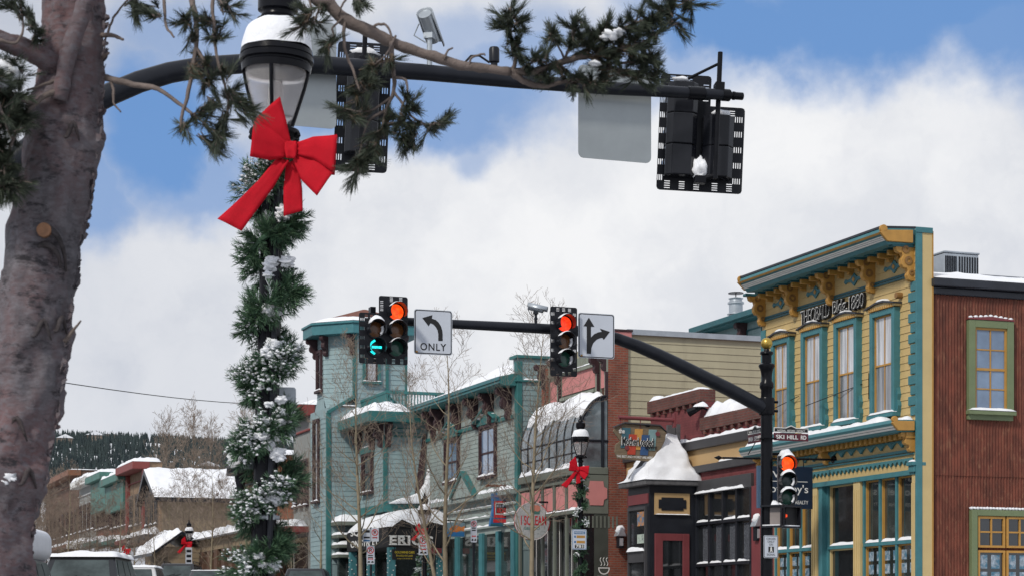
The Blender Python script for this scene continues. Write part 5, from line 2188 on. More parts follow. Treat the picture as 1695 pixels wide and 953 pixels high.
# ================================================================ far row of buildings on the right-hand side
def far_block(name, label, t, x0, x1, ytop, wallm, depth=10, trim=None, roof='flat', cols=4, rows=2, snow=.25, cornice=.5, win=GLS, wtrim=PLUM, yref=None, group=None, storeh=3.2):
    """a two-storey street block between columns x1 (near) and x0 (far) on the street line t"""
    sF_, sN_ = S_(x0, t), S_(x1, t)
    f = street_face(t, sF_)
    Wd = sF_ - sN_
    z0 = G(t, sN_)
    zt_ = Z_(ytop, t, S_(yref or x1, t))
    b = thing(name, label, 'building', (t, (sF_ + sN_) / 2, z0 - .4), group)
    m = MB()
    m.fbox(f, 0, Wd, z0 - .4, zt_, -depth, 0)
    m.build('wall', wallm, b)
    m = MB()
    m.fbox(f, -.1, Wd + .1, zt_ - .45, zt_ + .02, -.2, cornice)
    m.fbox(f, -.05, Wd + .05, zt_ - 1.1, zt_ - 1.0, -.01, .10)
    m.build('cornice', trim or CHAR, b, bevel=.03)
    m = MB()
    m.snow(f.P(-.1, zt_ + .022, -depth), f.P(Wd + .1, zt_ + .022, -depth), f.P(Wd + .1, zt_ + .022, cornice), f.P(-.1, zt_ + .022, cornice), snow, 14, 14, x0 * .1)
    m.build('roof_snow', SNOW, b, smooth=True)
    zs = z0 + 4.0
    for r in range(rows - 1):
        for c in range(cols):
            a = Wd * (c + .5) / cols
            hw = min(.55, Wd / cols * .30)
            window(b, f, a - hw, a + hw, zs + 3.2 * r + .3, min(zs + 3.2 * r + 2.3, zt_ - 1.2), .10, wtrim, wtrim, win, 1, 2, .10, True, .12, 0, .07, seed=x0 + c)
    m = MB()
    m.fbox(f, .3, Wd - .3, z0 + .6, z0 + 2.9, -.05, .04)
    m.build('shop_window', GLS, b)
    m = MB()
    m.fbox(f, .2, Wd - .2, z0 + 3.1, z0 + 3.35, 0, 1.0)
    m.build('canopy', trim or CHAR, b)
    m = MB()
    m.snow(f.P(.2, z0 + 3.352, .0), f.P(Wd - .2, z0 + 3.352, 0), f.P(Wd - .2, z0 + 3.352, 1.0), f.P(.2, z0 + 3.352, 1.0), .3, 20, 6, x1 * .1)
    m.build('canopy_snow', SNOW, b, smooth=True)
    return b, f, Wd, z0, zt_


GREYW = mat('grey_painted_wall', (0.26, 0.27, 0.26), .7, .1, 1)
TANW = mat('tan_clapboard', (0.26, 0.20, 0.13), .7, .1, 1)
REDT = mat('faded_red_trim', (0.23, 0.055, 0.050), .6, .12, 2)
VERT = mat('verdigris_trim', (0.065, 0.175, 0.15), .6, .3, 2, c2=(.16, .10, .09), c2amt=.36, c2scale=.9)
BROWNW = mat('brown_timber_wall', (0.11, 0.060, 0.040), .75, .2, 1)
far_block('grey_shop_building', 'grey-walled shop with arched window and snowy roof just beyond the sage tower', 22.4, 486, 513, 672, GREYW, 9, REDT, cols=3, yref=508)
b, f, Wd, z0, zt_ = far_block('orange_brick_building', 'orange brick shop half hidden behind the garlanded lamp post', 22.4, 392, 452, 768, BRICKO, 8, CHAR, cols=5, yref=405)
p = f.P(*f.at(398, 772, .5), .5)
sc_l = thing('wall_lantern', 'dark wall lantern under a thick cap of snow on the orange brick shop', 'lamp', p)
mb = MB()
mb.lathe([(.05, -1.5), (.10, -1.45), (.30, -.45), (.62, -.30), (.66, -.1), (.2, 0)], p, 12)
mb.tube([p + V((0, 0, -.4)), p + V((.6, 0, -.6))], .06, 6)
mb.build('lantern_body', DARKM, sc_l)
mb = MB()
mb.blob(p + V((0, 0, .35)), .62, 4, sq=(1.05, 1.05, .95))
mb.build('snow_cap', SNOW, sc_l, smooth=True)
# low arcade with pillars
tP = 21.2
sF_, sN_ = S_(318, tP), S_(430, tP)
f = street_face(tP, sF_)
Wd = sF_ - sN_
z0 = G(tP, sN_)
zt_ = Z_(884, tP, S_(380, tP))
o = thing('arcade_building', 'low tan arcade with square pillars and a sagging snow roof beside the orange brick shop', 'building', (tP, (sF_ + sN_) / 2, z0))
mb = MB()
mb.fbox(f, 0, Wd, zt_ - .6, zt_, -3, 0)
mb.fbox(f, 0, Wd, z0, zt_ - .6, -3, -1.6)
mb.build('wall', TANW, o)
mb = MB()
for i in range(9):
    a = Wd * (i + .5) / 9
    mb.fbox(f, a - .35, a + .35, z0 - .5, zt_ - .61, -.5, .05)
mb.build('pillars', BROWNW, o, bevel=.03)
mb = MB()
mb.fbox(f, .2, Wd - .2, z0 + .5, zt_ - 1.0, -1.6, -1.56)
mb.build('shop_window', GLS, o)
mb = MB()
mb.snow(f.P(-.2, zt_ + .01, -3), f.P(Wd + .2, zt_ + .01, -3), f.P(Wd + .2, zt_ + .01, .4), f.P(-.2, zt_ + .01, .4), .42, 40, 8, 3, .35)
mb.build('roof_snow', SNOW, o, smooth=True)
mb = MB()
aw0 = f.at(372, 866)[0]
mb.extrude([f.P(aw0, zt_ + 1.0, -.5), f.P(aw0, zt_ + 2.5, -1.9), f.P(aw0, zt_ + 1.0, -1.9)], f.r * 4.6)
mb.build('orange_awning', mat('orange_canvas', (0.33, 0.07, 0.02), .7, .1, 2), o)
# tan building with the big snow roof (ridge across the street line)
tK = 23.0
sNk = S_(268, tK)
sFk = S_(243, tK)
f = street_face(tK, sFk)
cfk = cross_face(sNk, 0)
z0 = G(tK, sNk)
zek = cfk.at(300, 820)[1]
ze2 = zek
sMk = (sNk + sFk) / 2 + .3
zrk = Z_(776, tK, sMk)
tEnd = T_(425, sNk)
o = thing('snow_roofed_building', 'tan clapboard building with a broad snow covered gable roof', 'building', (tK, sMk, z0))
mb = MB()
mb.box(tK, tEnd, sNk, sFk, z0 - .4, zek)
mb.siding(cfk, tK, tEnd, z0, zek, .35, .02)
mb.extrude([V((tK, sNk, zek)), V((tK, sFk, zek)), V((tK, sMk, zrk - .3))], (tEnd - tK, 0, 0))
mb.build('wall', TANW, o)
mb = MB()
mb.fbox(f, 0, Wd if False else sFk - sNk, z0 + 3.6, zek - .3, 0, .12)
mb.build('brick_front', BRICKT, o)
mb = MB()
mb.extrude([V((tK - .6, sNk - .7, zek - .15)), V((tK - .6, sMk, zrk - .02)), V((tK - .6, sFk + .5, zek - .2)), V((tK - .6, sFk + .5, zek - .4)), V((tK - .6, sMk, zrk - .35)), V((tK - .6, sNk - .7, zek - .4))], (tEnd - tK + 1, 0, 0))
mb.build('roof', DARKM, o)
mb = MB()
mb.snow((tK - .6, sNk - .75, zek - .14), (tEnd, sNk - .75, zek - .14), (tEnd, sMk, zrk), (tK - .6, sMk, zrk), .28, 40, 10, 3, .35)
mb.snow((tK - .6, sMk, zrk), (tEnd, sMk, zrk), (tEnd, sFk + .5, zek - .18), (tK - .6, sFk + .5, zek - .18), .28, 40, 10, 5, .35)
mb.build('roof_snow', SNOW, o, smooth=True)
for i in range(3):
    a = (sFk - sNk) * (i + .6) / 3.3
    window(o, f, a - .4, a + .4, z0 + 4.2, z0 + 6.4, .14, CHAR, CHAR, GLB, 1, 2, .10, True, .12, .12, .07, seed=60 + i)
mb = MB()
mb.fbox(f, -.2, sFk - sNk + .2, z0 + 3.2, z0 + 3.5, 0, 1.1)
mb.build('canopy', CHAR, o)
mb = MB()
mb.snow(f.P(-.2, z0 + 3.5, 0), f.P(sFk - sNk + .2, z0 + 3.5, 0), f.P(sFk - sNk + .2, z0 + 3.5, 1.1), f.P(-.2, z0 + 3.5, 1.1), .35, 14, 6, 3)
mb.build('canopy_snow', SNOW, o, smooth=True)
# low shed in front of it
tS = 21.5
f2 = cross_face(S_(300, tS) - 6, 0)
a0, b0 = f2.at(262, 900)
a1, b1 = f2.at(330, 885)
s_ = f2.o.y
z0 = G(tS, s_)
o = thing('clapboard_shed', 'low tan clapboard shed with a snowy pitched roof below the broad snow roof', 'shed', ((a0 + a1) / 2, s_, z0))
mb = MB()
mb.box(a0 + .5, a1, s_, s_ + 5, z0 - .4, b1 - .6)
mb.siding(f2, a0 + .5, a1, z0, b1 - .6, .3, .02)
mb.build('wall', TANW, o)
mb = MB()
mb.extrude([V((a0 - .4, s_ - .4, b1 - 1.1)), V((a0 - .4, s_ - .4, b1 - .95)), V((a0 + (a1 - a0) * .55, s_ - .4, b1 + .18)), V((a1 + .2, s_ - .4, b1 - .5)), V((a1 + .2, s_ - .4, b1 - .65)), V((a0 + (a1 - a0) * .55, s_ - .4, b1 + .03))], (0, 5.6, 0))
mb.build('roof', DARKM, o)
mb = MB()
mb.snow((a0 - .4, s_ - .4, b1 - .94), (a0 + (a1 - a0) * .55, s_ - .4, b1 + .19), (a0 + (a1 - a0) * .55, s_ + 5, b1 + .19), (a0 - .4, s_ + 5, b1 - .94), .3, 12, 12, 3)
mb.build('roof_snow', SNOW, o, smooth=True)
b, f, Wd, z0, zt_ = far_block('tan_brick_building', 'tan brick false-fronted shop with a red cornice, far along the street', 23.0, 214, 242.5, 770, BRICKT, 1.0, REDT, cols=3, rows=2, yref=228, cornice=.9, wtrim=CHAR)
mb = MB()
mb.fbox(f, Wd - .5, Wd + .12, z0 + 3, zt_ - .46, -.6, .25)
mb.fbox(f, -.12, .35, z0 + 3, zt_ - .46, -.6, .25)
mb.build('red_pilasters', REDT, b, bevel=.03)
b, f, Wd, z0, zt_ = far_block('verdigris_corniced_building', 'maroon brick building with tall verdigris green cornices at the far end of the row', 23.0, 184, 213.5, 790, BRICK, 1.0, VERT, cols=5, cornice=.8, yref=198, snow=.25)
mb = MB()
mb.fbox(f, .0, Wd, zt_ - 2.3, zt_ - .46, 0, .4)
mb.build('green_frieze', VERT, b, bevel=.03)
b, f, Wd, z0, zt_ = far_block('verdigris_corniced_building', 'second green corniced brick building, left of the one beside the red cornice', 23.0, 159, 183.5, 787, BRICK, 1.0, VERT, cols=5, cornice=.8, yref=170, snow=.25)
mb = MB()
mb.fbox(f, .0, Wd, zt_ - 2.6, zt_ - .46, 0, .4)
mb.build('green_frieze', VERT, b, bevel=.03)
far_block('white_gabled_building', 'grey-white false-fronted building left of the verdigris green cornices', 23.0, 131, 158.5, 794, GREYW, 1.2, WHITEP, cols=4, cornice=.7, yref=145, snow=.3)
far_block('flat_roofed_building', 'long brown flat-roofed building at the far left end of the row', 25.0, 76, 130, 792, BROWNW, 12, mat('rust_fascia', (.20, .085, .045), .6, .1, 2), cols=8, cornice=.9, yref=100, snow=.2)
# ================================================================ traffic signals, masts, signs
def plate_mesh(name, outline, holes, depth, m, parent):
    """flat plate with real slots: filled 2D curve turned into a mesh, lying in local x-z, facing -y"""
    cu = bpy.data.curves.new('plate', 'CURVE')
    cu.dimensions = '2D'
    cu.fill_mode = 'BOTH'
    cu.extrude = depth / 2
    for pts in [outline] + holes:
        sp = cu.splines.new('POLY')
        sp.points.add(len(pts) - 1)
        for i, (x, z) in enumerate(pts):
            sp.points[i].co = (x, z, 0, 1)
        sp.use_cyclic_u = True
    to = bpy.data.objects.new('plate', cu)
    col.objects.link(to)
    dg = bpy.context.evaluated_depsgraph_get()
    me = bpy.data.meshes.new_from_object(to.evaluated_get(dg))
    bpy.data.objects.remove(to)
    bpy.data.curves.remove(cu)
    for v in me.vertices:
        x, y, z = v.co
        v.co = (x, -z, y)
    me.materials.clear()
    me.materials.append(m)
    me.name = name
    o = bpy.data.objects.new(name, me)
    col.objects.link(o)
    o.parent = parent
    ORG[o.name] = V((0, 0, 0))
    return o


def rrect(x0, x1, z0, z1, r, n=5):
    pts = []
    for (cx, cz, a) in ((x1 - r, z1 - r, 0), (x0 + r, z1 - r, 90), (x0 + r, z0 + r, 180), (x1 - r, z0 + r, 270)):
        for k in range(n + 1):
            q = R(a + 90 * k / n)
            pts.append((cx + r * math.cos(q), cz + r * math.sin(q)))
    return pts


def slots_v(x, z, n=4, w=.010, h=.062, p=.024):
    return [[(x + (i - (n - 1) / 2) * p + dx, z + dz) for dx, dz in ((-w / 2, -h / 2), (w / 2, -h / 2), (w / 2, h / 2), (-w / 2, h / 2))] for i in range(n)]


def slots_h(x, z, n=4, w=.062, h=.010, p=.024):
    return [[(x + dx, z + (i - (n - 1) / 2) * p + dz) for dx, dz in ((-w / 2, -h / 2), (w / 2, -h / 2), (w / 2, h / 2), (-w / 2, h / 2))] for i in range(n)]


LF = Fr((0, 0, 0), (1, 0, 0))       # local frame: right, up, towards the viewer of the front
PLATEM = mat('black_backplate', (0.011, 0.012, 0.016), 0.38, 0.2, 5, spec=0.22)
HOUSM = mat('black_signal_housing', (0.012, 0.013, 0.017), 0.20, 0.2, 5, spec=0.32)


def signal_section(sig, x, z, lens, vis_snow=.0, arrow=False, vl=.25, seed=0):
    mb = MB()
    mb.ring(LF, x, z, .150, .168, .0, .045, 28)
    mb.ring(LF, x, z, .158, .166, .045, vl, 28, a0=-35, a1=215)
    mb.build('visor', HOUSM, sig, smooth='auto')
    mb = MB()
    vs, fs = [], []
    for i in range(5):
        r_ = .142 * i / 4 + .001
        for k in range(24):
            q = 2 * math.pi * k / 24
            vs.append(LF.P(x + r_ * math.cos(q), z + r_ * math.sin(q), .03 + .028 * (1 - (r_ / .15) ** 2)))
    for i in range(4):
        for k in range(24):
            fs.append((i * 24 + k, i * 24 + (k + 1) % 24, (i + 1) * 24 + (k + 1) % 24, (i + 1) * 24 + k))
    mb.add(vs, fs)
    ln = mb.build('lens', lens, sig, smooth=True)
    if arrow:
        mb = MB()
        c = .062
        mb.fbox(LF, x - .075, x + .115, z - .022, z + .022, c, c + .006)
        for sg in (1, -1):
            mb.tube([LF.P(x - .125, z, c), LF.P(x - .085, z + sg * .075, c), LF.P(x - .015, z + sg * .125, c)], .021, 6)
        mb.build('arrow', ARROWG, ln)
    if vis_snow:
        mb = MB()
        n = 14

        def cap(u, v):
            q = R(40 + 105 * u)
            e = math.sin(math.pi * u) ** .6 * min(1, v * 5, (1 - v) * 5)
            r_ = .167 + vis_snow * e * (1 + .5 * noise.noise(V((u * 4 + seed, v * 3, seed))))
            return LF.P(x + r_ * math.cos(q), z + r_ * math.sin(q), .03 + (vl - .03) * v)
        mb.grid(cap, n, 6)
        mb.build('visor_snow', SNOW, sig, smooth=True)
        if seed % 2 == 0:
            mb = MB()
            mb.ring(LF, x, z, .105, .148, .034, .12, 12, a0=-50, a1=25)
            mb.build('visor_snow', SNOW, sig, smooth=True)


def housing(mb, x, z0, z1):
    sec = [(-.168, 0.006), (.168, 0.006), (.168, .12), (.10, .20), (-.10, .20), (-.168, .12)]
    mb.extrude([V((x + a, b, z0)) for a, b in sec], (0, 0, z1 - z0))


def doghouse(label, p, rot, top=.2, group=None):
    sg = thing('traffic_signal', label, 'traffic light', p, group, rot, local=True)
    if rot > 2:
        sg.rotation_euler[1] = R(-2.4)       # hangs square to its sloping arm
    out_ = [(-.465, -.635), (.40, -.635), (.423, -.625), (.435, -.60), (.435, .59), (.423, .615), (.40, .625), (-.085, .625), (-.11, .615), (-.12, .59), (-.12, .30), (-.465, .30), (-.49, .29), (-.50, .265), (-.50, -.60), (-.49, -.625)]
    H = []
    for z in (-.50, -.33, -.16, .01, .17):
        H += slots_v(-.435, z)
    for z in (-.50, -.33, -.16, .01, .18, .34):
        H += slots_v(.402, z, w=.011, p=.020, n=3)
    for x in (-.36, -.20, 0.0, .16, .32):
        H += slots_h(x, -.572)
    for x in (-.36, -.26):
        H += slots_h(x, .235, n=3)
    for z in (.37, .44, .51):
        H += slots_h(-.065, z, n=2, w=.06, p=.03)
    for x in (.12, .30):
        H += slots_h(x, .565)
    plate_mesh('backplate', out_, H, .008, PLATEM, sg)
    mb = MB()
    for k in range(3):
        housing(mb, .2, -.50 + k * .336, -.167 + k * .336)
    for k in range(2):
        housing(mb, -.2, -.50 + k * .336, -.167 + k * .336)
    mb.build('housing', HOUSM, sg, bevel=.012)
    signal_section(sg, .2, .335, LENSO, .012, seed=1)
    signal_section(sg, .2, 0, LENSA, .016, seed=3)
    signal_section(sg, .2, -.335, LENSG, .012, seed=7)
    signal_section(sg, -.2, 0, LENSA, .06, seed=4)
    signal_section(sg, -.2, -.335, LENSK, .0, arrow=True, seed=5)
    mb = MB()
    mb.tube([V((-.15, .33, top)), V((-.15, .33, -.56))], .028, 10)
    mb.tube([V((-.15, .33, -.52)), V((0, .24, -.55))], .03, 6)
    if top > .6:
        mb.tube([V((-.15, .33, top - .12)), V((.22, .12, .515))], .018, 6)
    mb.box(-.06, .06, .18, .30, -.60, -.52)
    mb.box(-.20, -.10, .26, .42, .34, .46)
    mb.build('bracket', BLACKM, sg, bevel=.006)
    mb = MB()
    mb.blob((-.01, .13, -.44), .11, 5, n=12, m=14, sq=(.75, .9, 1.15), fine=.3)
    mb.blob((.24, .12, .535), .08, 7, sq=(1.3, 1, .4))
    mb.blob((-.22, .12, .195), .08, 8, sq=(1.3, 1, .5))
    mb.build('snow', SNOW, sg, smooth=True)
    return sg


def three_head(label, p, rot, plate=True, lens=LENSR, group=None, vs=.014, top=.3):
    sg = thing('traffic_signal', label, 'traffic light', p, group, rot, local=True)
    if rot > 2:
        sg.rotation_euler[1] = R(-2.4)
    if plate:
        H = []
        for z in (-.52, -.35, -.17, .01, .18, .35, .52):
            H += slots_v(-.222, z, n=3) + slots_v(.222, z, n=3)
        for x in (-.12, .0, .12):
            H += slots_h(x, .605, n=3) + slots_h(x, -.605, n=3)
        plate_mesh('backplate', rrect(-.275, .275, -.66, .66, .04), H, .008, PLATEM, sg)
    mb = MB()
    for k in range(3):
        housing(mb, 0, -.50 + k * .336, -.167 + k * .336)
    mb.build('housing', HOUSM, sg, bevel=.012)
    signal_section(sg, 0, .335, lens, vs, seed=1)
    signal_section(sg, 0, 0, LENSA if plate else LENSK, vs, seed=6)
    signal_section(sg, 0, -.335, LENSG, vs, seed=2)
    mb = MB()
    if plate:
        mb.tube([V((.0, .30, top)), V((.0, .30, -.56))], .026, 10)
        mb.box(-.05, .05, .20, .38, .30, .42)
        mb.box(-.05, .05, .18, .31, -.58, -.50)
    else:
        mb.tube([V((0, .10, .55)), V((-.30, .16, .55))], .03, 8)
        mb.tube([V((0, .10, -.55)), V((-.30, .16, -.55))], .03, 8)
    mb.build('bracket', BLACKM, sg, bevel=.005)
    mb = MB()
    mb.blob((0, .10, .53), .10, 3, sq=(1.5, .8, .5 if plate else 1.2))
    mb.build('snow', SNOW, sg, smooth=True)
    return sg


def sign_plate(name, label, fr, a0, a1, b0, b1, face=SIGNW, border=SIGNK, back=ALU, r=.05, bw=.018, cat='sign', group=None, c=0.0, inset=.012, thick=.006):
    """a sheet metal sign on plane fr: bare metal back, coloured face, border line"""
    o = thing(name, label, cat, fr.P((a0 + a1) / 2, b0, c), group)
    mb = MB()
    mb.fpoly(fr, rrect(a0, a1, b0, b1, r), c - thick, c)
    mb.build('back_sheet', back, o)
    mb = MB()
    mb.fpoly(fr, rrect(a0 + .002, a1 - .002, b0 + .002, b1 - .002, r), c + .0005, c + .002)
    if border:
        i = inset
        mb.build('face', face, o)
        mb = MB()
        mb.fpoly(fr, rrect(a0 + i, a1 - i, b0 + i, b1 - i, r * .85), c + .0022, c + .0035)
        mb.build('border', border, o)
        i += bw
        mb = MB()
        mb.fpoly(fr, rrect(a0 + i, a1 - i, b0 + i, b1 - i, r * .7), c + .0037, c + .005)
        mb.build('field', face, o)
    else:
        mb.build('face', face, o)
    return o


# ---------------------------------------------------------------- far mast
sM = 36.74
mf = cross_face(sM, 0.0)
mfF = cross_face(sM - .36, 0.0)
POLE = (T_(1269, sM), sM)
YP = sM * CT + POLE[0] * ST
pz = lambda y: EYE + (HY - y) / F * YP
gz = G(*POLE) + .13
mast = thing('signal_mast', 'black signal mast with a gold ball finial and long curved arm at the street corner', 'signal mast', (POLE[0], POLE[1], gz), 'signal masts')
mb = MB()
r0 = .118
ptop = pz(583)
mb.lathe([(.26, gz - .05), (.26, gz + .25), (.20, gz + .35), (.17, gz + .8), (r0 + .02, gz + .9), (r0 + .004, gz + 1.2), (r0, pz(672)), (r0 - .006, pz(645)), (r0 + .022, pz(641)), (r0 + .022, pz(634)), (r0 - .01, pz(630)),
          (r0 - .012, pz(622)), (r0 + .005, pz(612)), (r0 + .045, pz(606)), (r0 + .04, pz(603)), (r0 - .02, pz(600)), (r0 - .02, pz(588)), (r0 + .018, pz(585)), (r0 + .01, pz(582)), (.06, pz(580)), (.05, pz(577))], (POLE[0], POLE[1], 0), 28)
mb.build('pole', BLACKM, mast, smooth='auto')
mb = MB()
mb.blob((POLE[0], POLE[1], pz(568)), .118, 0, n=14, m=24, amp=0)
mb.build('ball_finial', GOLD, mast, smooth=True)
arm_px = [(1262, 674), (1235, 659), (1205, 643), (1170, 626), (1130, 606), (1090, 587), (1055, 572), (1020, 559.5), (985, 551), (950, 546.5), (885, 542.5), (755, 536), (680, 532), (622, 529.5)]
pts = [mf.P(*mf.at(x, y)) for x, y in arm_px]
rad = [.14, .138, .136, .134, .130, .126, .120, .114, .108, .103, .098, .086, .078, .072]
mb = MB()
mb.tube(pts, rad, 12)
mb.build('arm', DARKM, mast, smooth='auto')
mb = MB()
a, b = mf.at(1268, 672)
mb.lathe([(r0 + .03, b - .17), (r0 + .04, b - .14), (r0 + .04, b + .14), (r0 + .03, b + .17)], (POLE[0], POLE[1], 0), 24)
for dz in (-.09, .09):
    mb.tube([V((POLE[0] + .10, POLE[1] - .05, b + dz)), V((POLE[0] + .22, POLE[1] - .05, b + dz))], .028, 8)
mb.build('clamp', BLACKM, mast, smooth='auto')

Sp = mfF.at(637.5, 545.5)
doghouse('five-lamp traffic signal with a lit red lamp and a lit green left arrow', mfF.P(Sp[0], Sp[1], .0), 0)
a, b = mfF.at(933, 565)
three_head('black backplated traffic signal showing red beside the straight-or-right arrow sign', mfF.P(a, b), 0)

# lane signs
sg_ = cross_face(sM - .25, 0.0)
a0, b1 = sg_.at(685.5, 510.5)
a1, b0 = sg_.at(748.5, 588)
so = sign_plate('lane_sign', 'white left-turn arrow sign with the word ONLY hanging on the far signal arm', sg_, a0, a1, b0, b1, group='lane signs on the far signal arm')
ARROW_L = [(.63, .316), (.745, .316), (.745, .47), (.735, .55), (.70, .645), (.64, .725), (.56, .782), (.46, .805), (.475, .885), (.21, .807), (.375, .63), (.425, .70), (.50, .675), (.57, .615), (.61, .55), (.63, .47)]
w_, h_ = a1 - a0, b1 - b0
mb = MB()
mb.fpoly(sg_, [(a0 + u * w_, b0 + v * h_) for u, v in ARROW_L], .0055, .008)
mb.build('arrow', SIGNK, so)
text(so, 'lettering', 'ONLY', sg_, a0 + w_ * .16, b0 + h_ * .09, .0055, w_ * .68, h_ * .165, SIGNK, .002, bold=.015, spacing=1.15)
mb = MB()
mb.fbox(sg_, a0 + .03, a0 + .07, b0 + .028, b0 + .06, .0055, .007)
mb.build('sticker', OCH, so)
a0, b1 = sg_.at(957, 516.5)
a1, b0 = sg_.at(1017, 594)
so = sign_plate('lane_sign', 'white straight-or-right arrow sign hanging on the far signal arm', sg_, a0, a1, b0, b1, group='lane signs on the far signal arm')
w_, h_ = a1 - a0, b1 - b0
ARROW_S = [(.232, .096), (.348, .096), (.362, .23), (.41, .335), (.50, .415), (.585, .45), (.66, .465), (.70, .42), (.871, .607), (.592, .67), (.645, .60), (.55, .585), (.44, .54), (.348, .46), (.348, .70), (.446, .70), (.29, .90), (.142, .70), (.232, .70)]
mb = MB()
mb.fpoly(sg_, [(a0 + u * w_, b0 + v * h_) for u, v in ARROW_S], .0055, .008)
mb.build('arrow', SIGNK, so)
mb = MB()
mb.fbox(sg_, a0 + .05, a0 + .09, b0 + .028, b0 + .06, .0055, .007)
mb.build('sticker', OCH, so)


def camera_unit(label, p, rot, tilt=8, k=1.0, post=.25, mm=GALV):
    """weatherproof video camera on a post; local -y is where it looks"""
    c_ = thing('traffic_camera', label, 'camera', p, 'video cameras on the signal arms', rot, local=True)
    q = R(tilt)
    d = V((0, -math.cos(q), -math.sin(q)))
    up = V((0, -math.sin(q), math.cos(q)))
    ctr = V((0, 0, post + .13)) * k
    mb = MB()
    mb.tube([ctr - d * .20 * k, ctr + d * .20 * k], .085 * k, 18)
    mb.build('camera_body', mm, c_, smooth='auto')
    mb = MB()
    vs, fs = [], []
    for j in range(2):
        for i in range(13):
            a = R(-10 + 200 * i / 12)
            e = ctr + d * ((-.22 + .52 * j) * k)
            vs.append(e + V((1, 0, 0)) * (.105 * k * math.cos(a)) + up * (.105 * k * math.sin(a)))
    fs = [(i, i + 1, 13 + i + 1, 13 + i) for i in range(12)]
    mb.add(vs, fs)
    mb.build('sun_shield', mm, c_, smooth='auto', solid=.008)
    mb = MB()
    e = ctr + d * .205 * k
    mb.tube([e, e + d * .004], .070 * k, 18)
    mb.build('lens', SIGNK, c_)
    mb = MB()
    mb.tube([V((0, 0, -.10 * k)), V((0, 0, (post + .06) * k))], .035 * k, 10)
    mb.tube([V((0, 0, (post * .35) * k)), V((0, 0, (post * .55) * k))], .05 * k, 10)
    mb.box(-.06 * k, .06 * k, -.06 * k, .06 * k, (post - .02) * k, (post + .05) * k)
    mb.tube([V((.02, .05, (post - .08) * k)), V((.12, .12, (post + .0) * k)), V((.05, .16, (post + .12) * k))], .010 * k, 5)
    mb.build('mount', DARKM if k < .78 else GALV, c_, smooth='auto')
    return c_


a, b = mf.at(887, 534)
camera_unit('small grey video camera standing on the far signal arm', mf.P(a, b), R(62), 14, .74, .25)

# street name signs on the mast
pf2 = cross_face(POLE[1] - .14, 0.0)
NAMEM = mat('maroon_name_plate', (0.085, 0.012, 0.022), .45, .1, 4)


def name_sign(lab, f, a0, a1, b0, b1, word, c=0.0):
    o = thing('street_name_sign', lab, 'sign', f.P((a0 + a1) / 2, b0, c), 'street name signs on the mast')
    hb = (b1 - b0)
    zc = b0 + hb * .52
    mb = MB()
    mb.fbox(f, a0, a1, b0, zc, c - .012, c)
    mb.build('name_plate', NAMEM, o)
    m_ = (a0 + a1) / 2
    w_ = a1 - a0
    mb = MB()
    mb.fpoly(f, [(a0, zc + .012), (a1, zc + .012), (a1, zc + hb * .37), (m_ + w_ * .16, zc + hb * .37), (m_, b1 + hb * .06), (m_ - w_ * .16, zc + hb * .37), (a0, zc + hb * .37)], c - .012, c)
    h_ = mb.build('header_plate', WHITEP, o)
    mb = MB()
    mb.fpoly(f, [(a0 + .015, zc + .028), (a1 - .015, zc + .028), (a1 - .015, zc + hb * .37 - .016), (m_ + w_ * .15, zc + hb * .37 - .016), (m_, b1 + hb * .06 - .02), (m_ - w_ * .15, zc + hb * .37 - .016), (a0 + .015, zc + hb * .37 - .016)], c + .0005, c + .003)
    mb.build('header_field', SIGNK, h_)
    for k, wd in enumerate(('NATIONAL', 'HISTORIC', 'DISTRICT')):
        text(h_, 'lettering', wd, f, a0 + w_ * (.10 + .28 * k), zc + hb * .10, c + .0035, w_ * .24, hb * .13, WHITEP, .002, bold=.01)
    at_ = 0
    for wd in word.split():
        text(o, 'lettering', wd, f, a0 + w_ * (.06 + .88 * at_ / len(word)), b0 + hb * .12, c + .0005, w_ * .88 * len(wd) / len(word), hb * .27, WHITEP, .003, bold=.022)
        at_ += len(wd) + 1
    mb = MB()
    mb.box(POLE[0] - .15, POLE[0] + .15, POLE[1] - .15, POLE[1] + .15, b0 + hb * .1, b0 + hb * .16)
    mb.build('mounting_band', BLACKM, o)
    return o


a0, b1 = pf2.at(1281, 703.5)
a1, b0 = pf2.at(1338, 730)
name_sign('maroon SKI HILL RD name sign right of the black signal mast', pf2, a0, a1, b0, b1, 'SKI HILL RD')
f3 = street_face(POLE[0] - .02, POLE[1] + 1.0)
a0, b1 = f3.at(1238, 707)
a1, b0 = f3.at(1261, 730)
name_sign('maroon MAIN STREET name sign seen at a slant left of the black signal mast', f3, a0, a1, b0, b1, 'MAIN STREET')

# side-mounted signal, pedestrian heads, crossing sign
a, b = pf2.at(1303.5, 795)
three_head('pole-mounted traffic signal showing red under a thick cap of snow', V((a, POLE[1] - .10, b)), R(-14), plate=False, lens=LENSO, vs=.05)


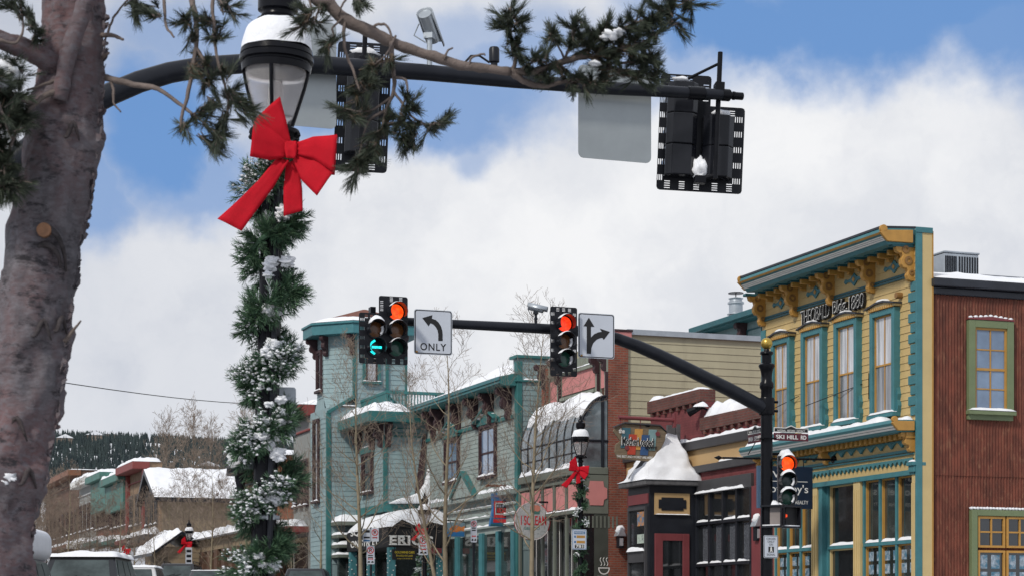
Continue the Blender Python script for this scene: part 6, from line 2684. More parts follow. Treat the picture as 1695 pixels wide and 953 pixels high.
def ped_head(lab, p, rot, lit):
    o = thing('pedestrian_signal', lab, 'crossing signal', p, 'pedestrian signals on the mast', rot, local=True)
    mb = MB()
    mb.box(-.20, .20, 0, .20, -.21, .21)
    mb.build('housing', HOUSM, o, bevel=.02)
    mb = MB()
    mb.fbox(LF, -.22, .22, .19, .225, 0, .13)
    mb.fbox(LF, -.22, .22, -.225, -.19, 0, .10)
    mb.fbox(LF, -.22, -.19, -.19, .19, 0, .11)
    mb.fbox(LF, .19, .22, -.19, .19, 0, .11)
    mb.build('hood', HOUSM, o)
    mb = MB()
    mb.fbox(LF, -.18, .18, -.18, .18, .001, .008)
    mb.build('screen', SIGNK if lit else mat('pale_signal_screen', (.24, .21, .20), .4, .1, 5), o)
    mb = MB()
    mb.fbox(LF, -.19, .19, -.188, -.165, .01, .10)
    mb.snow(V((-.21, .01, .226)), V((.1, .01, .226)), V((.1, .2, .226)), V((-.21, .2, .226)), .10, 8, 6, lit * 3)
    mb.build('snow', SNOW, o, smooth=True)
    if lit:
        mb = MB()
        mb.fbox(LF, -.12, -.09, -.02, .06, .009, .014)
        mb.fbox(LF, -.085, -.055, .0, .05, .009, .014)
        mb.build('lit_hand', LENSO, o)
    return o


a, b = pf2.at(1307, 855)
ped_head('pedestrian signal with a glowing orange hand on the mast, facing us', V((a, POLE[1] - .12, b)), R(8), 1)
a, b = pf2.at(1275, 854)
ped_head('pedestrian signal with a blank pale screen on the mast, turned to the left', V((a + .05, POLE[1] - .16, b)), R(-48), 0)
cz = cross_face(POLE[1] - .16, 0)
a0, b1 = cz.at(1264, 885)
a1, b0 = cz.at(1288, 923)
so = sign_plate('crossing_sign', 'small white crossing sign reading CROSS ONLY ON SIGNAL on the mast', cz, a0, a1, b0, b1, r=.03, bw=.010, inset=.010)
w_, h_ = a1 - a0, b1 - b0
for i, (s_, wd) in enumerate((('CROSS', .62), ('ONLY', .48), ('ON', .26))):
    text(so, 'lettering', s_, cz, a0 + w_ * (1 - wd) / 2, b0 + h_ * (.80 - .125 * i), .0055, w_ * wd, h_ * .09, SIGNK, .002, bold=.0)
text(so, 'lettering', 'SIGNAL', cz, a0 + w_ * .21, b0 + h_ * .11, .0055, w_ * .58, h_ * .09, SIGNK, .002)
mb = MB()
mb.fbox(cz, a0 + w_ * .32, a0 + w_ * .70, b0 + h_ * .245, b0 + h_ * .50, .0052, .0065)
mb.build('walk_symbol_field', SIGNK, so)
mb = MB()
m_ = a0 + w_ * .51
mb.disc(cz, m_, b0 + h_ * .47, .014, .0068, .008, 8)
mb.fpoly(cz, [(m_ - .02, b0 + h_ * .36), (m_ + .02, b0 + h_ * .36), (m_ + .02, b0 + h_ * .45), (m_ - .02, b0 + h_ * .45)], .0068, .008)
mb.fpoly(cz, [(m_ - .035, b0 + h_ * .26), (m_ - .018, b0 + h_ * .26), (m_ + .01, b0 + h_ * .36), (m_ - .018, b0 + h_ * .36)], .0068, .008)
mb.fpoly(cz, [(m_ + .018, b0 + h_ * .26), (m_ + .035, b0 + h_ * .26), (m_ + .02, b0 + h_ * .36), (m_ - .008, b0 + h_ * .36)], .0068, .008)
mb.build('walking_figure', WHITEP, so)

# ---------------------------------------------------------------- near mast: an arm and the backs of its signals
sK = 19.8
kf = cross_face(sK, 0.0)
tP_ = T_(-70, sK)
gz = G(tP_, sK) + .13
mast = thing('signal_mast', 'dark curved signal arm seen from behind, reaching over the street from the left', 'signal mast', (tP_, sK, gz), 'signal masts')
zj_ = kf.at(-70, 362)[1]
mb = MB()
mb.lathe([(.26, gz - .05), (.26, gz + .25), (.17, gz + .8), (.13, gz + 1), (.118, zj_ - .2), (.115, zj_ + 1.1), (.15, zj_ + 1.15), (.10, zj_ + 1.25), (.12, zj_ + 1.4)], (tP_, sK, 0), 24)
mb.build('pole', BLACKM, mast, smooth='auto')
kp = [(-66, 362), (-20, 312), (25, 268), (65, 234), (105, 203), (145, 176), (185, 155), (230, 136), (280, 121), (335, 111), (400, 106), (530, 108), (700, 120), (850, 134), (1000, 146), (1140, 154), (1208, 158)]
pts = [kf.P(*kf.at(x, y)) for x, y in kp]
rad = [.125, .122, .119, .116, .113, .110, .107, .104, .101, .098, .094, .090, .082, .075, .068, .060, .056]
mb = MB()
mb.tube(pts, rad, 12)
mb.build('arm', DARKM, mast, smooth='auto')
mb = MB()
e0, e1 = kf.P(*kf.at(1195, 157.5)), kf.P(*kf.at(1229, 160))
mb.tube([e0, e0.lerp(e1, .35), e0.lerp(e1, .36), e0.lerp(e1, .5), e0.lerp(e1, .52), e0.lerp(e1, .62), e0.lerp(e1, .64), e1], [.064, .064, .035, .035, .045, .045, .040, .040], 12)
e0, e1 = kf.P(*kf.at(1138, 154)), kf.P(*kf.at(1165, 155.5))
mb.build('arm_end', BLACKM, mast, smooth='auto')
mb = MB()
mb.tube([e0, e1], .070, 12)
mb.build('arm_collar', BLACKM, mast, smooth='auto')
mb = MB()
pq = kf.P(*kf.at(818, 108))
mb.lathe([(.035, -.12), (.035, .02), (.055, .03), (.055, .16), (.045, .18)], pq, 12)
mb.tube([pq + V((-.05, 0, .02)), pq + V((-.16, 0, .08)), pq + V((-.25, 0, .07)), pq + V((-.33, 0, -.02))], .012, 5)
mb.build('conduit_stub', DARKM, mast, smooth='auto')
kb = cross_face(sK + .42, 0.0)
a, b = kb.at(1156, 221)
doghouse('five-lamp traffic signal seen from behind at the end of the near arm', kb.P(a, b), math.pi - TH * .8, .80)
a, b = kb.at(600, 178)
three_head('three-lamp traffic signal seen from behind through the pine needles', kb.P(a, b), math.pi - TH * .8, top=.76)
kb2 = Fr((0, sK + .14, 0), (-1, 0, 0))       # faces away from us
for (x0, y0, x1, y1, lab) in ((957, 119, 1077.5, 261, 'bare metal back of a sign on the near arm beside the five-lamp signal'), (424, 39, 556.5, 203, 'pale sign back behind the street lamp on the near arm')):
    a0, b1 = kb2.at(x1, y0)
    a1, b0 = kb2.at(x0, y1)
    o = sign_plate('lane_sign', lab, kb2, a0, a1, b0, b1, r=.06, group='lane signs on the near signal arm')
a, b = kf.at(711, 112)
camera_unit('large grey video camera tilted on a post above the near arm', kf.P(a, b), R(140), 38, .80, .38)

# ================================================================ shop signs
# navy blade sign on its spear-tipped bracket
a, b = street_face(TF, 0).at(1382, 760)
sBr = -a
cf2 = cross_face(sBr, 0.0)
q0, q1 = cf2.at(1196, 757), cf2.at(1382, 760)
br = thing('sign_bracket', 'black spear-tipped iron bracket holding the navy blade sign', 'bracket', cf2.P(q1[0], q1[1]))
mb = MB()
mb.tube([cf2.P(q0[0], q0[1]), cf2.P(q1[0], q1[1])], .025, 8)
mb.tube([cf2.P(q0[0] - .22, q0[1]), cf2.P(q0[0] - .10, q0[1]), cf2.P(q0[0] - .02, q0[1])], [.003, .055, .02], 8)
mb.build('rod', BLACKM, br, smooth='auto')
mb = MB()
mb.tube([cf2.P(q1[0] - .06, q1[1]), cf2.P(q1[0], q1[1])], .09, 12)
a_, b_ = cf2.at(1243, 735)
mb.tube([cf2.P(*cf2.at(1238, 752)), cf2.P(*cf2.at(1256, 722))], .012, 5)
mb.build('wall_plate', BLACKM, br)
a0, b1 = cf2.at(1258, 770)
a1, b0 = cf2.at(1344, 842)
o = thing('blade_sign', 'navy blue square blade sign with white serif lettering behind the signal mast', 'sign', cf2.P((a0 + a1) / 2, b0))
mb = MB()
mb.fbox(cf2, a0, a1, b0, b1, -.04, .04)
mb.build('board', NAVY, o, bevel=.006)
mb = MB()
mb.fbox(cf2, a0 - .07, a0 - .002, b0, b1, -.05, .05)
mb.build('edge_strip', mat('slate_blue_edge', (.06, .11, .18), .5, .1, 3), o)
mb = MB()
for x in (1275, 1330):
    a_ = cf2.at(x, 770)[0]
    mb.tube([cf2.P(a_, b1 - .02), cf2.P(a_, q1[1])], .012, 5)
mb.build('hangers', BLACKM, o)
w_, h_ = a1 - a0, b1 - b0
text(o, 'lettering', 'LIV', cf2, a0 + w_ * .08, b1 - h_ * .27, .041, w_ * .28, h_ * .15, WHITEP, .004, bold=.006)
mb = MB()
mb.fbox(cf2, a0 + w_ * .10, a0 + w_ * .90, b1 - h_ * .365, b1 - h_ * .35, .041, .045)
mb.build('rule', WHITEP, o)
text(o, 'lettering', "Sotheby's", cf2, a0 + w_ * .08, b1 - h_ * .68, .041, w_ * .83, h_ * .25, WHITEP, .004, bold=.004)
text(o, 'lettering', 'INTERNATIONAL REALTY', cf2, a0 + w_ * .08, b1 - h_ * .89, .041, w_ * .83, h_ * .085, WHITEP, .004)

# patchwork wooden sign on its red pipe
a, b = street_face(TF, 0).at(1117, 695)
sWs = -a
cf3 = cross_face(sWs, 0.0)
br = thing('sign_pipe', 'red-brown pipe bracket carrying the patchwork wooden sign', 'bracket', cf3.P(*cf3.at(1117, 695)))
mb = MB()
mb.tube([cf3.P(*cf3.at(1024, 690)), cf3.P(*cf3.at(1117, 695))], .055, 10)
mb.build('pipe', MAROON, br, smooth='auto')
mb = MB()
a_, b_ = cf3.at(1116, 695)
mb.fbox(cf3, a_ - .03, a_ + .03, b_ - .2, b_ + .2, -.08, .08)
for x in (1060, 1027):
    a_, b_ = cf3.at(x, 692)
    mb.tube([cf3.P(a_, b_), cf3.P(a_, b_ - .28)], .015, 5)
mb.build('wall_plate', MAROON, br)
POLY = [(1033, 700.5), (1092, 705), (1103, 715), (1101, 728), (1086, 758), (1084, 764), (1022, 758), (1018, 748), (1019, 735), (1027, 729), (1015, 713), (1018, 707)]
o = thing('wooden_shop_sign', 'weathered wooden sign with coloured patchwork boards and white lettering on a red pipe', 'sign', cf3.P(*cf3.at(1055, 760)))
mb = MB()
mb.fpoly(cf3, [cf3.at(x, y) for x, y in POLY][::-1], -.06, .0)
mb.build('board', WOODB, o, bevel=.01)
mb = MB()
mb.extrude([cf3.P(*cf3.at(1016, 707), -.08), cf3.P(*cf3.at(1033, 700), -.08), cf3.P(*cf3.at(1092, 704.5), -.08), cf3.P(*cf3.at(1104, 715), -.08), cf3.P(*cf3.at(1092, 702.5), -.08), cf3.P(*cf3.at(1033, 698), -.08), cf3.P(*cf3.at(1016, 705), -.08)], cf3.n * .14)
mb.build('top_moulding', CHAR, o)
PATCH = [((1029, 707, 1043, 741), (.045, .12, .155)), ((1040, 718, 1053, 752), (.42, .055, .030)), ((1050, 709, 1063, 744), (.52, .27, .07)), ((1061, 719, 1074, 753), (.035, .085, .20)), ((1073, 710, 1086, 745), (.19, .31, .32))]
for i, ((x0, y0, x1, y1), c_) in enumerate(PATCH):
    sk = (y1 - y0) * .05
    q = [cf3.at(x0 + 1, y0), cf3.at(x1 + 1, y0 + .6), cf3.at(x1 - 2, y1), cf3.at(x0 - 2, y1 - .6)]
    mb = MB()
    mb.fpoly(cf3, q[::-1], .001 + i % 2 * .008, .012 + i % 2 * .008)
    tag(mb.build('patch', mat('patch_paint_%d' % i, c_, .6, .12, 6), o), ['teal blue patch', 'red patch', 'amber patch', 'deep blue patch', 'pale green patch'][i])
mb = MB()
for x, y in ((1088, 717.5), (1037, 740.5)):
    a_, b_ = cf3.at(x, y)
    mb.disc(cf3, a_, b_, .065, .022, .034, 16)
mb.build('red_dots', MAROON, o)
tl = Fr(cf3.P(*cf3.at(1029, 734.5)), cf3.P(*cf3.at(1085, 737.5)) - cf3.P(*cf3.at(1029, 734.5)))
pxm = F / (sWs * CT + 22 * ST)
text(o, 'lettering_shadow', 'MotherLoaded', tl, -.02, -.03, .030, 57.5 / pxm, 14.5 / pxm, WHITEP, .006, bold=.03)
text(o, 'lettering', 'MotherLoaded', tl, .0, -.02, .037, 57 / pxm, 13.5 / pxm, SIGNK, .008, bold=.012)
text(o, 'lettering', 'the', tl, -.10, 18 / pxm, .022, 11 / pxm, 8 / pxm, WHITEP, .006, bold=.02)
text(o, 'lettering', 'tavern', tl, 41 / pxm, -.10, .040, 22 / pxm, 6 / pxm, SIGNK, .006, bold=.02)
text(o, 'lettering', 'THE BEST AND WORST ARE HERE', tl, -9 / pxm, -22 / pxm, .002, 65 / pxm, 4 / pxm, WHITEP, .004, bold=.005)
mb = MB()
a_, b_ = cf3.at(1072, 703)
mb.blob(cf3.P(a_, b_, -.03), .07, 3, sq=(1.4, 1, .8))
mb.build('floodlamp', BLACKM, o, smooth=True)

# round white sign
a, b = street_face(TF, 0).at(938, 810)
sRd = S_(905, 23.0)
cr_ = cross_face(sRd, 0)
a_, b_ = cr_.at(881.5, 861.5)
rr = cr_.at(911, 861)[0] - a_
o = thing('round_shop_sign', 'round white frosted ice cream sign with red rim and red lettering', 'sign', cr_.P(a_, b_ - rr))
mb = MB()
mb.disc(cr_, a_, b_, rr, -.06, 0, 48)
mb.build('rim', mat('faded_red_rim', (.45, .06, .06), .5, .1, 4), o)
mb = MB()
mb.disc(cr_, a_, b_, rr * .945, .001, .012, 48)
mb.build('face', mat('frosted_white_face', (.42, .43, .43), .55, .1, 4, c2=(.24, .26, .26), c2amt=.42, c2scale=14), o)
mb = MB()
mb.ring(cr_, a_, b_, rr * .965, rr * 1.0, .001, .02, 40, a0=60, a1=330)
mb.build('rim_edge', WHITEP, o)
text(o, 'lettering', 'I SCREAM', cr_, a_ - rr * .66, b_ - rr * .22, .014, rr * 1.42, rr * .50, REDP, .006, bold=.012)
text(o, 'lettering', 'GELATO', cr_, a_ - rr * .50, b_ - rr * .46, .014, rr * .9, rr * .15, VERT, .004, bold=.01)
mb = MB()
mb.fpoly(cr_, [(a_ - .06, b_ + rr * .36), (a_ + .22, b_ + rr * .36), (a_ + .26, b_ + rr * .60), (a_ - .10, b_ + rr * .60)], .014, .02)
mb.build('cup_emblem', VERT, o)
mb = MB()
mb.disc(cr_, a_ + .02, b_ + rr * .68, .11, .014, .022, 16)
mb.disc(cr_, a_ + .15, b_ + rr * .67, .10, .014, .023, 16)
mb.build('scoop_emblem', mat('pale_coral', (.5, .2, .14), .5, .1, 3), o)
mb = MB()
mb.tube([cr_.P(a_ + rr * .4, b_ + rr * 1.0, -.03), cr_.P(23.6 if False else TF - .9, b_ + rr * 1.0, -.03)], .03, 6)
mb.build('hanger', BLACKM, o)

# blue and red cabinet-shaped sign with its timber bracket
sVg = S_(858, TM) + 1.2
cv = cross_face(sVg, 0)
br = thing('sign_bracket', 'rusty timber beam bracket above the blue cabinet-shaped sign', 'bracket', cv.P(*cv.at(853, 804)))
a0, b1 = cv.at(805, 801)
a1, b0 = cv.at(852, 806)
mb = MB()
mb.fbox(cv, a0, a1, b0, b1, -.08, .08)
mb.build('beam', WOODR, br, bevel=.01)
a2, b2 = cv.at(857, 835)
mb = MB()
mb.fbox(cv, a1 - .01, a1 + .12, b2 - .6, b1 + .1, -.09, .09)
mb.build('post', WOODR, br, bevel=.01)
o = thing('cabinet_sign', 'blue and red cabinet-shaped shop sign hanging from a timber beam', 'sign', cv.P(*cv.at(828, 870)))
q = [(815, 815.5), (844, 815.5), (845, 842), (848, 866), (848, 870), (811, 870), (811.5, 866), (816, 842)]
mb = MB()
mb.fpoly(cv, [cv.at(x, y) for x, y in q][::-1], -.16, .0)
mb.build('cabinet', BLUEP, o, bevel=.01)


def pxbox(mb, f, x0, y0, x1, y1, c0, c1):
    a0, b1 = f.at(x0, y0)
    a1, b0 = f.at(x1, y1)
    mb.fbox(f, a0, a1, b0, b1, c0, c1)


mb = MB()
pxbox(mb, cv, 818, 818.5, 841, 822.5, .001, .012)
mb.build('marquee', mat('dull_violet', (.20, .16, .26), .5, .2, 8), o)
mb = MB()
pxbox(mb, cv, 817.5, 828, 843.5, 856.5, .001, .010)
pxbox(mb, cv, 816.5, 858, 844.5, 864.5, .001, .012)
mb.build('red_panels', REDP, o)
mb = MB()
pxbox(mb, cv, 819.5, 831, 841.5, 851.5, .011, .014)
mb.build('screen_surround', mat('screen_white', (.45, .42, .42), .5, .1, 6), o)
mb = MB()
pxbox(mb, cv, 821, 833, 840, 849, .015, .018)
mb.build('screen', SIGNK, o)
a0, b0 = cv.at(822, 848.5)
a1, b1 = cv.at(839, 840)
text(o, 'lettering', 'ARCADE', cv, a0, b0, .019, a1 - a0, b1 - b0, REDP, .004, bold=.04)
mb = MB()
for k in range(4):
    pxbox(mb, cv, 822 + 4.5 * k, 834.5 + (k % 2), 825 + 4.5 * k, 838.5, .019, .022)
mb.build('screen_figures', mat('pale_slate', (.22, .26, .36), .5, .1, 6), o)
mb = MB()
mb.fpoly(cv, [cv.at(x, y) for x, y in ((812, 866.2), (847.5, 866.2), (847.5, 869), (811.5, 869))][::-1], .001, .006)
mb.build('base_band', TEALD, o)
mb = MB()
for x in (819, 840):
    mb.tube([cv.P(*cv.at(x, 816)), cv.P(*cv.at(x, 806))], .012, 5)
mb.build('hangers', BLACKM, o)

# fish sign
sFi = S_(775, TM) + .2
cfi = cross_face(sFi, 0)
a0, b1 = cfi.at(739, 864)
a1, b0 = cfi.at(769, 888)
o = thing('fish_sign', 'small pale blue shop sign with an orange fish beside the tree trunk', 'sign', cfi.P((a0 + a1) / 2, b0))
mb = MB()
mb.fbox(cfi, a0, a1, b0, b1, -.03, .03)
mb.build('board', mat('pale_blue_board', (.14, .21, .25), .5, .1, 5), o, bevel=.006)
mb = MB()
mb.fbox(cfi, a0 + .02, a1 - .02, b0 + .02, b0 + .17, .031, .034)
mb.build('base_band', BLUEP, o)
m_, h_ = (a0 + a1) / 2 + .05, (b0 + b1) / 2 + .02
mb = MB()
mb.fpoly(cfi, [(m_ - .30, h_), (m_ - .18, h_ + .10), (m_, h_ + .14), (m_ + .16, h_ + .07), (m_ + .28, h_ + .12), (m_ + .26, h_ - .08), (m_ + .15, h_ - .04), (m_ - .03, h_ - .11), (m_ - .2, h_ - .08)], .031, .036)
mb.build('fish', mat('fish_orange', (.45, .15, .04), .5, .3, 8), o)
mb = MB()
mb.fbox(cfi, a0 - .03, a1 + .4, b1 + .05, b1 + .09, -.02, .02)
for u in (.2, .8):
    mb.tube([cfi.P(a0 + (a1 - a0) * u, b1), cfi.P(a0 + (a1 - a0) * u, b1 + .06)], .01, 4)
mb.build('hanger', BLACKM, o)

# cafe board under the awning
cgo = cross_face(sAw - .12, 0)
a0, b1 = cgo.at(649, 908)
a1, b0 = cgo.at(690, 926)
o = thing('cafe_sign', 'black cafe sign with yellow lettering hanging below the awning', 'sign', cgo.P((a0 + a1) / 2, b0))
mb = MB()
mb.fbox(cgo, a0, a1, b0, b1, -.03, .03)
mb.build('board', SIGNK, o, bevel=.006)
YELS = mat('yellow_sign_lettering', (.50, .38, .03), .5, .1, 4)
text(o, 'lettering', 'GOLDMINE CAFE', cgo, a0 + .09, b1 - .15, .031, (a1 - a0) * .80, .085, YELS, .004, bold=.02)
text(o, 'lettering', 'Breakfast & Lunch', cgo, a0 + .15, b1 - .26, .031, (a1 - a0) * .66, .075, YELS, .004)
text(o, 'lettering', 'upstairs', cgo, a0 + .19, b1 - .36, .031, (a1 - a0) * .6, .055, YELS, .004)
mb = MB()
for u in (.1, .9):
    mb.tube([cgo.P(a0 + (a1 - a0) * u, b1), cgo.P(a0 + (a1 - a0) * u, zA0 + .02)], .012, 4)
mb.build('hangers', BLACKM, o)
cgo2 = cross_face(sAw - .10, 0)
a0, b1 = cgo2.at(712, 906)
a1, b0 = cgo2.at(731, 915)
o = thing('hanging_sign', 'small dark red hanging sign to the right of the black cafe sign', 'sign', cgo2.P((a0 + a1) / 2, b0))
mb = MB()
mb.fbox(cgo2, a0, a1, b0, b1, -.03, .03)
mb.build('board', MAROON, o, bevel=.006)
mb = MB()
for u in (.1, .9):
    mb.tube([cgo2.P(a0 + (a1 - a0) * u, b1), cgo2.P(a0 + (a1 - a0) * u, zA0 + .1)], .012, 4)
mb.build('hangers', BLACKM, o)


# no-parking signs on posts
def no_parking(lab, f, x0, y0, x1, y1, post=None, group='no-parking signs along the kerb', words=2, cars=True):
    a0, b1 = f.at(x0, y0)
    a1, b0 = f.at(x1, y1)
    o = sign_plate('parking_sign', lab, f, a0, a1, b0, b1, border=None, r=.03, group=group)
    w_, h_ = a1 - a0, b1 - b0
    m_ = (a0 + a1) / 2
    cy = b1 - w_ * .55
    mb = MB()
    mb.ring(f, m_, cy, w_ * .32, w_ * .42, .0025, .005, 24)
    mb.fpoly(f, [(m_ - w_ * .27, cy + w_ * .21), (m_ - w_ * .21, cy + w_ * .27), (m_ + w_ * .27, cy - w_ * .21), (m_ + w_ * .21, cy - w_ * .27)], .0045, .006)
    mb.build('prohibition_ring', REDP, o)
    text(o, 'lettering', 'P', f, m_ - w_ * .16, cy - w_ * .23, .0025, w_ * .34, w_ * .46, SIGNK, .0015, bold=.03)
    mb = MB()
    for k in range(words):
        z_ = cy - w_ * .62 - .07 * k
        mb.fbox(f, m_ - w_ * .30, m_ + w_ * .30, z_ - .018, z_ + .018, .0025, .004)
    mb.build('text_lines', REDP if words == 1 else SIGNK, o)
    z_ = b0 + h_ * .28
    if h_ > 1.25 * w_:
        mb = MB()
        mb.fpoly(f, [(m_ - w_ * .34, z_), (m_ - w_ * .2, z_ + .04), (m_ - w_ * .2, z_ + .015), (m_ + w_ * .2, z_ + .015), (m_ + w_ * .2, z_ + .04), (m_ + w_ * .34, z_), (m_ + w_ * .2, z_ - .04), (m_ + w_ * .2, z_ - .015), (m_ - w_ * .2, z_ - .015), (m_ - w_ * .2, z_ - .04)], .0025, .004)
        mb.build('arrow', REDP, o)
    if cars:
        mb = MB()
        for sg in (-1, 1):
            mb.fpoly(f, [(m_ + sg * w_ * .22 - w_ * .17, b0 + .05), (m_ + sg * w_ * .22 + w_ * .17, b0 + .05), (m_ + sg * w_ * .22 + w_ * .12, b0 + .11), (m_ + sg * w_ * .22 - w_ * .05, b0 + .11)], .0025, .004)
        mb.build('car_symbols', SIGNK, o)
    return o


def sign_post(lab, f, x, ytop, c=-.03):
    a, b = f.at(x, ytop, c)
    p = f.P(a, b, c)
    g = G(p.x, p.y)
    o = thing('sign_post', lab, 'post', (p.x, p.y, g), 'galvanised sign posts')
    mb = MB()
    mb.box(p.x - .03, p.x + .03, p.y - .03, p.y + .03, g, b)
    mb.build('post', DARKM, o, bevel=.005)
    mb = MB()
    mb.box(p.x - .08, p.x + .08, p.y - .08, p.y + .08, g + .12, g + .16)
    mb.build('base_plate', DARKM, o)


f1 = cross_face(69.0, 0)
a0, b1 = f1.at(600.5, 874)
a1, b0 = f1.at(613.5, 897)
o = sign_plate('parking_sign', 'pale blue and white parking sign left of a no-parking sign on the tree-side post', f1, a0, a1, b0, b1, border=None, r=.03, group='parking plates on posts')
mb = MB()
mb.fbox(f1, a0 + .03, a1 - .03, b1 - .14, b1 - .05, .0025, .004)
mb.fbox(f1, a0 + .03, a1 - .03, b0 + .14, b0 + .20, .0025, .004)
mb.build('text_lines', SIGNK, o)
mb = MB()
mb.fbox(f1, a0 + .03, a1 - .03, b0 + .04, b0 + .09, .0025, .004)
mb.build('text_lines', BLUEP, o)
no_parking('upper red and white no-parking sign of the pair on one post beside the tree', f1, 614, 873, 627, 895.5, words=1, cars=False)
f1b = cross_face(69.0, 0)
no_parking('lower no-parking sign with car symbols, below the upper pair beside the tree', f1b, 606.5, 902, 620, 933)
sign_post('dark sign post carrying three parking signs beside the pale tree trunk', f1, 614, 872)
f2 = cross_face(62.5, 0)
no_parking('no-parking sign with car symbols under the red bow of the tapered lamp', f2, 693, 884, 708, 918, words=1)
f3_ = cross_face(S_(784, 20.5), 0)
no_parking('narrow no-parking sign on the post between two bare tree trunks', f3_, 779, 860, 789.5, 897)
sign_post('dark sign post carrying the narrow no-parking sign between two trees', f3_, 784, 859)

# ================================================================ street lamps, garlands, bows
LGLASS = bpy.data.materials.new('lamp_glass')
LGLASS.use_nodes = True
p_ = LGLASS.node_tree.nodes['Principled BSDF']
p_.inputs['Base Color'].default_value = (0.86, 0.84, 0.84, 1)
p_.inputs['Roughness'].default_value = 0.18
p_.inputs['Transmission Weight'].default_value = 0.85
p_.inputs['IOR'].default_value = 1.12
NEEDLE = mat('garland_needles', (0.034, 0.080, 0.045), 0.55, 0.5, 14, spec=0.35)
NEEDLE2 = mat('garland_needle_tips', (0.095, 0.175, 0.095), 0.55, 0.4, 14, spec=0.35)
FROST = mat('frosted_needles', (0.62, 0.66, 0.70), 0.8, 0.1, 14)


def lamp(label, p, H, rot=0.0, lean=0.0, n=28, group='ornamental street lamps', thick=1.0, cap=1.0, snowy=True):
    """acorn-glass street lamp, H metres to its brim"""
    o = thing('street_lamp', label, 'street lamp', p, group, rot, local=True)
    if lean:
        o.rotation_euler = (Matrix.Rotation(lean, 3, 'Y') @ Matrix.Rotation(TH + rot, 3, 'Z')).to_euler()
    mb = MB()
    mb.lathe([(.22, 0), (.22, .15), (.18, .25), (.16, .7), (.11, .85), (.075 * thick, 1.0), (.062 * thick, H - .7), (.052 * thick, H - .52), (.075, H - .50), (.075, H - .47), (.045, H - .45), (.05, H - .42)], (0, 0, 0), n)
    for k in range(8):
        q = 2 * math.pi * k / 8
        mb.tube([V((.062 * thick * math.cos(q), .062 * thick * math.sin(q), 1.05)), V((.056 * thick * math.cos(q), .056 * thick * math.sin(q), H - .75))], .010, 4)
    mb.build('post', BLACKM, o, smooth='auto')
    mb = MB()
    mb.lathe([(.05, H - .43), (.135, H - .40), (.15, H - .38), (.15, H - .355), (.12, H - .345), (.10, H - .33)], (0, 0, 0), n)
    for k in range(8):
        q = 2 * math.pi * k / 8
        mb.blob((.142 * math.cos(q), .142 * math.sin(q), H - .385), .026, k, n=5, m=7)
    mb.build('lantern_base', BLACKM, o, smooth='auto')
    mb = MB()
    gp = [(.100, H - .33), (.118, H - .27), (.142, H - .19), (.166, H - .11), (.183, H - .04), (.192, H + .01)]
    vs = gp + [(r_ - .004, z) for r_, z in gp[::-1]]
    m_ = len(vs)
    V_, F_ = [], []
    for r_, z in vs:
        for k in range(n):
            q = 2 * math.pi * k / n
            V_.append(V((r_ * math.cos(q), r_ * math.sin(q), z)))
    for i in range(m_):
        i2 = (i + 1) % m_
        for k in range(n):
            k2 = (k + 1) % n
            F_.append((i * n + k, i * n + k2, i2 * n + k2, i2 * n + k))
    mb.add(V_, F_)
    mb.build('glass', LGLASS, o, smooth=True)
    mb = MB()
    for k in range(4):
        q = 2 * math.pi * (k + .62) / 4
        mb.tube([V(((r_ + .006) * math.cos(q), (r_ + .006) * math.sin(q), z)) for r_, z in gp], .012, 6)
    mb.build('cage_ribs', BLACKM, o, smooth='auto')
    mb = MB()
    mb.lathe([(.03, H - .34), (.045, H - .30), (.045, H - .10), (.03, H - .06)], (0, 0, 0), 14)
    mb.build('lamp_bulb', mat('frosted_bulb', (.55, .53, .52), .4, .05, 5) if 'frosted_bulb' not in MATS else MATS['frosted_bulb'], o, smooth='auto')
    mb = MB()
    mb.lathe([(.190, H + .0), (.208, H - .005), (.214, H + .035), (.206, H + .042), (.206, H + .052), (.226, H + .058), (.226, H + .082), (.216, H + .086), (.216, H + .094), (.222, H + .098), (.218, H + .128), (.203, H + .134), (.200, H + .155), (.10, H + .20), (.09, H + .22)], (0, 0, 0), n)
    mb.build('brim', BLACKM, o, smooth='auto')
    mb = MB()
    hd = .20

    def dome_(u, v):
        q = 2 * math.pi * u
        k = v
        r_ = .212 * math.cos(k * 1.02) ** .8 + .004
        z = H + .13 + hd * math.sin(k * 1.3) * .95
        nn = noise.noise(V((math.cos(q) * 1.4, math.sin(q) * 1.4, v * 2 + p[0])))
        return V((r_ * math.cos(q) * (1 + .05 * nn), r_ * math.sin(q) * (1 + .05 * nn), z + .015 * nn))
    mb.grid(dome_, 28, 8)
    mb.build('snow_cap', SNOW, o, smooth=True)
    mb = MB()
    z = H + .29
    mb.lathe([(.12, z), (.125, z + .025), (.105, z + .04), (.10, z + .05), (.10, z + .07), (.122, z + .08), (.122, z + .19), (.10, z + .20), (.07, z + .22), (.06, z + .28), (.03, z + .31), (.035, z + .35), (.01, z + .40)], (0, 0, 0), n)
    mb.build('finial', BLACKM, o, smooth='auto')
    return o


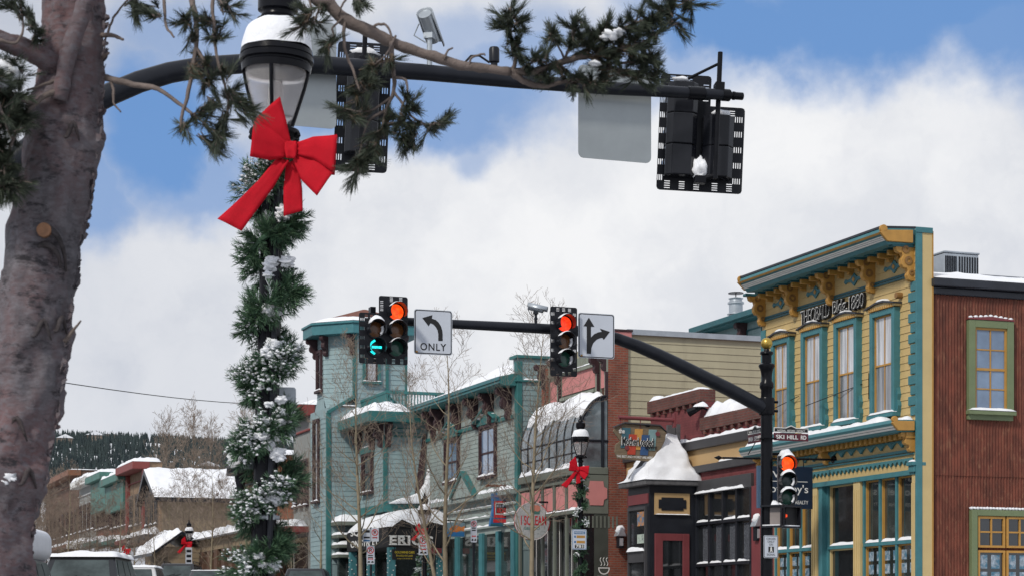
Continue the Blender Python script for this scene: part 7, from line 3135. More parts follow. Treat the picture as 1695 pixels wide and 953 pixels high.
def sprig(mb, p, d, L, nn, nl, nw, rnd, mi=0, spread=.9, tip_mi=None):
    """a twig bristling with needles"""
    p, d = V(p), V(d).normalized()
    a = d.orthogonal().normalized()
    b = d.cross(a)
    for i in range(nn):
        u = rnd.random() ** .8
        q = rnd.uniform(0, 6.283)
        base = p + d * (L * u)
        k = spread * rnd.uniform(.55, 1.15) * (1 - .35 * u)
        dr = (d + (a * math.cos(q) + b * math.sin(q)) * k).normalized()
        l = nl * rnd.uniform(.7, 1.15)
        sd_ = dr.cross(V((rnd.uniform(-1, 1), rnd.uniform(-1, 1), rnd.uniform(-1, 1)))).normalized() * nw * .5
        e = base + dr * l
        m = mi if tip_mi is None or rnd.random() < .62 else tip_mi
        mb.add([base - sd_, base + sd_, e + sd_ * .35, e - sd_ * .35], [(0, 1, 2, 3)], m)


def garland(label, p, z0, z1, rot=0.0, lean=0.0, r=.13, tuft=.13, pitch=.385, dens=46, nn=58, nl=.045, nw=.0032, seed=1, group=None, sk=1.0, nsn=7, patches=()):
    o = thing('garland', label, 'garland', p, group, rot, local=True)
    if lean:
        o.rotation_euler = (Matrix.Rotation(lean, 3, 'Y') @ Matrix.Rotation(TH + rot, 3, 'Z')).to_euler()
    rnd = random.Random(seed)
    n = int((z1 - z0) / .02)
    core = []
    for i in range(n + 1):
        z = z0 + (z1 - z0) * i / n
        q = 2 * math.pi * z / pitch + 1.3 * noise.noise(V((z * 1.3, seed, 0)))
        rr = r * (1 + .3 * noise.noise(V((z * 2.2, 7, seed))))
        core.append(V((rr * math.cos(q), rr * math.sin(q), z)))
    mb = MB()
    mb.tube(core, .018, 6)
    mb.build('core', NEEDLE, o)
    nd, sn = MB(), MB()
    cnt = int((z1 - z0) * dens)
    for i in range(cnt):
        k = rnd.uniform(1, len(core) - 2)
        k0 = int(k)
        c = core[k0].lerp(core[k0 + 1], k - k0)
        tau = (core[k0 + 1] - core[k0 - 1]).normalized()
        rad = V((c.x, c.y, 0)).normalized()
        side = tau.cross(rad)
        q = rnd.uniform(-2.0, 2.0)
        dr = (rad * math.cos(q) + side * math.sin(q) + tau * rnd.uniform(-.5, .5)).normalized()
        fat = 1 + .45 * noise.noise(V((c.x * 5, c.y * 5, c.z * 4.5 + seed)))
        L = tuft * fat * rnd.uniform(.6, 1.15)
        sprig(nd, c, dr, L, nn, nl, nw, rnd, 2 if rnd.random() < .03 else 0, 1.0, 1)
        # fine snow sifted through the sprays
        if (dr.z > -.1 or dr.y < -.3) and noise.noise(V((c.x * 3.5, c.y * 3.5, c.z * 2.3 + seed))) > .06:
            for kk in range(nsn):
                pp = c + dr * (L * rnd.uniform(.35, 1.1)) + V((rnd.gauss(0, .012), rnd.gauss(0, .012), rnd.gauss(.006, .010)))
                sn.blob(pp, rnd.uniform(.0035, .0085) * sk, i + kk, n=4, m=5, sq=(1.7, 1.5, .8), amp=.9)
    for y in patches:        # small drifts caught in the crooks
        z = EYE + (HY - y) / F * YL - p[2]
        for kk in range(4):
            q = V((rnd.uniform(-.07, .07), -.110 - rnd.uniform(0, .03), z + rnd.gauss(0, .03)))
            sn.blob(q, rnd.uniform(.022, .040), y + kk, n=18, m=24, sq=(1.2, .8, .75), amp=.5, fine=.3)
    nd.build('needles', [NEEDLE, NEEDLE2, FROST], o)
    if sn.v:
        tag(sn.build('clinging_snow', SNOW, o, smooth=True), kind='stuff')
    return o


def ribbon_sheet(mb, e0, e1, k0, bul, n=10, m=6):
    """ruled sheet between two (x, z) edge lines, bulging towards the viewer"""
    def ev(e, u):
        k = u * (len(e) - 1)
        i = min(int(k), len(e) - 2)
        f = k - i
        q = sstep(0, 1, f) * .35 + f * .65
        return (e[i][0] * (1 - q) + e[i + 1][0] * q, e[i][1] * (1 - q) + e[i + 1][1] * q)

    def fn(u, v):
        a, b = ev(e0, u), ev(e1, u)
        x, z = a[0] * (1 - v) + b[0] * v, a[1] * (1 - v) + b[1] * v
        y = -(k0[0] * (1 - u) + k0[1] * u) - bul * (.7 * u ** .5 * (1 - .35 * u) + .18 * math.sin(math.pi * v) * (1 - u * .6)) - .007 * math.sin(v * 15 + u * 3) * (1 - u) ** 1.5 - .010 * noise.noise(V((u * 3 + k0[0] * 50, v * 3, bul * 90)))
        return V((x, y, z))
    mb.grid(fn, n, m)


def bow(label, p, rot=0.0, scale=1.0, group='red bows on the lamp posts'):
    """big red ribbon bow, knot at the origin, facing local -y"""
    o = thing('red_bow', label, 'bow', p, group, rot, local=True)
    U = 1 / 272.0
    c = lambda *pts: [((x - 484) * U, (250 - y) * U) for x, y in pts]
    mb = MB()
    ribbon_sheet(mb, c((483, 240), (476, 205), (466, 168)), c((478, 250), (450, 228), (424, 205)), (.03, .05), .05)
    ribbon_sheet(mb, c((482, 243), (455, 222), (426, 206)), c((474, 264), (450, 270), (419, 266)), (.04, .09), .05)
    ribbon_sheet(mb, c((466, 168), (445, 186), (424, 205)), c((470, 190), (450, 205), (426, 222)), (.05, -.02), .0)
    mb.build('loop', RED, o, smooth=True, solid=.004)
    mb = MB()
    ribbon_sheet(mb, c((486, 241), (520, 233), (559, 232)), c((489, 258), (520, 268), (553, 291)), (.03, .10), .05)
    ribbon_sheet(mb, c((489, 256), (522, 268), (553, 290)), c((486, 268), (501, 302), (526, 328)), (.02, .08), .05)
    ribbon_sheet(mb, c((559, 232), (556, 262), (553, 290)), c((548, 238), (544, 262), (540, 290)), (.10, .02), .0)
    mb.build('loop', RED, o, smooth=True, solid=.004)
    mb = MB()
    ribbon_sheet(mb, c((462, 262), (432, 300), (403, 330), (366, 364)), c((480, 268), (455, 312), (432, 345), (405, 384)), (.03, .07), .03, 14)
    mb.build('tail', RED, o, smooth=True, solid=.004)
    mb = MB()
    ribbon_sheet(mb, c((474, 268), (470, 310), (470, 356)), c((492, 266), (500, 312), (501, 347)), (-.01, .0), .02)
    mb.build('tail', RED, o, smooth=True, solid=.004)
    mb = MB()
    ribbon_sheet(mb, c((474, 238), (473, 250), (476, 266)), c((492, 238), (494, 250), (491, 266)), (.055, .055), .022, 6)
    mb.build('knot', RED, o, smooth=True, solid=.004)
    o.scale = (scale, scale, scale)
    return o


YL = 12.5
LEAN = R(1.55)
lp = px(425, 1040, YL)
lp.z = G(lp.x, lp.y) + .13
U = YL / F
HB = EYE + (HY - 119) * U - lp.z
L1 = lamp('near street lamp with clear acorn glass, snow cap and a garlanded black post', lp, HB, rot=R(12), lean=LEAN, thick=1.05)
zt = EYE + (HY - 250) * U - lp.z
garland('thick snowy evergreen garland wound around the near lamp post', lp, .7, zt, lean=LEAN, seed=4, r=.115, tuft=.118, dens=480, nn=40, nl=.050, nw=.0046, patches=(352, 445, 520, 580, 672, 700, 728, 752, 815, 930))
bp = px(484, 250, YL - .30)
bow('large red ribbon bow below the glass of the near street lamp', bp, rot=-TH)
# parking plates and straps on the near post
for (x0, y0, x1, y1, yaw, lab) in ((456, 640, 490, 722, -10, 'grey sign back on the near lamp post, the upper of two'), (398, 712, 438, 776, 28, 'tilted grey sign back on the near lamp post, the lower of two')):
    c0 = px((x0 + x1) / 2, (y0 + y1) / 2, YL + .05)
    o = thing('post_sign', lab, 'sign', c0, 'signs on the near lamp post', R(yaw), local=True)
    hw, hh = (x1 - x0) / 2 * U, (y1 - y0) / 2 * U
    mb = MB()
    mb.fpoly(LF, rrect(-hw, hw, -hh, hh, .018), -.004, 0)
    mb.build('sheet', GALV, o)
    mb = MB()
    mb.fpoly(LF, rrect(-hw + .002, hw - .002, -hh + .002, hh - .002, .018), -.008, -.0045)
    mb.build('face', SIGNW, o)
o = thing('strap_clamp', 'bright steel strap clamp around the lower near lamp post', 'clamp', px(440, 856, YL), None, 0, local=True)
mb = MB()
mb.lathe([(.082, -.012), (.085, -.012), (.085, .012), (.082, .012)], (0, 0, 0), 20)
mb.build('strap', GALV, o, smooth='auto')
mb = MB()
mb.box(-.02, .03, -.105, -.084, -.018, .022)
mb.tube([V((-.05, -.095, .0)), V((.06, -.095, .0))], .010, 6)
mb.build('buckle', GALV, o, bevel=.003)
o = thing('banner_rod', 'dark conduit running down the front of the near lamp post', 'conduit', px(446, 1040, YL - .07))
mb = MB()
mb.tube([px(447, 1180, YL - .09), px(447, 900, YL - .09), px(448, 780, YL - .09), px(456, 470, YL - .09), px(458, 290, YL - .09)], .018, 8)
mb.build('conduit', DARKM, o, smooth='auto')

# second lamp by the greenhouse
s2 = S_(961, 19.6)
Y2 = s2 * CT + 19.6 * ST
lp2 = V((19.6, s2, G(19.6, s2) + .13))
H2 = EYE + (HY - 731) / F * Y2 - lp2.z
lamp('garlanded street lamp in front of the curved glass shop front', lp2, H2, rot=R(20), n=18)
garland('snowy evergreen garland wound around the lamp post by the curved glass front', lp2, .6, EYE + (HY - 775) / F * Y2 - lp2.z, r=.11, tuft=.10, dens=170, nn=22, nl=.05, nw=.011, seed=11, sk=2.4, nsn=3)
bow('red ribbon bow on the lamp by the curved glass shop front', px(957, 775, Y2 - .3), rot=-TH, scale=1.0)
fpk = cross_face(s2 - .34, 0)
a0, b1 = fpk.at(947, 875)
a1, b0 = fpk.at(971, 909)
o = sign_plate('parking_sign', 'white parking zone sign numbered 781 on the garlanded lamp post', fpk, a0, a1, b0, b1, border=BLUEP, r=.03, bw=.012, inset=.01)
w_, h_ = a1 - a0, b1 - b0
mb = MB()
mb.fbox(fpk, a0 + w_ * .12, a1 - w_ * .12, b1 - h_ * .24, b1 - h_ * .10, .0055, .007)
mb.build('heading_band', BLUEP, o)
text(o, 'lettering', 'PARKING', fpk, a0 + w_ * .16, b1 - h_ * .215, .0075, w_ * .66, h_ * .09, WHITEP, .001)
mb = MB()
for k in (0, 1):
    mb.fbox(fpk, a0 + w_ * .30, a1 - w_ * .12, b1 - h_ * (.43 + .26 * k), b1 - h_ * (.30 + .26 * k), .0055, .007)
mb.build('amber_bands', OCH, o)
mb = MB()
for k in (0, 1):
    mb.fbox(fpk, a0 + w_ * .14, a0 + w_ * .25, b1 - h_ * (.42 + .26 * k), b1 - h_ * (.31 + .26 * k), .0055, .007)
mb.build('symbols', BLUEP, o)
mb = MB()
mb.fbox(fpk, a0 + w_ * .18, a1 - w_ * .18, b0 + h_ * .07, b0 + h_ * .245, .0055, .007)
mb.build('number_field', SIGNK, o)
text(o, 'lettering', '781', fpk, a0 + w_ * .24, b0 + h_ * .085, .0075, w_ * .52, h_ * .145, WHITEP, .001, bold=.03)
# third lamp by the awning
s3 = 62.8
t3 = T_(703, s3)
Y3 = s3 * CT + t3 * ST
lp3 = V((t3, s3, G(t3, s3) + .13))
lamp('street lamp with a red bow in front of the black awning', lp3, EYE + (HY - 850) / F * Y3 - lp3.z, n=16)
bow('small red bow on the lamp in front of the black awning', px(697, 876, Y3 - .25), rot=-TH, scale=.75)
# far lamps
for (x, y, Y, lab, bl) in ((313, 882, 104, 'far street lamp with signs among the bare trees near the arcade', 'tiny red bow on the lamp near the arcade'), (213, 893, 128, 'distant street lamp left of the red-corniced tan brick shop', 'distant red bow below the tan brick shop')):
    q = px(x, y, Y)
    g = V((q.x, q.y, G(q.x, q.y)))
    lamp(lab, g, q.z - g.z, n=12)
    bow(bl, px(x - 4, y + 16, Y - .4), rot=-TH, scale=1.1)
fz = cross_face(px(313, 900, 103).y, 0)
a0, b1 = fz.at(307, 905)
a1, b0 = fz.at(318, 935)
o = sign_plate('parking_sign', 'small white notice on the far lamp post near the arcade', fz, a0, a1, b0, b1, border=None, r=.04)
mb = MB()
for k in range(3):
    mb.fbox(fz, a0 + .05, a1 - .05, b1 - .25 - .25 * k, b1 - .12 - .25 * k, .003, .006)
mb.build('text_lines', DARKM, o)

# ================================================================ vehicles
CARW = glass_mat('car_glass', (0.058, 0.075, 0.078), rough=.35, var=.5, scale=2, spec=.2)
CARW.node_tree.nodes['Principled BSDF'].inputs['Coat Weight'].default_value = .05
TYRE = mat('tyre_rubber', (.02, .02, .02), .85, .1, 5)
HEADL = glass_mat('headlight_glass', (.45, .45, .45), rough=.08)


def vehicle(label, p, rot, L=4.8, Wd=1.92, H=1.80, paint=None, snow=.10, cat='car', name='parked_car', front=True, cover=0.0, rails=False):
    o = thing(name, label, cat, p, 'vehicles on the street', rot, local=True)
    hw = Wd / 2
    zb = H * .60
    mb = MB()
    hl = L / 2
    prof_ = [(-hl + .08, .32), (-hl, .55), (-hl + .05, zb * .80), (-hl + .25, zb * .90), (-hl * .46, zb), (hl - .10, zb), (hl, zb * .8), (hl - .02, .5), (hl - .1, .32)]
    n = len(prof_)
    for sx in (0,):
        vs = [V((-hw, y, z)) for y, z in prof_] + [V((hw, y, z)) for y, z in prof_]
        mb.add(vs, [tuple(range(n)), tuple(range(2 * n - 1, n - 1, -1))] + [(i, n + i, n + (i + 1) % n, (i + 1) % n) for i in range(n)])
    b = mb.build('body', paint, o, bevel=.07, seg=3)
    y0b, y1b, y0t, y1t = -hl * .46, hl - .15, -hl * .20, hl - .50
    hb, ht = hw - .05, hw - .24
    A = [V((-hb, y0b, zb - .01)), V((hb, y0b, zb - .01)), V((hb, y1b, zb - .01)), V((-hb, y1b, zb - .01))]
    B = [V((-ht, y0t, H)), V((ht, y0t, H)), V((ht, y1t, H)), V((-ht, y1t, H))]
    mb = MB()
    mb.add(A + B, [(0, 1, 5, 4), (1, 2, 6, 5), (2, 3, 7, 6), (3, 0, 4, 7), (4, 5, 6, 7)])
    mb.build('cabin', paint, o, bevel=.05, seg=3)

    def pane(nm, i, j, u0, u1, v0=.12, v1=.86):
        P0 = A[i].lerp(A[j], u0)
        P1 = A[i].lerp(A[j], u1)
        Q0 = B[i].lerp(B[j], u0)
        Q1 = B[i].lerp(B[j], u1)
        q = [P0.lerp(Q0, v0), P1.lerp(Q1, v0), P1.lerp(Q1, v1), P0.lerp(Q0, v1)]
        nrm = (q[1] - q[0]).cross(q[3] - q[0]).normalized()
        m_ = MB()
        m_.extrude([k + nrm * .002 for k in q], nrm * .008)
        m_.build(nm, CARW, o)
    pane('windscreen', 0, 1, .10, .90, .06, .84)
    pane('rear_window', 2, 3, .10, .90)
    for (i, j) in ((1, 2), (3, 0)):
        for (u0, u1) in ((.08, .36), (.40, .64), (.68, .93)):
            pane('side_window', i, j, u0, u1)
    for sx in (-1, 1):
        for y in (-hl * .62, hl * .62):
            m_ = MB()
            f = Fr((sx * (hw - .18), y, 0), (0, sx, 0))
            m_.disc(f, 0, .34, .34, -.04, .20, 22)
            w_ = m_.build('wheel', TYRE, o, bevel=.03)
            m_ = MB()
            m_.disc(f, 0, .34, .21, .201, .215, 14)
            m_.build('rim', GALV, w_)
        m_ = MB()
        m_.box(sx * (hw - .02) - .0, sx * (hw + .20), y0b + .10, y0b + .20, zb + .02, zb + .20)
        m_.build('mirror', BLACKM, o, bevel=.03)
        m_ = MB()
        m_.box(sx * (hw * .62) - .17, sx * (hw * .62) + .17, -hl - .015, -hl + .1, zb * .66, zb * .80)
        m_.build('headlight', HEADL, o, bevel=.02)
        m_ = MB()
        m_.box(sx * (hw * .86) - .09, sx * (hw * .86) + .09, hl - .08, hl + .015, zb * .62, zb * .86)
        m_.build('tail_light', REDP, o, bevel=.02)
    m_ = MB()
    m_.box(-hw * .45, hw * .45, -hl - .012, -hl + .1, zb * .50, zb * .74)
    m_.build('grille', BLACKM, o, bevel=.02)
    m_ = MB()
    m_.box(-hw * .92, hw * .92, -hl - .05, -hl + .2, .30, .52)
    m_.build('bumper', BLACKM, o, bevel=.04)
    for sx in (-.5, .05):
        m_ = MB()
        q0 = A[0].lerp(A[1], .3 + sx * .3).lerp(B[0].lerp(B[1], .3 + sx * .3), .05)
        q1 = A[0].lerp(A[1], .62 + sx * .3).lerp(B[0].lerp(B[1], .62 + sx * .3), .28)
        m_.tube([q0 + V((0, -.03, .02)), q1 + V((0, -.03, .02))], .010, 4)
        m_.build('wiper', BLACKM, o)
    if snow > .3:
        m_ = MB()
        m_.box(-ht - .12, ht + .12, y0t - .15, y1t + .15, H - .03, H + snow)
        m_.build('roof_snow', SNOW, o, smooth=True, bevel=snow * .36, seg=6)
    elif snow:
        m_ = MB()
        k = .03 + snow * .5
        m_.snow((-ht - k, y0t - k, H - .03), (ht + k, y0t - k, H - .03), (ht + k, y1t + k, H - .03), (-ht - k, y1t + k, H - .03), snow, 26, 26, L + H, .5 if snow < .2 else .07, .35 if snow < .2 else .2)
        m_.build('roof_snow', SNOW, o, smooth=True)
    if rails:
        m_ = MB()
        for sx in (-1, 1):
            m_.tube([V((sx * (ht - .05), y0t + .2, H)), V((sx * (ht - .05), y0t + .3, H + .09)), V((sx * (ht - .05), y1t - .3, H + .09)), V((sx * (ht - .05), y1t - .2, H))], .02, 6)
        m_.build('roof_rails', BLACKM, o, smooth='auto')
    return o


PSIL = mat('silver_grey_car_paint', (.022, .024, .028), .3, .08, 3, metal=.4, coat=.5)
PBLK = mat('black_car_paint', (.012, .012, .014), .25, .1, 3, coat=.6)
PWHT = mat('white_car_paint', (.55, .56, .57), .35, .05, 3, coat=.4)
PGRY = mat('dark_grey_car_paint', (.045, .048, .052), .3, .1, 3, coat=.5)


def gp(x, Y):
    q = px(x, 1040, Y)
    q.z = G(q.x, q.y) + .005
    return q


vehicle('frosted grey sport utility vehicle with snow on its roof, nearest full vehicle', gp(143, 49.5), R(-18.5), 4.9, 2.0, 1.74, PSIL, .13, 'car')
vehicle('dark parked vehicle carrying a thick pillow of snow, behind the pine trunk', gp(-12, 41), R(-17), 4.8, 1.95, 1.66, PGRY, .62, 'car')
vehicle('black sport utility vehicle with clear roof rails, in front of the arcade', gp(297, 90), R(-20), 4.6, 1.85, 1.66, PBLK, .0, 'car', rails=True)
vehicle('white car with a snowy roof just right of the frosted grey vehicle', gp(229, 77), R(-17), 4.5, 1.8, 1.50, PWHT, .08, 'car')
vehicle('dark grey car with a light dusting of snow, right of the black vehicle', gp(348, 82), R(-20), 4.5, 1.8, 1.40, PGRY, .03, 'car')
vehicle('black car low behind the garlanded lamp post, below the sage tower', gp(508, 76), R(-18), 4.5, 1.85, 1.50, PBLK, .0, 'car')

# overhead cable
o = thing('overhead_cable', 'thin overhead cable crossing the sky between the pine and the sage tower', 'cable', px(300, 648, 75))
mb = MB()
c0, c1 = px(-20, 613, 50), px(560, 667, 100)
mb.tube([c0.lerp(c1, i / 14) + V((0, 0, -.35 * math.sin(math.pi * i / 14))) for i in range(15)], .014, 5)
mb.build('cable', SIGNK, o)
# ================================================================ the pine in the foreground
def bark_mat(name, c1, c2, c3, sc=1.0):
    m = bpy.data.materials.new(name)
    m.use_nodes = True
    t = m.node_tree
    p = t.nodes['Principled BSDF']
    p.inputs['Roughness'].default_value = .85
    p.inputs['Specular IOR Level'].default_value = .25
    tcn = t.nodes.new('ShaderNodeTexCoord')

    def nz(scale, stretch, det=7, ro=.65):
        mp = t.nodes.new('ShaderNodeMapping')
        mp.inputs['Scale'].default_value = stretch
        t.links.new(tcn.outputs['Object'], mp.inputs['Vector'])
        n = t.nodes.new('ShaderNodeTexNoise')
        n.inputs['Scale'].default_value = scale
        n.inputs['Detail'].default_value = det
        n.inputs['Roughness'].default_value = ro
        t.links.new(mp.outputs[0], n.inputs['Vector'])
        return n.outputs['Fac']

    def ramp(f, p0, p1, a=(0, 0, 0, 1), b=(1, 1, 1, 1)):
        r = t.nodes.new('ShaderNodeValToRGB')
        r.color_ramp.elements[0].position, r.color_ramp.elements[1].position = p0, p1
        r.color_ramp.elements[0].color, r.color_ramp.elements[1].color = a, b
        t.links.new(f, r.inputs[0])
        return r.outputs[0]

    def mix(f, a, b):
        x = t.nodes.new('ShaderNodeMix')
        x.data_type = 'RGBA'
        t.links.new(f, x.inputs[0])
        for i, v_ in ((6, a), (7, b)):
            if isinstance(v_, tuple):
                x.inputs[i].default_value = v_
            else:
                t.links.new(v_, x.inputs[i])
        return x.outputs[2]
    big = nz(3.0 * sc, (1, 1, .55))
    fine = nz(26 * sc, (1, 1, 1.9), 8)
    crack = nz(9 * sc, (1, 1, 2.2), 8, .75)
    c = mix(ramp(big, .40, .64), c1 + (1,), c2 + (1,))
    c = mix(ramp(fine, .44, .70), c, tuple(min(1, q * 1.55) for q in c1) + (1,))
    c = mix(ramp(crack, .36, .47, (1, 1, 1, 1), (0, 0, 0, 1)), c, c3 + (1,))
    t.links.new(c, p.inputs['Base Color'])
    ad = t.nodes.new('ShaderNodeMath')
    ad.operation = 'ADD'
    t.links.new(fine, ad.inputs[0])
    t.links.new(crack, ad.inputs[1])
    b = t.nodes.new('ShaderNodeBump')
    b.inputs['Strength'].default_value = .8
    b.inputs['Distance'].default_value = .009
    t.links.new(ad.outputs[0], b.inputs['Height'])
    t.links.new(b.outputs[0], p.inputs['Normal'])
    return m


BARK = bark_mat('pine_bark', (.108, .102, .113), (.158, .097, .101), (.036, .033, .038))
TWIG = mat('pine_twig', (.150, .120, .108), .85, .3, 14, bump=.4, bscale=60)
PINEN = mat('pine_needles', (.052, .066, .046), .55, .5, 9, spec=.3)
PINED = mat('pine_needles_dry', (.100, .070, .045), .6, .4, 9, spec=.25)
CUTW = mat('cut_wood', (.24, .125, .07), .8, .25, 30)
YT = 8.0
UT = YT / F
rt = random.Random(21)
b0_ = px(-95, 1040, YT)
gb0 = G(b0_.x, b0_.y)
pine = thing('pine_tree', 'large pine with purple-grey bark and drooping needle branches, at the left edge', 'pine tree', (b0_.x, b0_.y, gb0))
prof_t = [(138, -330, 80), (134, -180, 88), (128, -60, 96), (124, 0, 100), (119, 100, 107), (106, 220, 118), (94, 310, 116), (86, 350, 122), (70, 420, 122), (54, 540, 116), (42, 620, 124), (33, 680, 128), (5, 780, 142), (-20, 870, 150), (-28, 953, 156), (-60, 1150, 170), (-85, 1350, 185), (-98, 1560, 230), (-100, 1620, 300)]


def tprof(y):
    for i in range(len(prof_t) - 1):
        a, b = prof_t[i], prof_t[i + 1]
        if a[1] <= y <= b[1]:
            k = (y - a[1]) / (b[1] - a[1])
            k = k * k * (3 - 2 * k) * .5 + k * .5
            return a[0] + (b[0] - a[0]) * k, a[2] + (b[2] - a[2]) * k
    return prof_t[-1][0], prof_t[-1][2]


mb = MB()
NA, NL = 56, 300
ymin, ymax = -330, 1600


def trunk_pt(u, v):
    y = ymin + (ymax - ymin) * v
    cx, wd = tprof(y)
    c = px(cx, y, YT)
    q = 2 * math.pi * u
    d = town(math.cos(q), math.sin(q), 0)
    r_ = wd / 2 * UT
    s_ = V((d.x * r_ * 6, d.y * r_ * 6, c.z * 3.0))
    bump = noise.noise(s_ * 1.0) * .030 + noise.noise(s_ * 3.1 + V((0, 0, 9))) * .014 + abs(noise.noise(V((s_.x * 5, s_.y * 5, s_.z * 2.2)))) * -.016
    plate = noise.noise(V((d.x * 2.3 + 4, d.y * 2.3, c.z * 5.5)))
    bump += .010 if plate > .12 else 0
    fl = noise.noise(V((d.x * 3, d.y * 3, c.z * 16)))
    side = max(0, math.cos(q)) ** 6
    bump += side * max(0, fl) * .030
    return c + d * (r_ + bump * (r_ / .14))


mb.grid(trunk_pt, NA, NL)
trunk_mb = mb


def on_trunk(x, y, out=.0):
    cx, wd = tprof(y)
    k = max(-.97, min(.97, (x - cx) / (wd / 2)))
    dep = math.sqrt(1 - k * k) * wd / 2 * UT
    return px(x, y, YT - dep - out)


# curling bark along the right edge, part of the trunk's own mesh
mb = trunk_mb
for i in range(150):
    y = rt.uniform(10, 940)
    cx, wd = tprof(y)
    x = cx + wd / 2 * rt.uniform(.90, 1.0)
    p = px(x, y, YT - rt.uniform(0, .06))
    L = rt.uniform(.010, .030)
    w_ = rt.uniform(.012, .035)
    o_ = town(L * rt.uniform(.5, 1), -L * rt.uniform(.2, 1), rt.uniform(-.012, .02))
    q = V((0, 0, w_))
    mb.add([p - q * .6, p + q * .4, p + q * .25 + o_, p - q * .1 + o_ * 1.1, p - q * .5 + o_ * .7], [(0, 1, 2, 3, 4)])
# pruned branch scar under its arched collar
mb = MB()
p = on_trunk(73, 381, .012)
f = Fr(p, town(1, .12, 0))
mb.disc(f, 0, 0, .028, -.02, .010, 18)
mb.build('pruned_stub', CUTW, pine, bevel=.004)
mb = trunk_mb
for k, (rx, rz) in enumerate(((.085, .17), (.062, .115))):
    pts = []
    for i in range(17):
        q = math.pi * i / 16
        pts.append(on_trunk(75 + rx / UT * math.cos(q) * .95, 450 - k * 6 - rz / UT * math.sin(q) * (1.0 if k == 0 else .8), .004))
    mb.tube(pts, [.004 + .009 * math.sin(math.pi * i / 16) for i in range(17)], 6, 1)
for (xs, ys, L) in ((68, 555, 34), (100, 545, 22), (22, 722, 46), (45, 800, 30), (60, 240, 20), (118, 225, 26)):
    pts = [on_trunk(xs - L / 2 + L * i / 8, ys + 10 * math.sin(i * .9) - L * .5 * math.sin(math.pi * i / 8), .003) for i in range(9)]
    mb.tube(pts, [.003 + .008 * math.sin(math.pi * i / 8) for i in range(9)], 6, 1)
trunk = mb.build('trunk', [BARK, bark_mat('pine_bark_dark', (.050, .045, .048), (.06, .045, .045), (.03, .027, .028))], pine, smooth=True)
mb = MB()
for (x, y, r_) in ((14, 728, .012), (22, 736, .009), (16, 788, .016), (9, 795, .012), (24, 792, .008)):
    mb.blob(on_trunk(x, y, -.004), r_, x, sq=(1.3, .35, .8), amp=.9)
mb.build('snow', SNOW, pine, smooth=True)

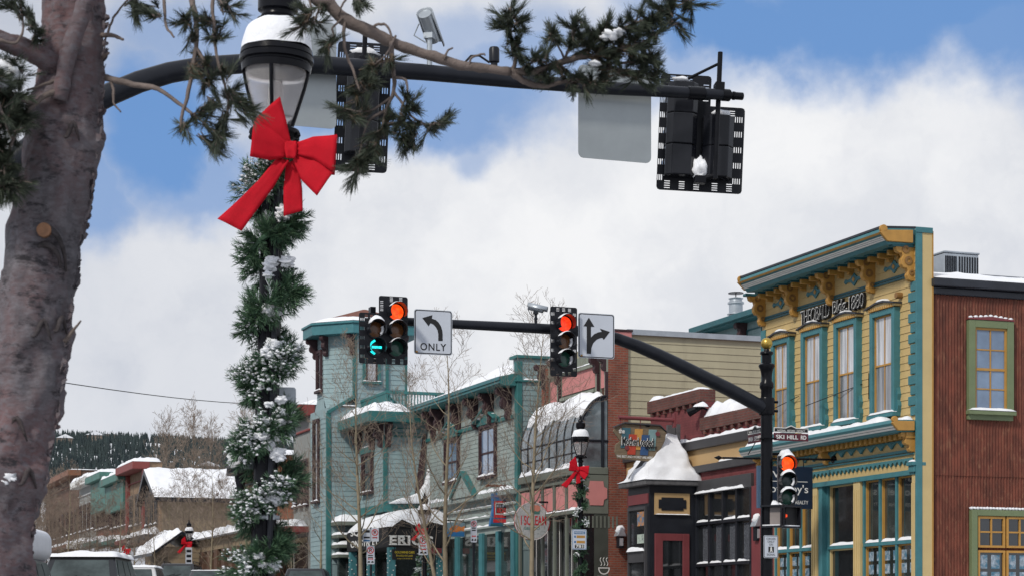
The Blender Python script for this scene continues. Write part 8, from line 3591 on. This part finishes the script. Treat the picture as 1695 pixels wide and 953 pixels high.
# limbs and twigs: (points in photograph pixels, start depth, end depth, start radius, end radius in metres)
LIMBS = [
    ('limb', [(112, 130), (82, 104), (48, 84), (0, 66), (-60, 44), (-140, 10)], 7.95, 7.7, .050, .026),
    ('limb', [(98, 165), (108, 110), (122, 62), (140, 10), (158, -60)], 7.86, 7.80, .030, .036),
    ('branch', [(133, -215), (230, -205), (340, -160), (440, -80), (500, -24), (530, 1), (546, 8), (567, 31), (608, 50), (639, 66), (671, 79), (718, 94), (760, 108), (806, 114), (846, 119)], 8.0, 8.15, .034, .0165),
    ('branch', [(846, 119), (880, 119), (906, 112), (938, 101), (967, 94), (990, 99), (1012, 112), (1034, 126)], 8.15, 8.25, .017, .006),
    ('branch', [(846, 119), (862, 132), (880, 140), (900, 143), (925, 138), (950, 130)], 8.15, 8.2, .015, .006),
    ('twig', [(176, 129), (220, 140), (261, 148), (302, 176), (318, 189)], 7.95, 7.8, .013, .005),
    ('twig', [(180, 128), (188, 150), (188, 170), (200, 186)], 7.95, 7.9, .007, .003),
    ('twig', [(168, 58), (190, 60), (204, 66)], 7.95, 7.9, .010, .005),
    ('twig', [(170, 95), (180, 88)], 7.95, 7.9, .008, .005),
    ('twig', [(178, 56), (188, 30), (200, 14), (215, -4)], 7.95, 7.9, .005, .003),
    ('twig', [(108, 565), (120, 548), (134, 530)], 7.95, 7.92, .010, .003),
    ('twig', [(45, 150), (75, 140), (95, 133)], 7.8, 7.86, .004, .009),
    ('twig', [(312, -60), (318, 0), (324, 31), (324, 79), (312, 151), (302, 189), (299, 217)], 7.9, 7.8, .013, .005),
    ('twig', [(324, 79), (335, 95), (342, 120), (346, 145)], 7.85, 7.8, .008, .004),
    ('twig', [(272, -40), (272, 20), (276, 45), (288, 62)], 7.9, 7.8, .007, .004),
    ('twig', [(356, -30), (352, 10), (356, 60), (360, 100), (372, 140), (380, 180)], 7.9, 7.8, .008, .004),
    ('twig', [(330, -60), (345, -20), (372, 10)], 7.9, 7.85, .009, .004),
    ('twig', [(560, 26), (566, 10), (578, -6), (590, -2)], 8.05, 8.0, .005, .003),
    ('twig', [(567, 31), (551, 46), (552, 62), (545, 80)], 8.05, 8.0, .005, .003),
    ('twig', [(500, -24), (512, 0), (515, 24), (500, 44)], 8.05, 8.0, .006, .003),
    ('twig', [(530, 2), (526, 20), (520, 40)], 8.05, 8.0, .005, .003),
    ('twig', [(570, 36), (570, 79), (582, 110), (592, 139), (596, 158)], 8.06, 8.0, .007, .004),
    ('twig', [(647, 70), (652, 126), (652, 151), (639, 183), (633, 214), (623, 238)], 8.08, 8.0, .010, .004),
    ('twig', [(652, 128), (672, 134), (674, 155), (664, 180), (668, 205)], 8.06, 8.0, .006, .003),
    ('twig', [(655, 60), (640, 90), (620, 108)], 8.08, 8.0, .005, .003),
    ('twig', [(639, 183), (612, 200), (598, 240), (592, 285)], 8.04, 8.0, .006, .003),
    ('twig', [(652, 151), (675, 185), (700, 205), (730, 205)], 8.04, 8.0, .006, .003),
    ('twig', [(650, 160), (610, 185), (575, 182)], 8.04, 8.0, .005, .003),
    ('twig', [(735, 98), (742, 84), (750, 80)], 8.1, 8.1, .005, .003),
    ('twig', [(612, 50), (622, 42), (640, 42), (648, 62), (652, 72)], 8.07, 8.07, .006, .004),
    ('twig', [(775, 108), (782, 96), (800, 90), (803, 92)], 8.12, 8.1, .005, .003),
    ('twig', [(849, 118), (853, 95), (847, 75), (846, 45), (845, 12)], 8.15, 8.1, .009, .003),
    ('twig', [(862, 116), (880, 104), (892, 100)], 8.15, 8.1, .006, .003),
    ('twig', [(934, 103), (940, 84), (948, 60), (955, 34)], 8.2, 8.15, .007, .003),
    ('twig', [(935, 100), (925, 80), (912, 56)], 8.2, 8.1, .005, .003),
    ('twig', [(960, 96), (985, 70), (1020, 52), (1060, 36), (1100, 18), (1150, 0)], 8.2, 8.35, .010, .003),
    ('twig', [(985, 98), (1020, 85), (1060, 72), (1090, 55), (1122, 38)], 8.2, 8.3, .007, .003),
    ('twig', [(1000, 106), (1040, 104), (1075, 100)], 8.22, 8.3, .006, .003),
    ('twig', [(1030, 124), (1055, 128), (1084, 134)], 8.25, 8.3, .005, .003),
    ('twig', [(940, 132), (965, 138), (990, 140)], 8.2, 8.2, .005, .003),
    ('twig', [(0, 66), (25, 72), (38, 50), (36, 15)], 7.7, 7.75, .007, .003),
    ('twig', [(40, 84), (55, 65), (60, 45)], 7.85, 7.85, .007, .003),
    ('twig', [(95, 150), (60, 170), (30, 210), (10, 270), (6, 310)], 7.85, 7.65, .012, .004),
    ('twig', [(60, 170), (25, 165), (0, 150), (-40, 140)], 7.8, 7.6, .010, .004),
    ('twig', [(-40, 60), (-20, 120), (0, 180), (20, 230)], 7.6, 7.6, .012, .004),
]
PTS = []
cur = {}
for nm, q, d0, d1, r0_, r1_ in LIMBS:
    n = len(q)
    # smooth the drawn line
    pts, rad = [], []
    for i in range(n - 1):
        for k in range(4):
            f_ = k / 4
            p0 = q[max(i - 1, 0)]
            p1, p2 = q[i], q[i + 1]
            p3 = q[min(i + 2, n - 1)]
            cr3 = [0.5 * ((2 * p1[j]) + (-p0[j] + p2[j]) * f_ + (2 * p0[j] - 5 * p1[j] + 4 * p2[j] - p3[j]) * f_ ** 2 + (-p0[j] + 3 * p1[j] - 3 * p2[j] + p3[j]) * f_ ** 3) for j in (0, 1)]
            u = (i + f_) / (n - 1)
            Yd = d0 + (d1 - d0) * u
            pts.append(px(cr3[0] + rt.uniform(-.8, .8), cr3[1] + rt.uniform(-.8, .8), Yd))
            rad.append((r0_ + (r1_ - r0_) * u) * rt.uniform(.92, 1.1))
            PTS.append((cr3[0], cr3[1], Yd))
    pts.append(px(q[-1][0], q[-1][1], d1))
    rad.append(r1_)
    PTS.append((q[-1][0], q[-1][1], d1))
    mb = MB()
    mb.tube(pts, rad, 12 if r0_ > .02 else 6)
    mb.build(nm, BARK if nm == 'limb' else TWIG, pine, smooth=True)
# needle tufts: (x, y, count, reach in px, dryness)
TUFTS = [(340, 35, 5, 20, .1), (359, 53, 3, 14, 0), (305, 38, 4, 16, .1), (387, 19, 4, 18, 0), (375, 5, 3, 14, 0), (315, 122, 4, 16, .5), (346, 135, 5, 18, .3), (340, 105, 3, 14, .6), (370, 120, 4, 16, .2), (378, 151, 4, 16, 0), (390, 172, 4, 18, 0),
         (346, 176, 5, 18, .1), (330, 190, 4, 16, .1), (308, 214, 4, 18, .1), (359, 217, 4, 16, 0), (372, 200, 3, 14, 0), (403, 182, 4, 18, 0), (415, 190, 2, 12, 0), (359, 245, 3, 14, 0), (366, 232, 3, 12, 0), (239, 17, 5, 20, 0), (255, 22, 3, 14, 0), (222, 4, 3, 14, 0),
         (35, 19, 5, 20, 0), (22, 10, 3, 14, 0), (57, 41, 5, 18, 0), (64, 60, 3, 12, 0), (352, 65, 3, 14, 0), (318, 60, 3, 13, .2),
         (510, 25, 5, 18, .4), (497, 44, 4, 14, .3), (526, 38, 4, 14, .1), (535, 15, 3, 14, .2), (545, 72, 4, 14, .2), (545, 88, 2, 10, .1), (592, 2, 4, 14, 0), (598, 10, 2, 9, 0), (589, 151, 4, 13, .3), (570, 183, 4, 16, .1), (601, 189, 4, 16, .2), (585, 196, 3, 12, .2), (617, 110, 4, 16, .6), (648, 104, 4, 14, .5), (612, 135, 3, 14, .5),
         (667, 189, 5, 16, .1), (686, 211, 5, 16, 0), (705, 212, 4, 14, 0), (726, 206, 5, 16, 0), (735, 202, 2, 10, 0), (674, 239, 4, 14, 0), (662, 228, 3, 12, 0), (617, 245, 5, 17, .1), (628, 225, 4, 14, .1), (598, 268, 4, 15, .1), (608, 258, 4, 14, .1), (592, 290, 3, 14, .1), (686, 176, 3, 13, .1), (676, 160, 3, 12, .2), (640, 205, 4, 14, .2), (660, 205, 3, 13, .1), (586, 278, 3, 12, .1),
         (846, 65, 4, 18, 0), (840, 45, 4, 18, 0), (856, 40, 4, 18, 0), (845, 18, 5, 18, 0), (865, 35, 3, 14, 0), (832, 25, 3, 13, 0), (852, 90, 4, 14, 0), (860, 78, 3, 12, 0), (888, 100, 5, 16, 0), (905, 104, 3, 13, 0), (872, 108, 3, 12, .1),
         (918, 66, 5, 16, 0), (912, 54, 3, 12, 0), (949, 50, 5, 17, 0), (955, 32, 4, 15, 0), (960, 72, 6, 18, .1), (945, 78, 4, 15, .1), (985, 58, 7, 20, .1), (1000, 48, 5, 18, 0), (975, 80, 5, 16, .3), (1010, 66, 7, 20, .2), (1031, 45, 7, 20, 0), (1045, 58, 6, 18, 0), (1063, 30, 7, 20, 0), (1080, 42, 5, 18, 0), (1092, 22, 7, 20, 0), (1112, 12, 6, 20, 0), (1135, 6, 6, 20, 0), (1152, -2, 4, 18, 0), (1117, 38, 4, 16, 0), (1105, 30, 4, 16, 0),
         (1028, 82, 7, 18, .3), (1045, 90, 5, 16, .2), (1063, 78, 6, 18, .1), (1082, 60, 5, 16, 0), (1078, 98, 6, 17, 0), (1060, 105, 5, 16, .1), (1010, 95, 6, 16, .6), (990, 90, 4, 14, .7), (1000, 115, 4, 14, .5), (1053, 124, 6, 16, .1), (1081, 132, 5, 16, 0), (1088, 118, 3, 13, 0), (1030, 118, 5, 15, .2), (981, 136, 6, 16, .1), (1005, 132, 5, 15, .1), (949, 142, 5, 15, .1), (965, 128, 4, 13, .3), (910, 133, 4, 13, 0), (931, 120, 4, 13, .2), (895, 128, 3, 11, .1)]
for i in range(62):     # dense mass of needles at the left edge
    x, y = rt.uniform(-60, 48), rt.uniform(95, 305)
    if x > 48 - max(0, (y - 190)) * .38 - (8 if y < 130 else 0):
        continue
    TUFTS.append((x, y, 5, 20, .05))
    PTS.append((x + rt.uniform(-8, 8), y - 10, 7.75))
for i in range(10):
    TUFTS.append((rt.uniform(-20, 30), rt.uniform(290, 318), 3, 18, 0))
mb = MB()
mt = MB()
sn = MB()
for (x, y, cnt, reach, dry) in TUFTS:
    near = sorted(PTS, key=lambda q: (q[0] - x) ** 2 + (q[1] - y) ** 2)[:6]
    for k in range(int(cnt * 1.5 + .5)):
        bx_, by_, bY = near[k % len(near)]
        tx, ty = x + rt.gauss(0, reach * .42), y + rt.gauss(0, reach * .42)
        bx_, by_ = bx_ * .55 + x * .45 + rt.uniform(-4, 4), by_ * .55 + y * .45 + rt.uniform(-4, 4)
        p0 = px(bx_, by_, bY + rt.uniform(-.05, .05))
        p1 = px(tx, ty, bY + rt.uniform(-.07, .07))
        if (p1 - p0).length < .01:
            continue
        L = max(.05, min(.16, (p1 - p0).length * 1.25))
        d = (p1 - p0).normalized()
        mt.tube([p0, p0 + d * L], [.0032, .0018], 4)
        sprig(mb, p0, d, L, 58, .056, .0029, rt, 0, .50)
        if dry:
            sprig(mb, p0 - d * .02, d, L * .8, int(34 * dry), .045, .0028, rt, 1, .9)
mb.build('needles', [PINEN, PINED], pine)
mt.build('needle_shoots', TWIG, pine)
for (x, y, r_, sx) in ((8, 112, .045, 1.4), (20, 124, .040, 1.2), (2, 135, .05, 1.0), (1012, 58, .020, 1.7), (1024, 52, .016, 1.5), (985, 106, .014, 1.8), (1000, 62, .014, 1.5), (14, 108, .03, 1.3)):
    sn.blob(px(x, y, 7.72 if x < 100 else 8.15), r_, x, sq=(sx, 1, .7), amp=.6)
for (xa, ya, xb, yb) in ((1013, 122, 1075, 140), ):
    p0, p1 = px(xa, ya + 12, 8.3), px(xb, yb + 10, 8.3)
sn.build('snow', SNOW, pine, smooth=True)

# ================================================================ bare street trees
ASPEN = mat('pale_aspen_bark', (.245, .205, .140), .8, .25, 4, bump=.3, bscale=30, c2=(.10, .08, .06), c2amt=.30, c2scale=5)
TWIGB = mat('bare_twigs', (.21, .165, .130), .85, .25, 5)
BROWNB = mat('brown_tree_bark', (.150, .118, .090), .85, .25, 4)


def bare_tree(label, H, seed, r0_, stems=1, low=.22, nb=26, spread=.42, trunkm=ASPEN, twm=TWIGB, name='bare_tree', up=.60, rmin=.0042):
    o = thing(name, label, 'tree', (0, 0, 0), 'bare street trees', 0, local=True)
    rnd = random.Random(seed)
    for st in range(stems):
        lean = V((rnd.uniform(-1, 1), rnd.uniform(-1, 1), 0)) * (.16 if stems > 1 else .03) * H
        h = H * (1 - .12 * st)
        n = 16
        path, rad = [], []
        ph = rnd.uniform(0, 6)
        for i in range(n + 1):
            u = i / n
            w_ = V((math.sin(u * 5 + ph), math.cos(u * 4.1 + ph), 0)) * .018 * H * u
            path.append(lean * (u ** .6 if stems > 1 else u) + w_ + V((0, 0, h * u)))
            rad.append(max(.006, r0_ * (1 - .25 * st) * (1 - u) ** .85 * (1.25 if i == 0 else 1)))
        mb = MB()
        mb.tube(path, rad, 8)
        mb.build('trunk', trunkm, o, smooth=True)
        mbr, mtw = MB(), MB()

        def grow(p, d, L, r_, lev):
            segs = 5 if lev == 0 else (4 if lev == 1 else 3)
            pts, rr = [p], [r_]
            for i in range(segs):
                d = (d + V((rnd.uniform(-1, 1), rnd.uniform(-1, 1), rnd.uniform(-.4, 1) * .8)) * .26 + V((0, 0, .05))).normalized()
                pts.append(pts[-1] + d * (L / segs))
                rr.append(max(rmin, r_ * (1 - (i + 1) / segs * .8)))
            (mbr if lev == 0 else mtw).tube(pts, rr, 5 if lev == 0 else 3, cap=False)
            if lev < 3:
                k = {0: rnd.randint(5, 8), 1: rnd.randint(2, 4), 2: rnd.randint(1, 2)}[lev]
                for j in range(k):
                    u = rnd.uniform(.25, 1.0)
                    q = u * segs
                    i = min(int(q), segs - 1)
                    b = pts[i].lerp(pts[i + 1], q - i)
                    dd = (pts[i + 1] - pts[i]).normalized()
                    a = dd.orthogonal().normalized()
                    a = Matrix.Rotation(rnd.uniform(0, 6.283), 3, dd) @ a
                    nd = (dd * rnd.uniform(.5, .9) + a * rnd.uniform(.55, 1.1) + V((0, 0, .10))).normalized()
                    grow(b, nd, L * rnd.uniform(.38, .68), max(rmin, rr[i] * .55), lev + 1)
        m = nb // stems
        for j in range(m):
            u = low + (1 - low) * ((j + rnd.random()) / m) ** .9
            u = min(u, .97)
            q = u * n
            i = min(int(q), n - 1)
            b = path[i].lerp(path[i + 1], q - i)
            az_ = j * 2.4 + rnd.uniform(-.5, .5)
            d = V((math.cos(az_), math.sin(az_), up * rnd.uniform(.7, 1.5))).normalized()
            L = spread * h * (1 - u * .72) * rnd.uniform(.55, 1.05)
            grow(b, d, L, max(rmin * 1.5, rad[i] * .42), 0)
        mbr.build('branches', trunkm if trunkm is ASPEN else twm, o, smooth=True)
        mtw.build('twigs', twm, o)
    return o


def tree_at(o, x, Y, ytop, H0, rot, label, copy=True):
    q = px(x, 1040, Y)
    q.z = G(q.x, q.y)
    h = EYE + (HY - ytop) / F * Y - q.z
    c = copy_tree(o) if copy else o
    place(c, q, rot, label)
    k = h / H0
    c.scale = (k * .95 + .05, k * .95 + .05, k)
    return c


A1 = bare_tree('a', 9.0, 3, .085, 1, .20, 34, .36)
A2 = bare_tree('b', 9.0, 8, .095, 2, .16, 44, .36)
A3 = bare_tree('c', 9.0, 15, .085, 1, .24, 34, .38)
A4 = bare_tree('d', 9.0, 27, .070, 1, .18, 26, .34)
B1 = bare_tree('e', 14.0, 5, .16, 1, .12, 46, .34, BROWNB, TWIGB, up=1.3, rmin=.010)
B2 = bare_tree('f', 9.0, 33, .085, 1, .16, 28, .46, BROWNB, TWIGB, up=.7, rmin=.0075)
A5 = bare_tree('g', 9.0, 41, .085, 1, .18, 26, .34, ASPEN, TWIGB, rmin=.0065)
A6 = bare_tree('h', 9.0, 52, .075, 1, .14, 26, .30, ASPEN, TWIGB, rmin=.0065)
tree_at(A1, 597, 71.5, 575, 9.0, .4, 'slim pale-barked bare tree rising in front of the awning corner', False)
tree_at(A2, 741, 62.5, 560, 9.0, 2.2, 'forked pale-barked bare tree between the awning and the fish sign', False)
tree_at(A3, 878, 56.5, 535, 9.0, 1.0, 'pale-barked bare tree standing before the round white sign', False)
tree_at(A4, 531, 80, 700, 9.0, .3, 'bare tree just right of the garlanded post in front of the sage tower', False)
tree_at(A4, 556, 84, 720, 9.0, 3.0, 'thin bare tree between the sage tower and the awning')
tree_at(B1, 318, 168, 688, 14.0, .3, 'tallest bare brown tree behind the broad snow roof', False)
for (x, Y, yt, rot, lab) in ((280, 175, 702, 1.9, 'tall bare tree behind the left end of the broad snow roof'), (352, 180, 712, 3.1, 'bare brown tree behind the middle of the broad snow roof, second from the tallest'),
                            (402, 170, 690, 4.4, 'tall bare brown tree behind the grey sign on the lamp post'), (432, 160, 705, 5.2, 'tall bare brown tree rising behind the orange brick shop')):
    tree_at(B1, x, Y, yt, 14.0, rot, lab)
tree_at(B2, 312, 110, 786, 9.0, .5, 'spreading brown bare tree in front of the broad snow roof', False)
tree_at(A5, 330, 116, 800, 9.0, .5, 'brown bare tree just right of the spreading tree before the broad snow roof', False)
tree_at(A6, 292, 120, 808, 9.0, 1.5, 'brown bare tree just left of the spreading tree before the broad snow roof', False)
k = 0
for (x, Y, yt, m_, lab) in ((348, 98, 770, A5, 'straight bare tree in front of the right end of the broad snow roof'), (276, 112, 815, A5, 'bare tree before the near corner of the tan clapboard wall'), (258, 100, 830, A6, 'slender bare tree beside the clapboard shed'),
                            (243, 118, 820, B2, 'bushy bare tree before the red brick pilaster of the tan brick shop'), (222, 126, 822, A5, 'bare tree under the red cornice of the tan brick shop'), (196, 120, 806, A5, 'tall thin bare tree before the verdigris green cornices'),
                            (180, 132, 832, B2, 'bushy brown bare tree left of the thin tree by the green cornices'), (163, 140, 815, A6, 'bare tree in front of the second green-corniced building'), (146, 128, 840, B2, 'low bushy bare tree below the grey-white building'),
                            (128, 135, 825, A5, 'bare tree just left of the grey-white building'), (111, 122, 775, A5, 'tall straight bare tree in front of the flat-roofed building'), (97, 140, 835, B2, 'brown bare tree before the flat-roofed building, second from its left end'),
                            (82, 130, 815, B2, 'brown bare tree beside the pine trunk at the end of the street'), (372, 104, 800, B2, 'bushy bare tree overhanging the low arcade'), (404, 92, 815, A6, 'thin bare tree just left of the garlanded lamp post'),
                            (418, 108, 800, B2, 'brown bare tree partly hidden by the garlanded lamp post'), (484, 88, 800, A6, 'thin bare tree showing to the right of the garland'), (208, 150, 845, B2, 'low brown bare tree deep in the row behind the distant lamp')):
    k += 1
    tree_at(m_, x, Y, yt, 9.0, k * 1.3, lab)
for i, (x, Y, yt) in enumerate(((60, 165, 800), (75, 190, 795), (92, 215, 790), (115, 205, 800), (138, 190, 810), (52, 140, 815))):
    tree_at(B2, x, Y, yt, 9.0, i * 2.1, 'brown bare tree in the thicket at the far end of the street')

# small snow-dusted evergreen by the awning posts
q = px(699, 1040, 66.5)
q.z = G(q.x, q.y)
o = thing('small_fir', 'small snow-dusted fir standing behind the tapered lamp by the awning', 'fir tree', q, None, 0, local=True)
hT = EYE + (HY - 915) / F * 66.5 - q.z
mb = MB()
mb.tube([V((0, 0, 0)), V((0, 0, hT))], [.05, .01], 6)
mb.build('trunk', BROWNB, o)
mb = MB()
for i in range(150):
    z = hT * (.15 + .85 * rt.random())
    a_ = rt.uniform(0, 6.283)
    L = .62 * (1 - z / hT) + .10
    d = V((math.cos(a_), math.sin(a_), -.15)).normalized()
    sprig(mb, V((0, 0, z)) + d * L * .25, d, L * .8, 24, .10, .016, rt, 2 if rt.random() < .22 else 0, .8, 1)
mb.build('crown', [NEEDLE, NEEDLE2, FROST], o)

# ================================================================ the other side of the street
LEFTM = [BROWNW, BRICK, GREYW, BRICKT, BROWNW, CHAR]
for i, (sa, sb2, hh) in enumerate(((38, 50, 8.5), (50.2, 61, 7.0), (61.2, 75, 9.0), (75.2, 90, 7.5), (90.2, 112, 9.5), (112.2, 150, 8.0))):
    tL_ = -3.6
    f = Fr((tL_, sa, 0), (0, 1, 0))
    z0 = G(tL_, sa)
    b = thing('opposite_building', ['dark timber building', 'red brick building', 'grey plastered building', 'tan brick building', 'long brown building', 'charcoal building'][i] + ' across the street, outside the picture on the left', 'building', (tL_, (sa + sb2) / 2, z0 - .4))
    Wd = sb2 - sa
    mb = MB()
    mb.fbox(f, 0, Wd, z0 - .4, z0 + hh, -10, 0)
    mb.build('wall', LEFTM[i], b)
    mb = MB()
    mb.snow(f.P(-.1, z0 + hh, -10), f.P(Wd, z0 + hh, -10), f.P(Wd, z0 + hh, .5), f.P(-.1, z0 + hh, .5), .35, 12, 12, i)
    mb.build('roof_snow', SNOW, b, smooth=True)
    mb = MB()
    mb.fbox(f, 0, Wd, z0 + hh - .5, z0 + hh - .01, -.2, .45)
    mb.fbox(f, .2, Wd - .2, z0 + 3.4, z0 + 3.7, 0, 1.1)
    mb.build('cornice', CHAR, b)
    for c_ in range(4):
        a = Wd * (c_ + .5) / 4
        window(b, f, a - .5, a + .5, z0 + 4.4, min(z0 + 6.4, z0 + hh - .8), .1, WHITEP, WHITEP, GLS, 1, 2, .1, True, .1, 0, .06, seed=c_ + i * 7)
    mb = MB()
    mb.fbox(f, .4, Wd - .4, z0 + .7, z0 + 3.0, -.05, .04)
    mb.build('shop_window', GLS, b)
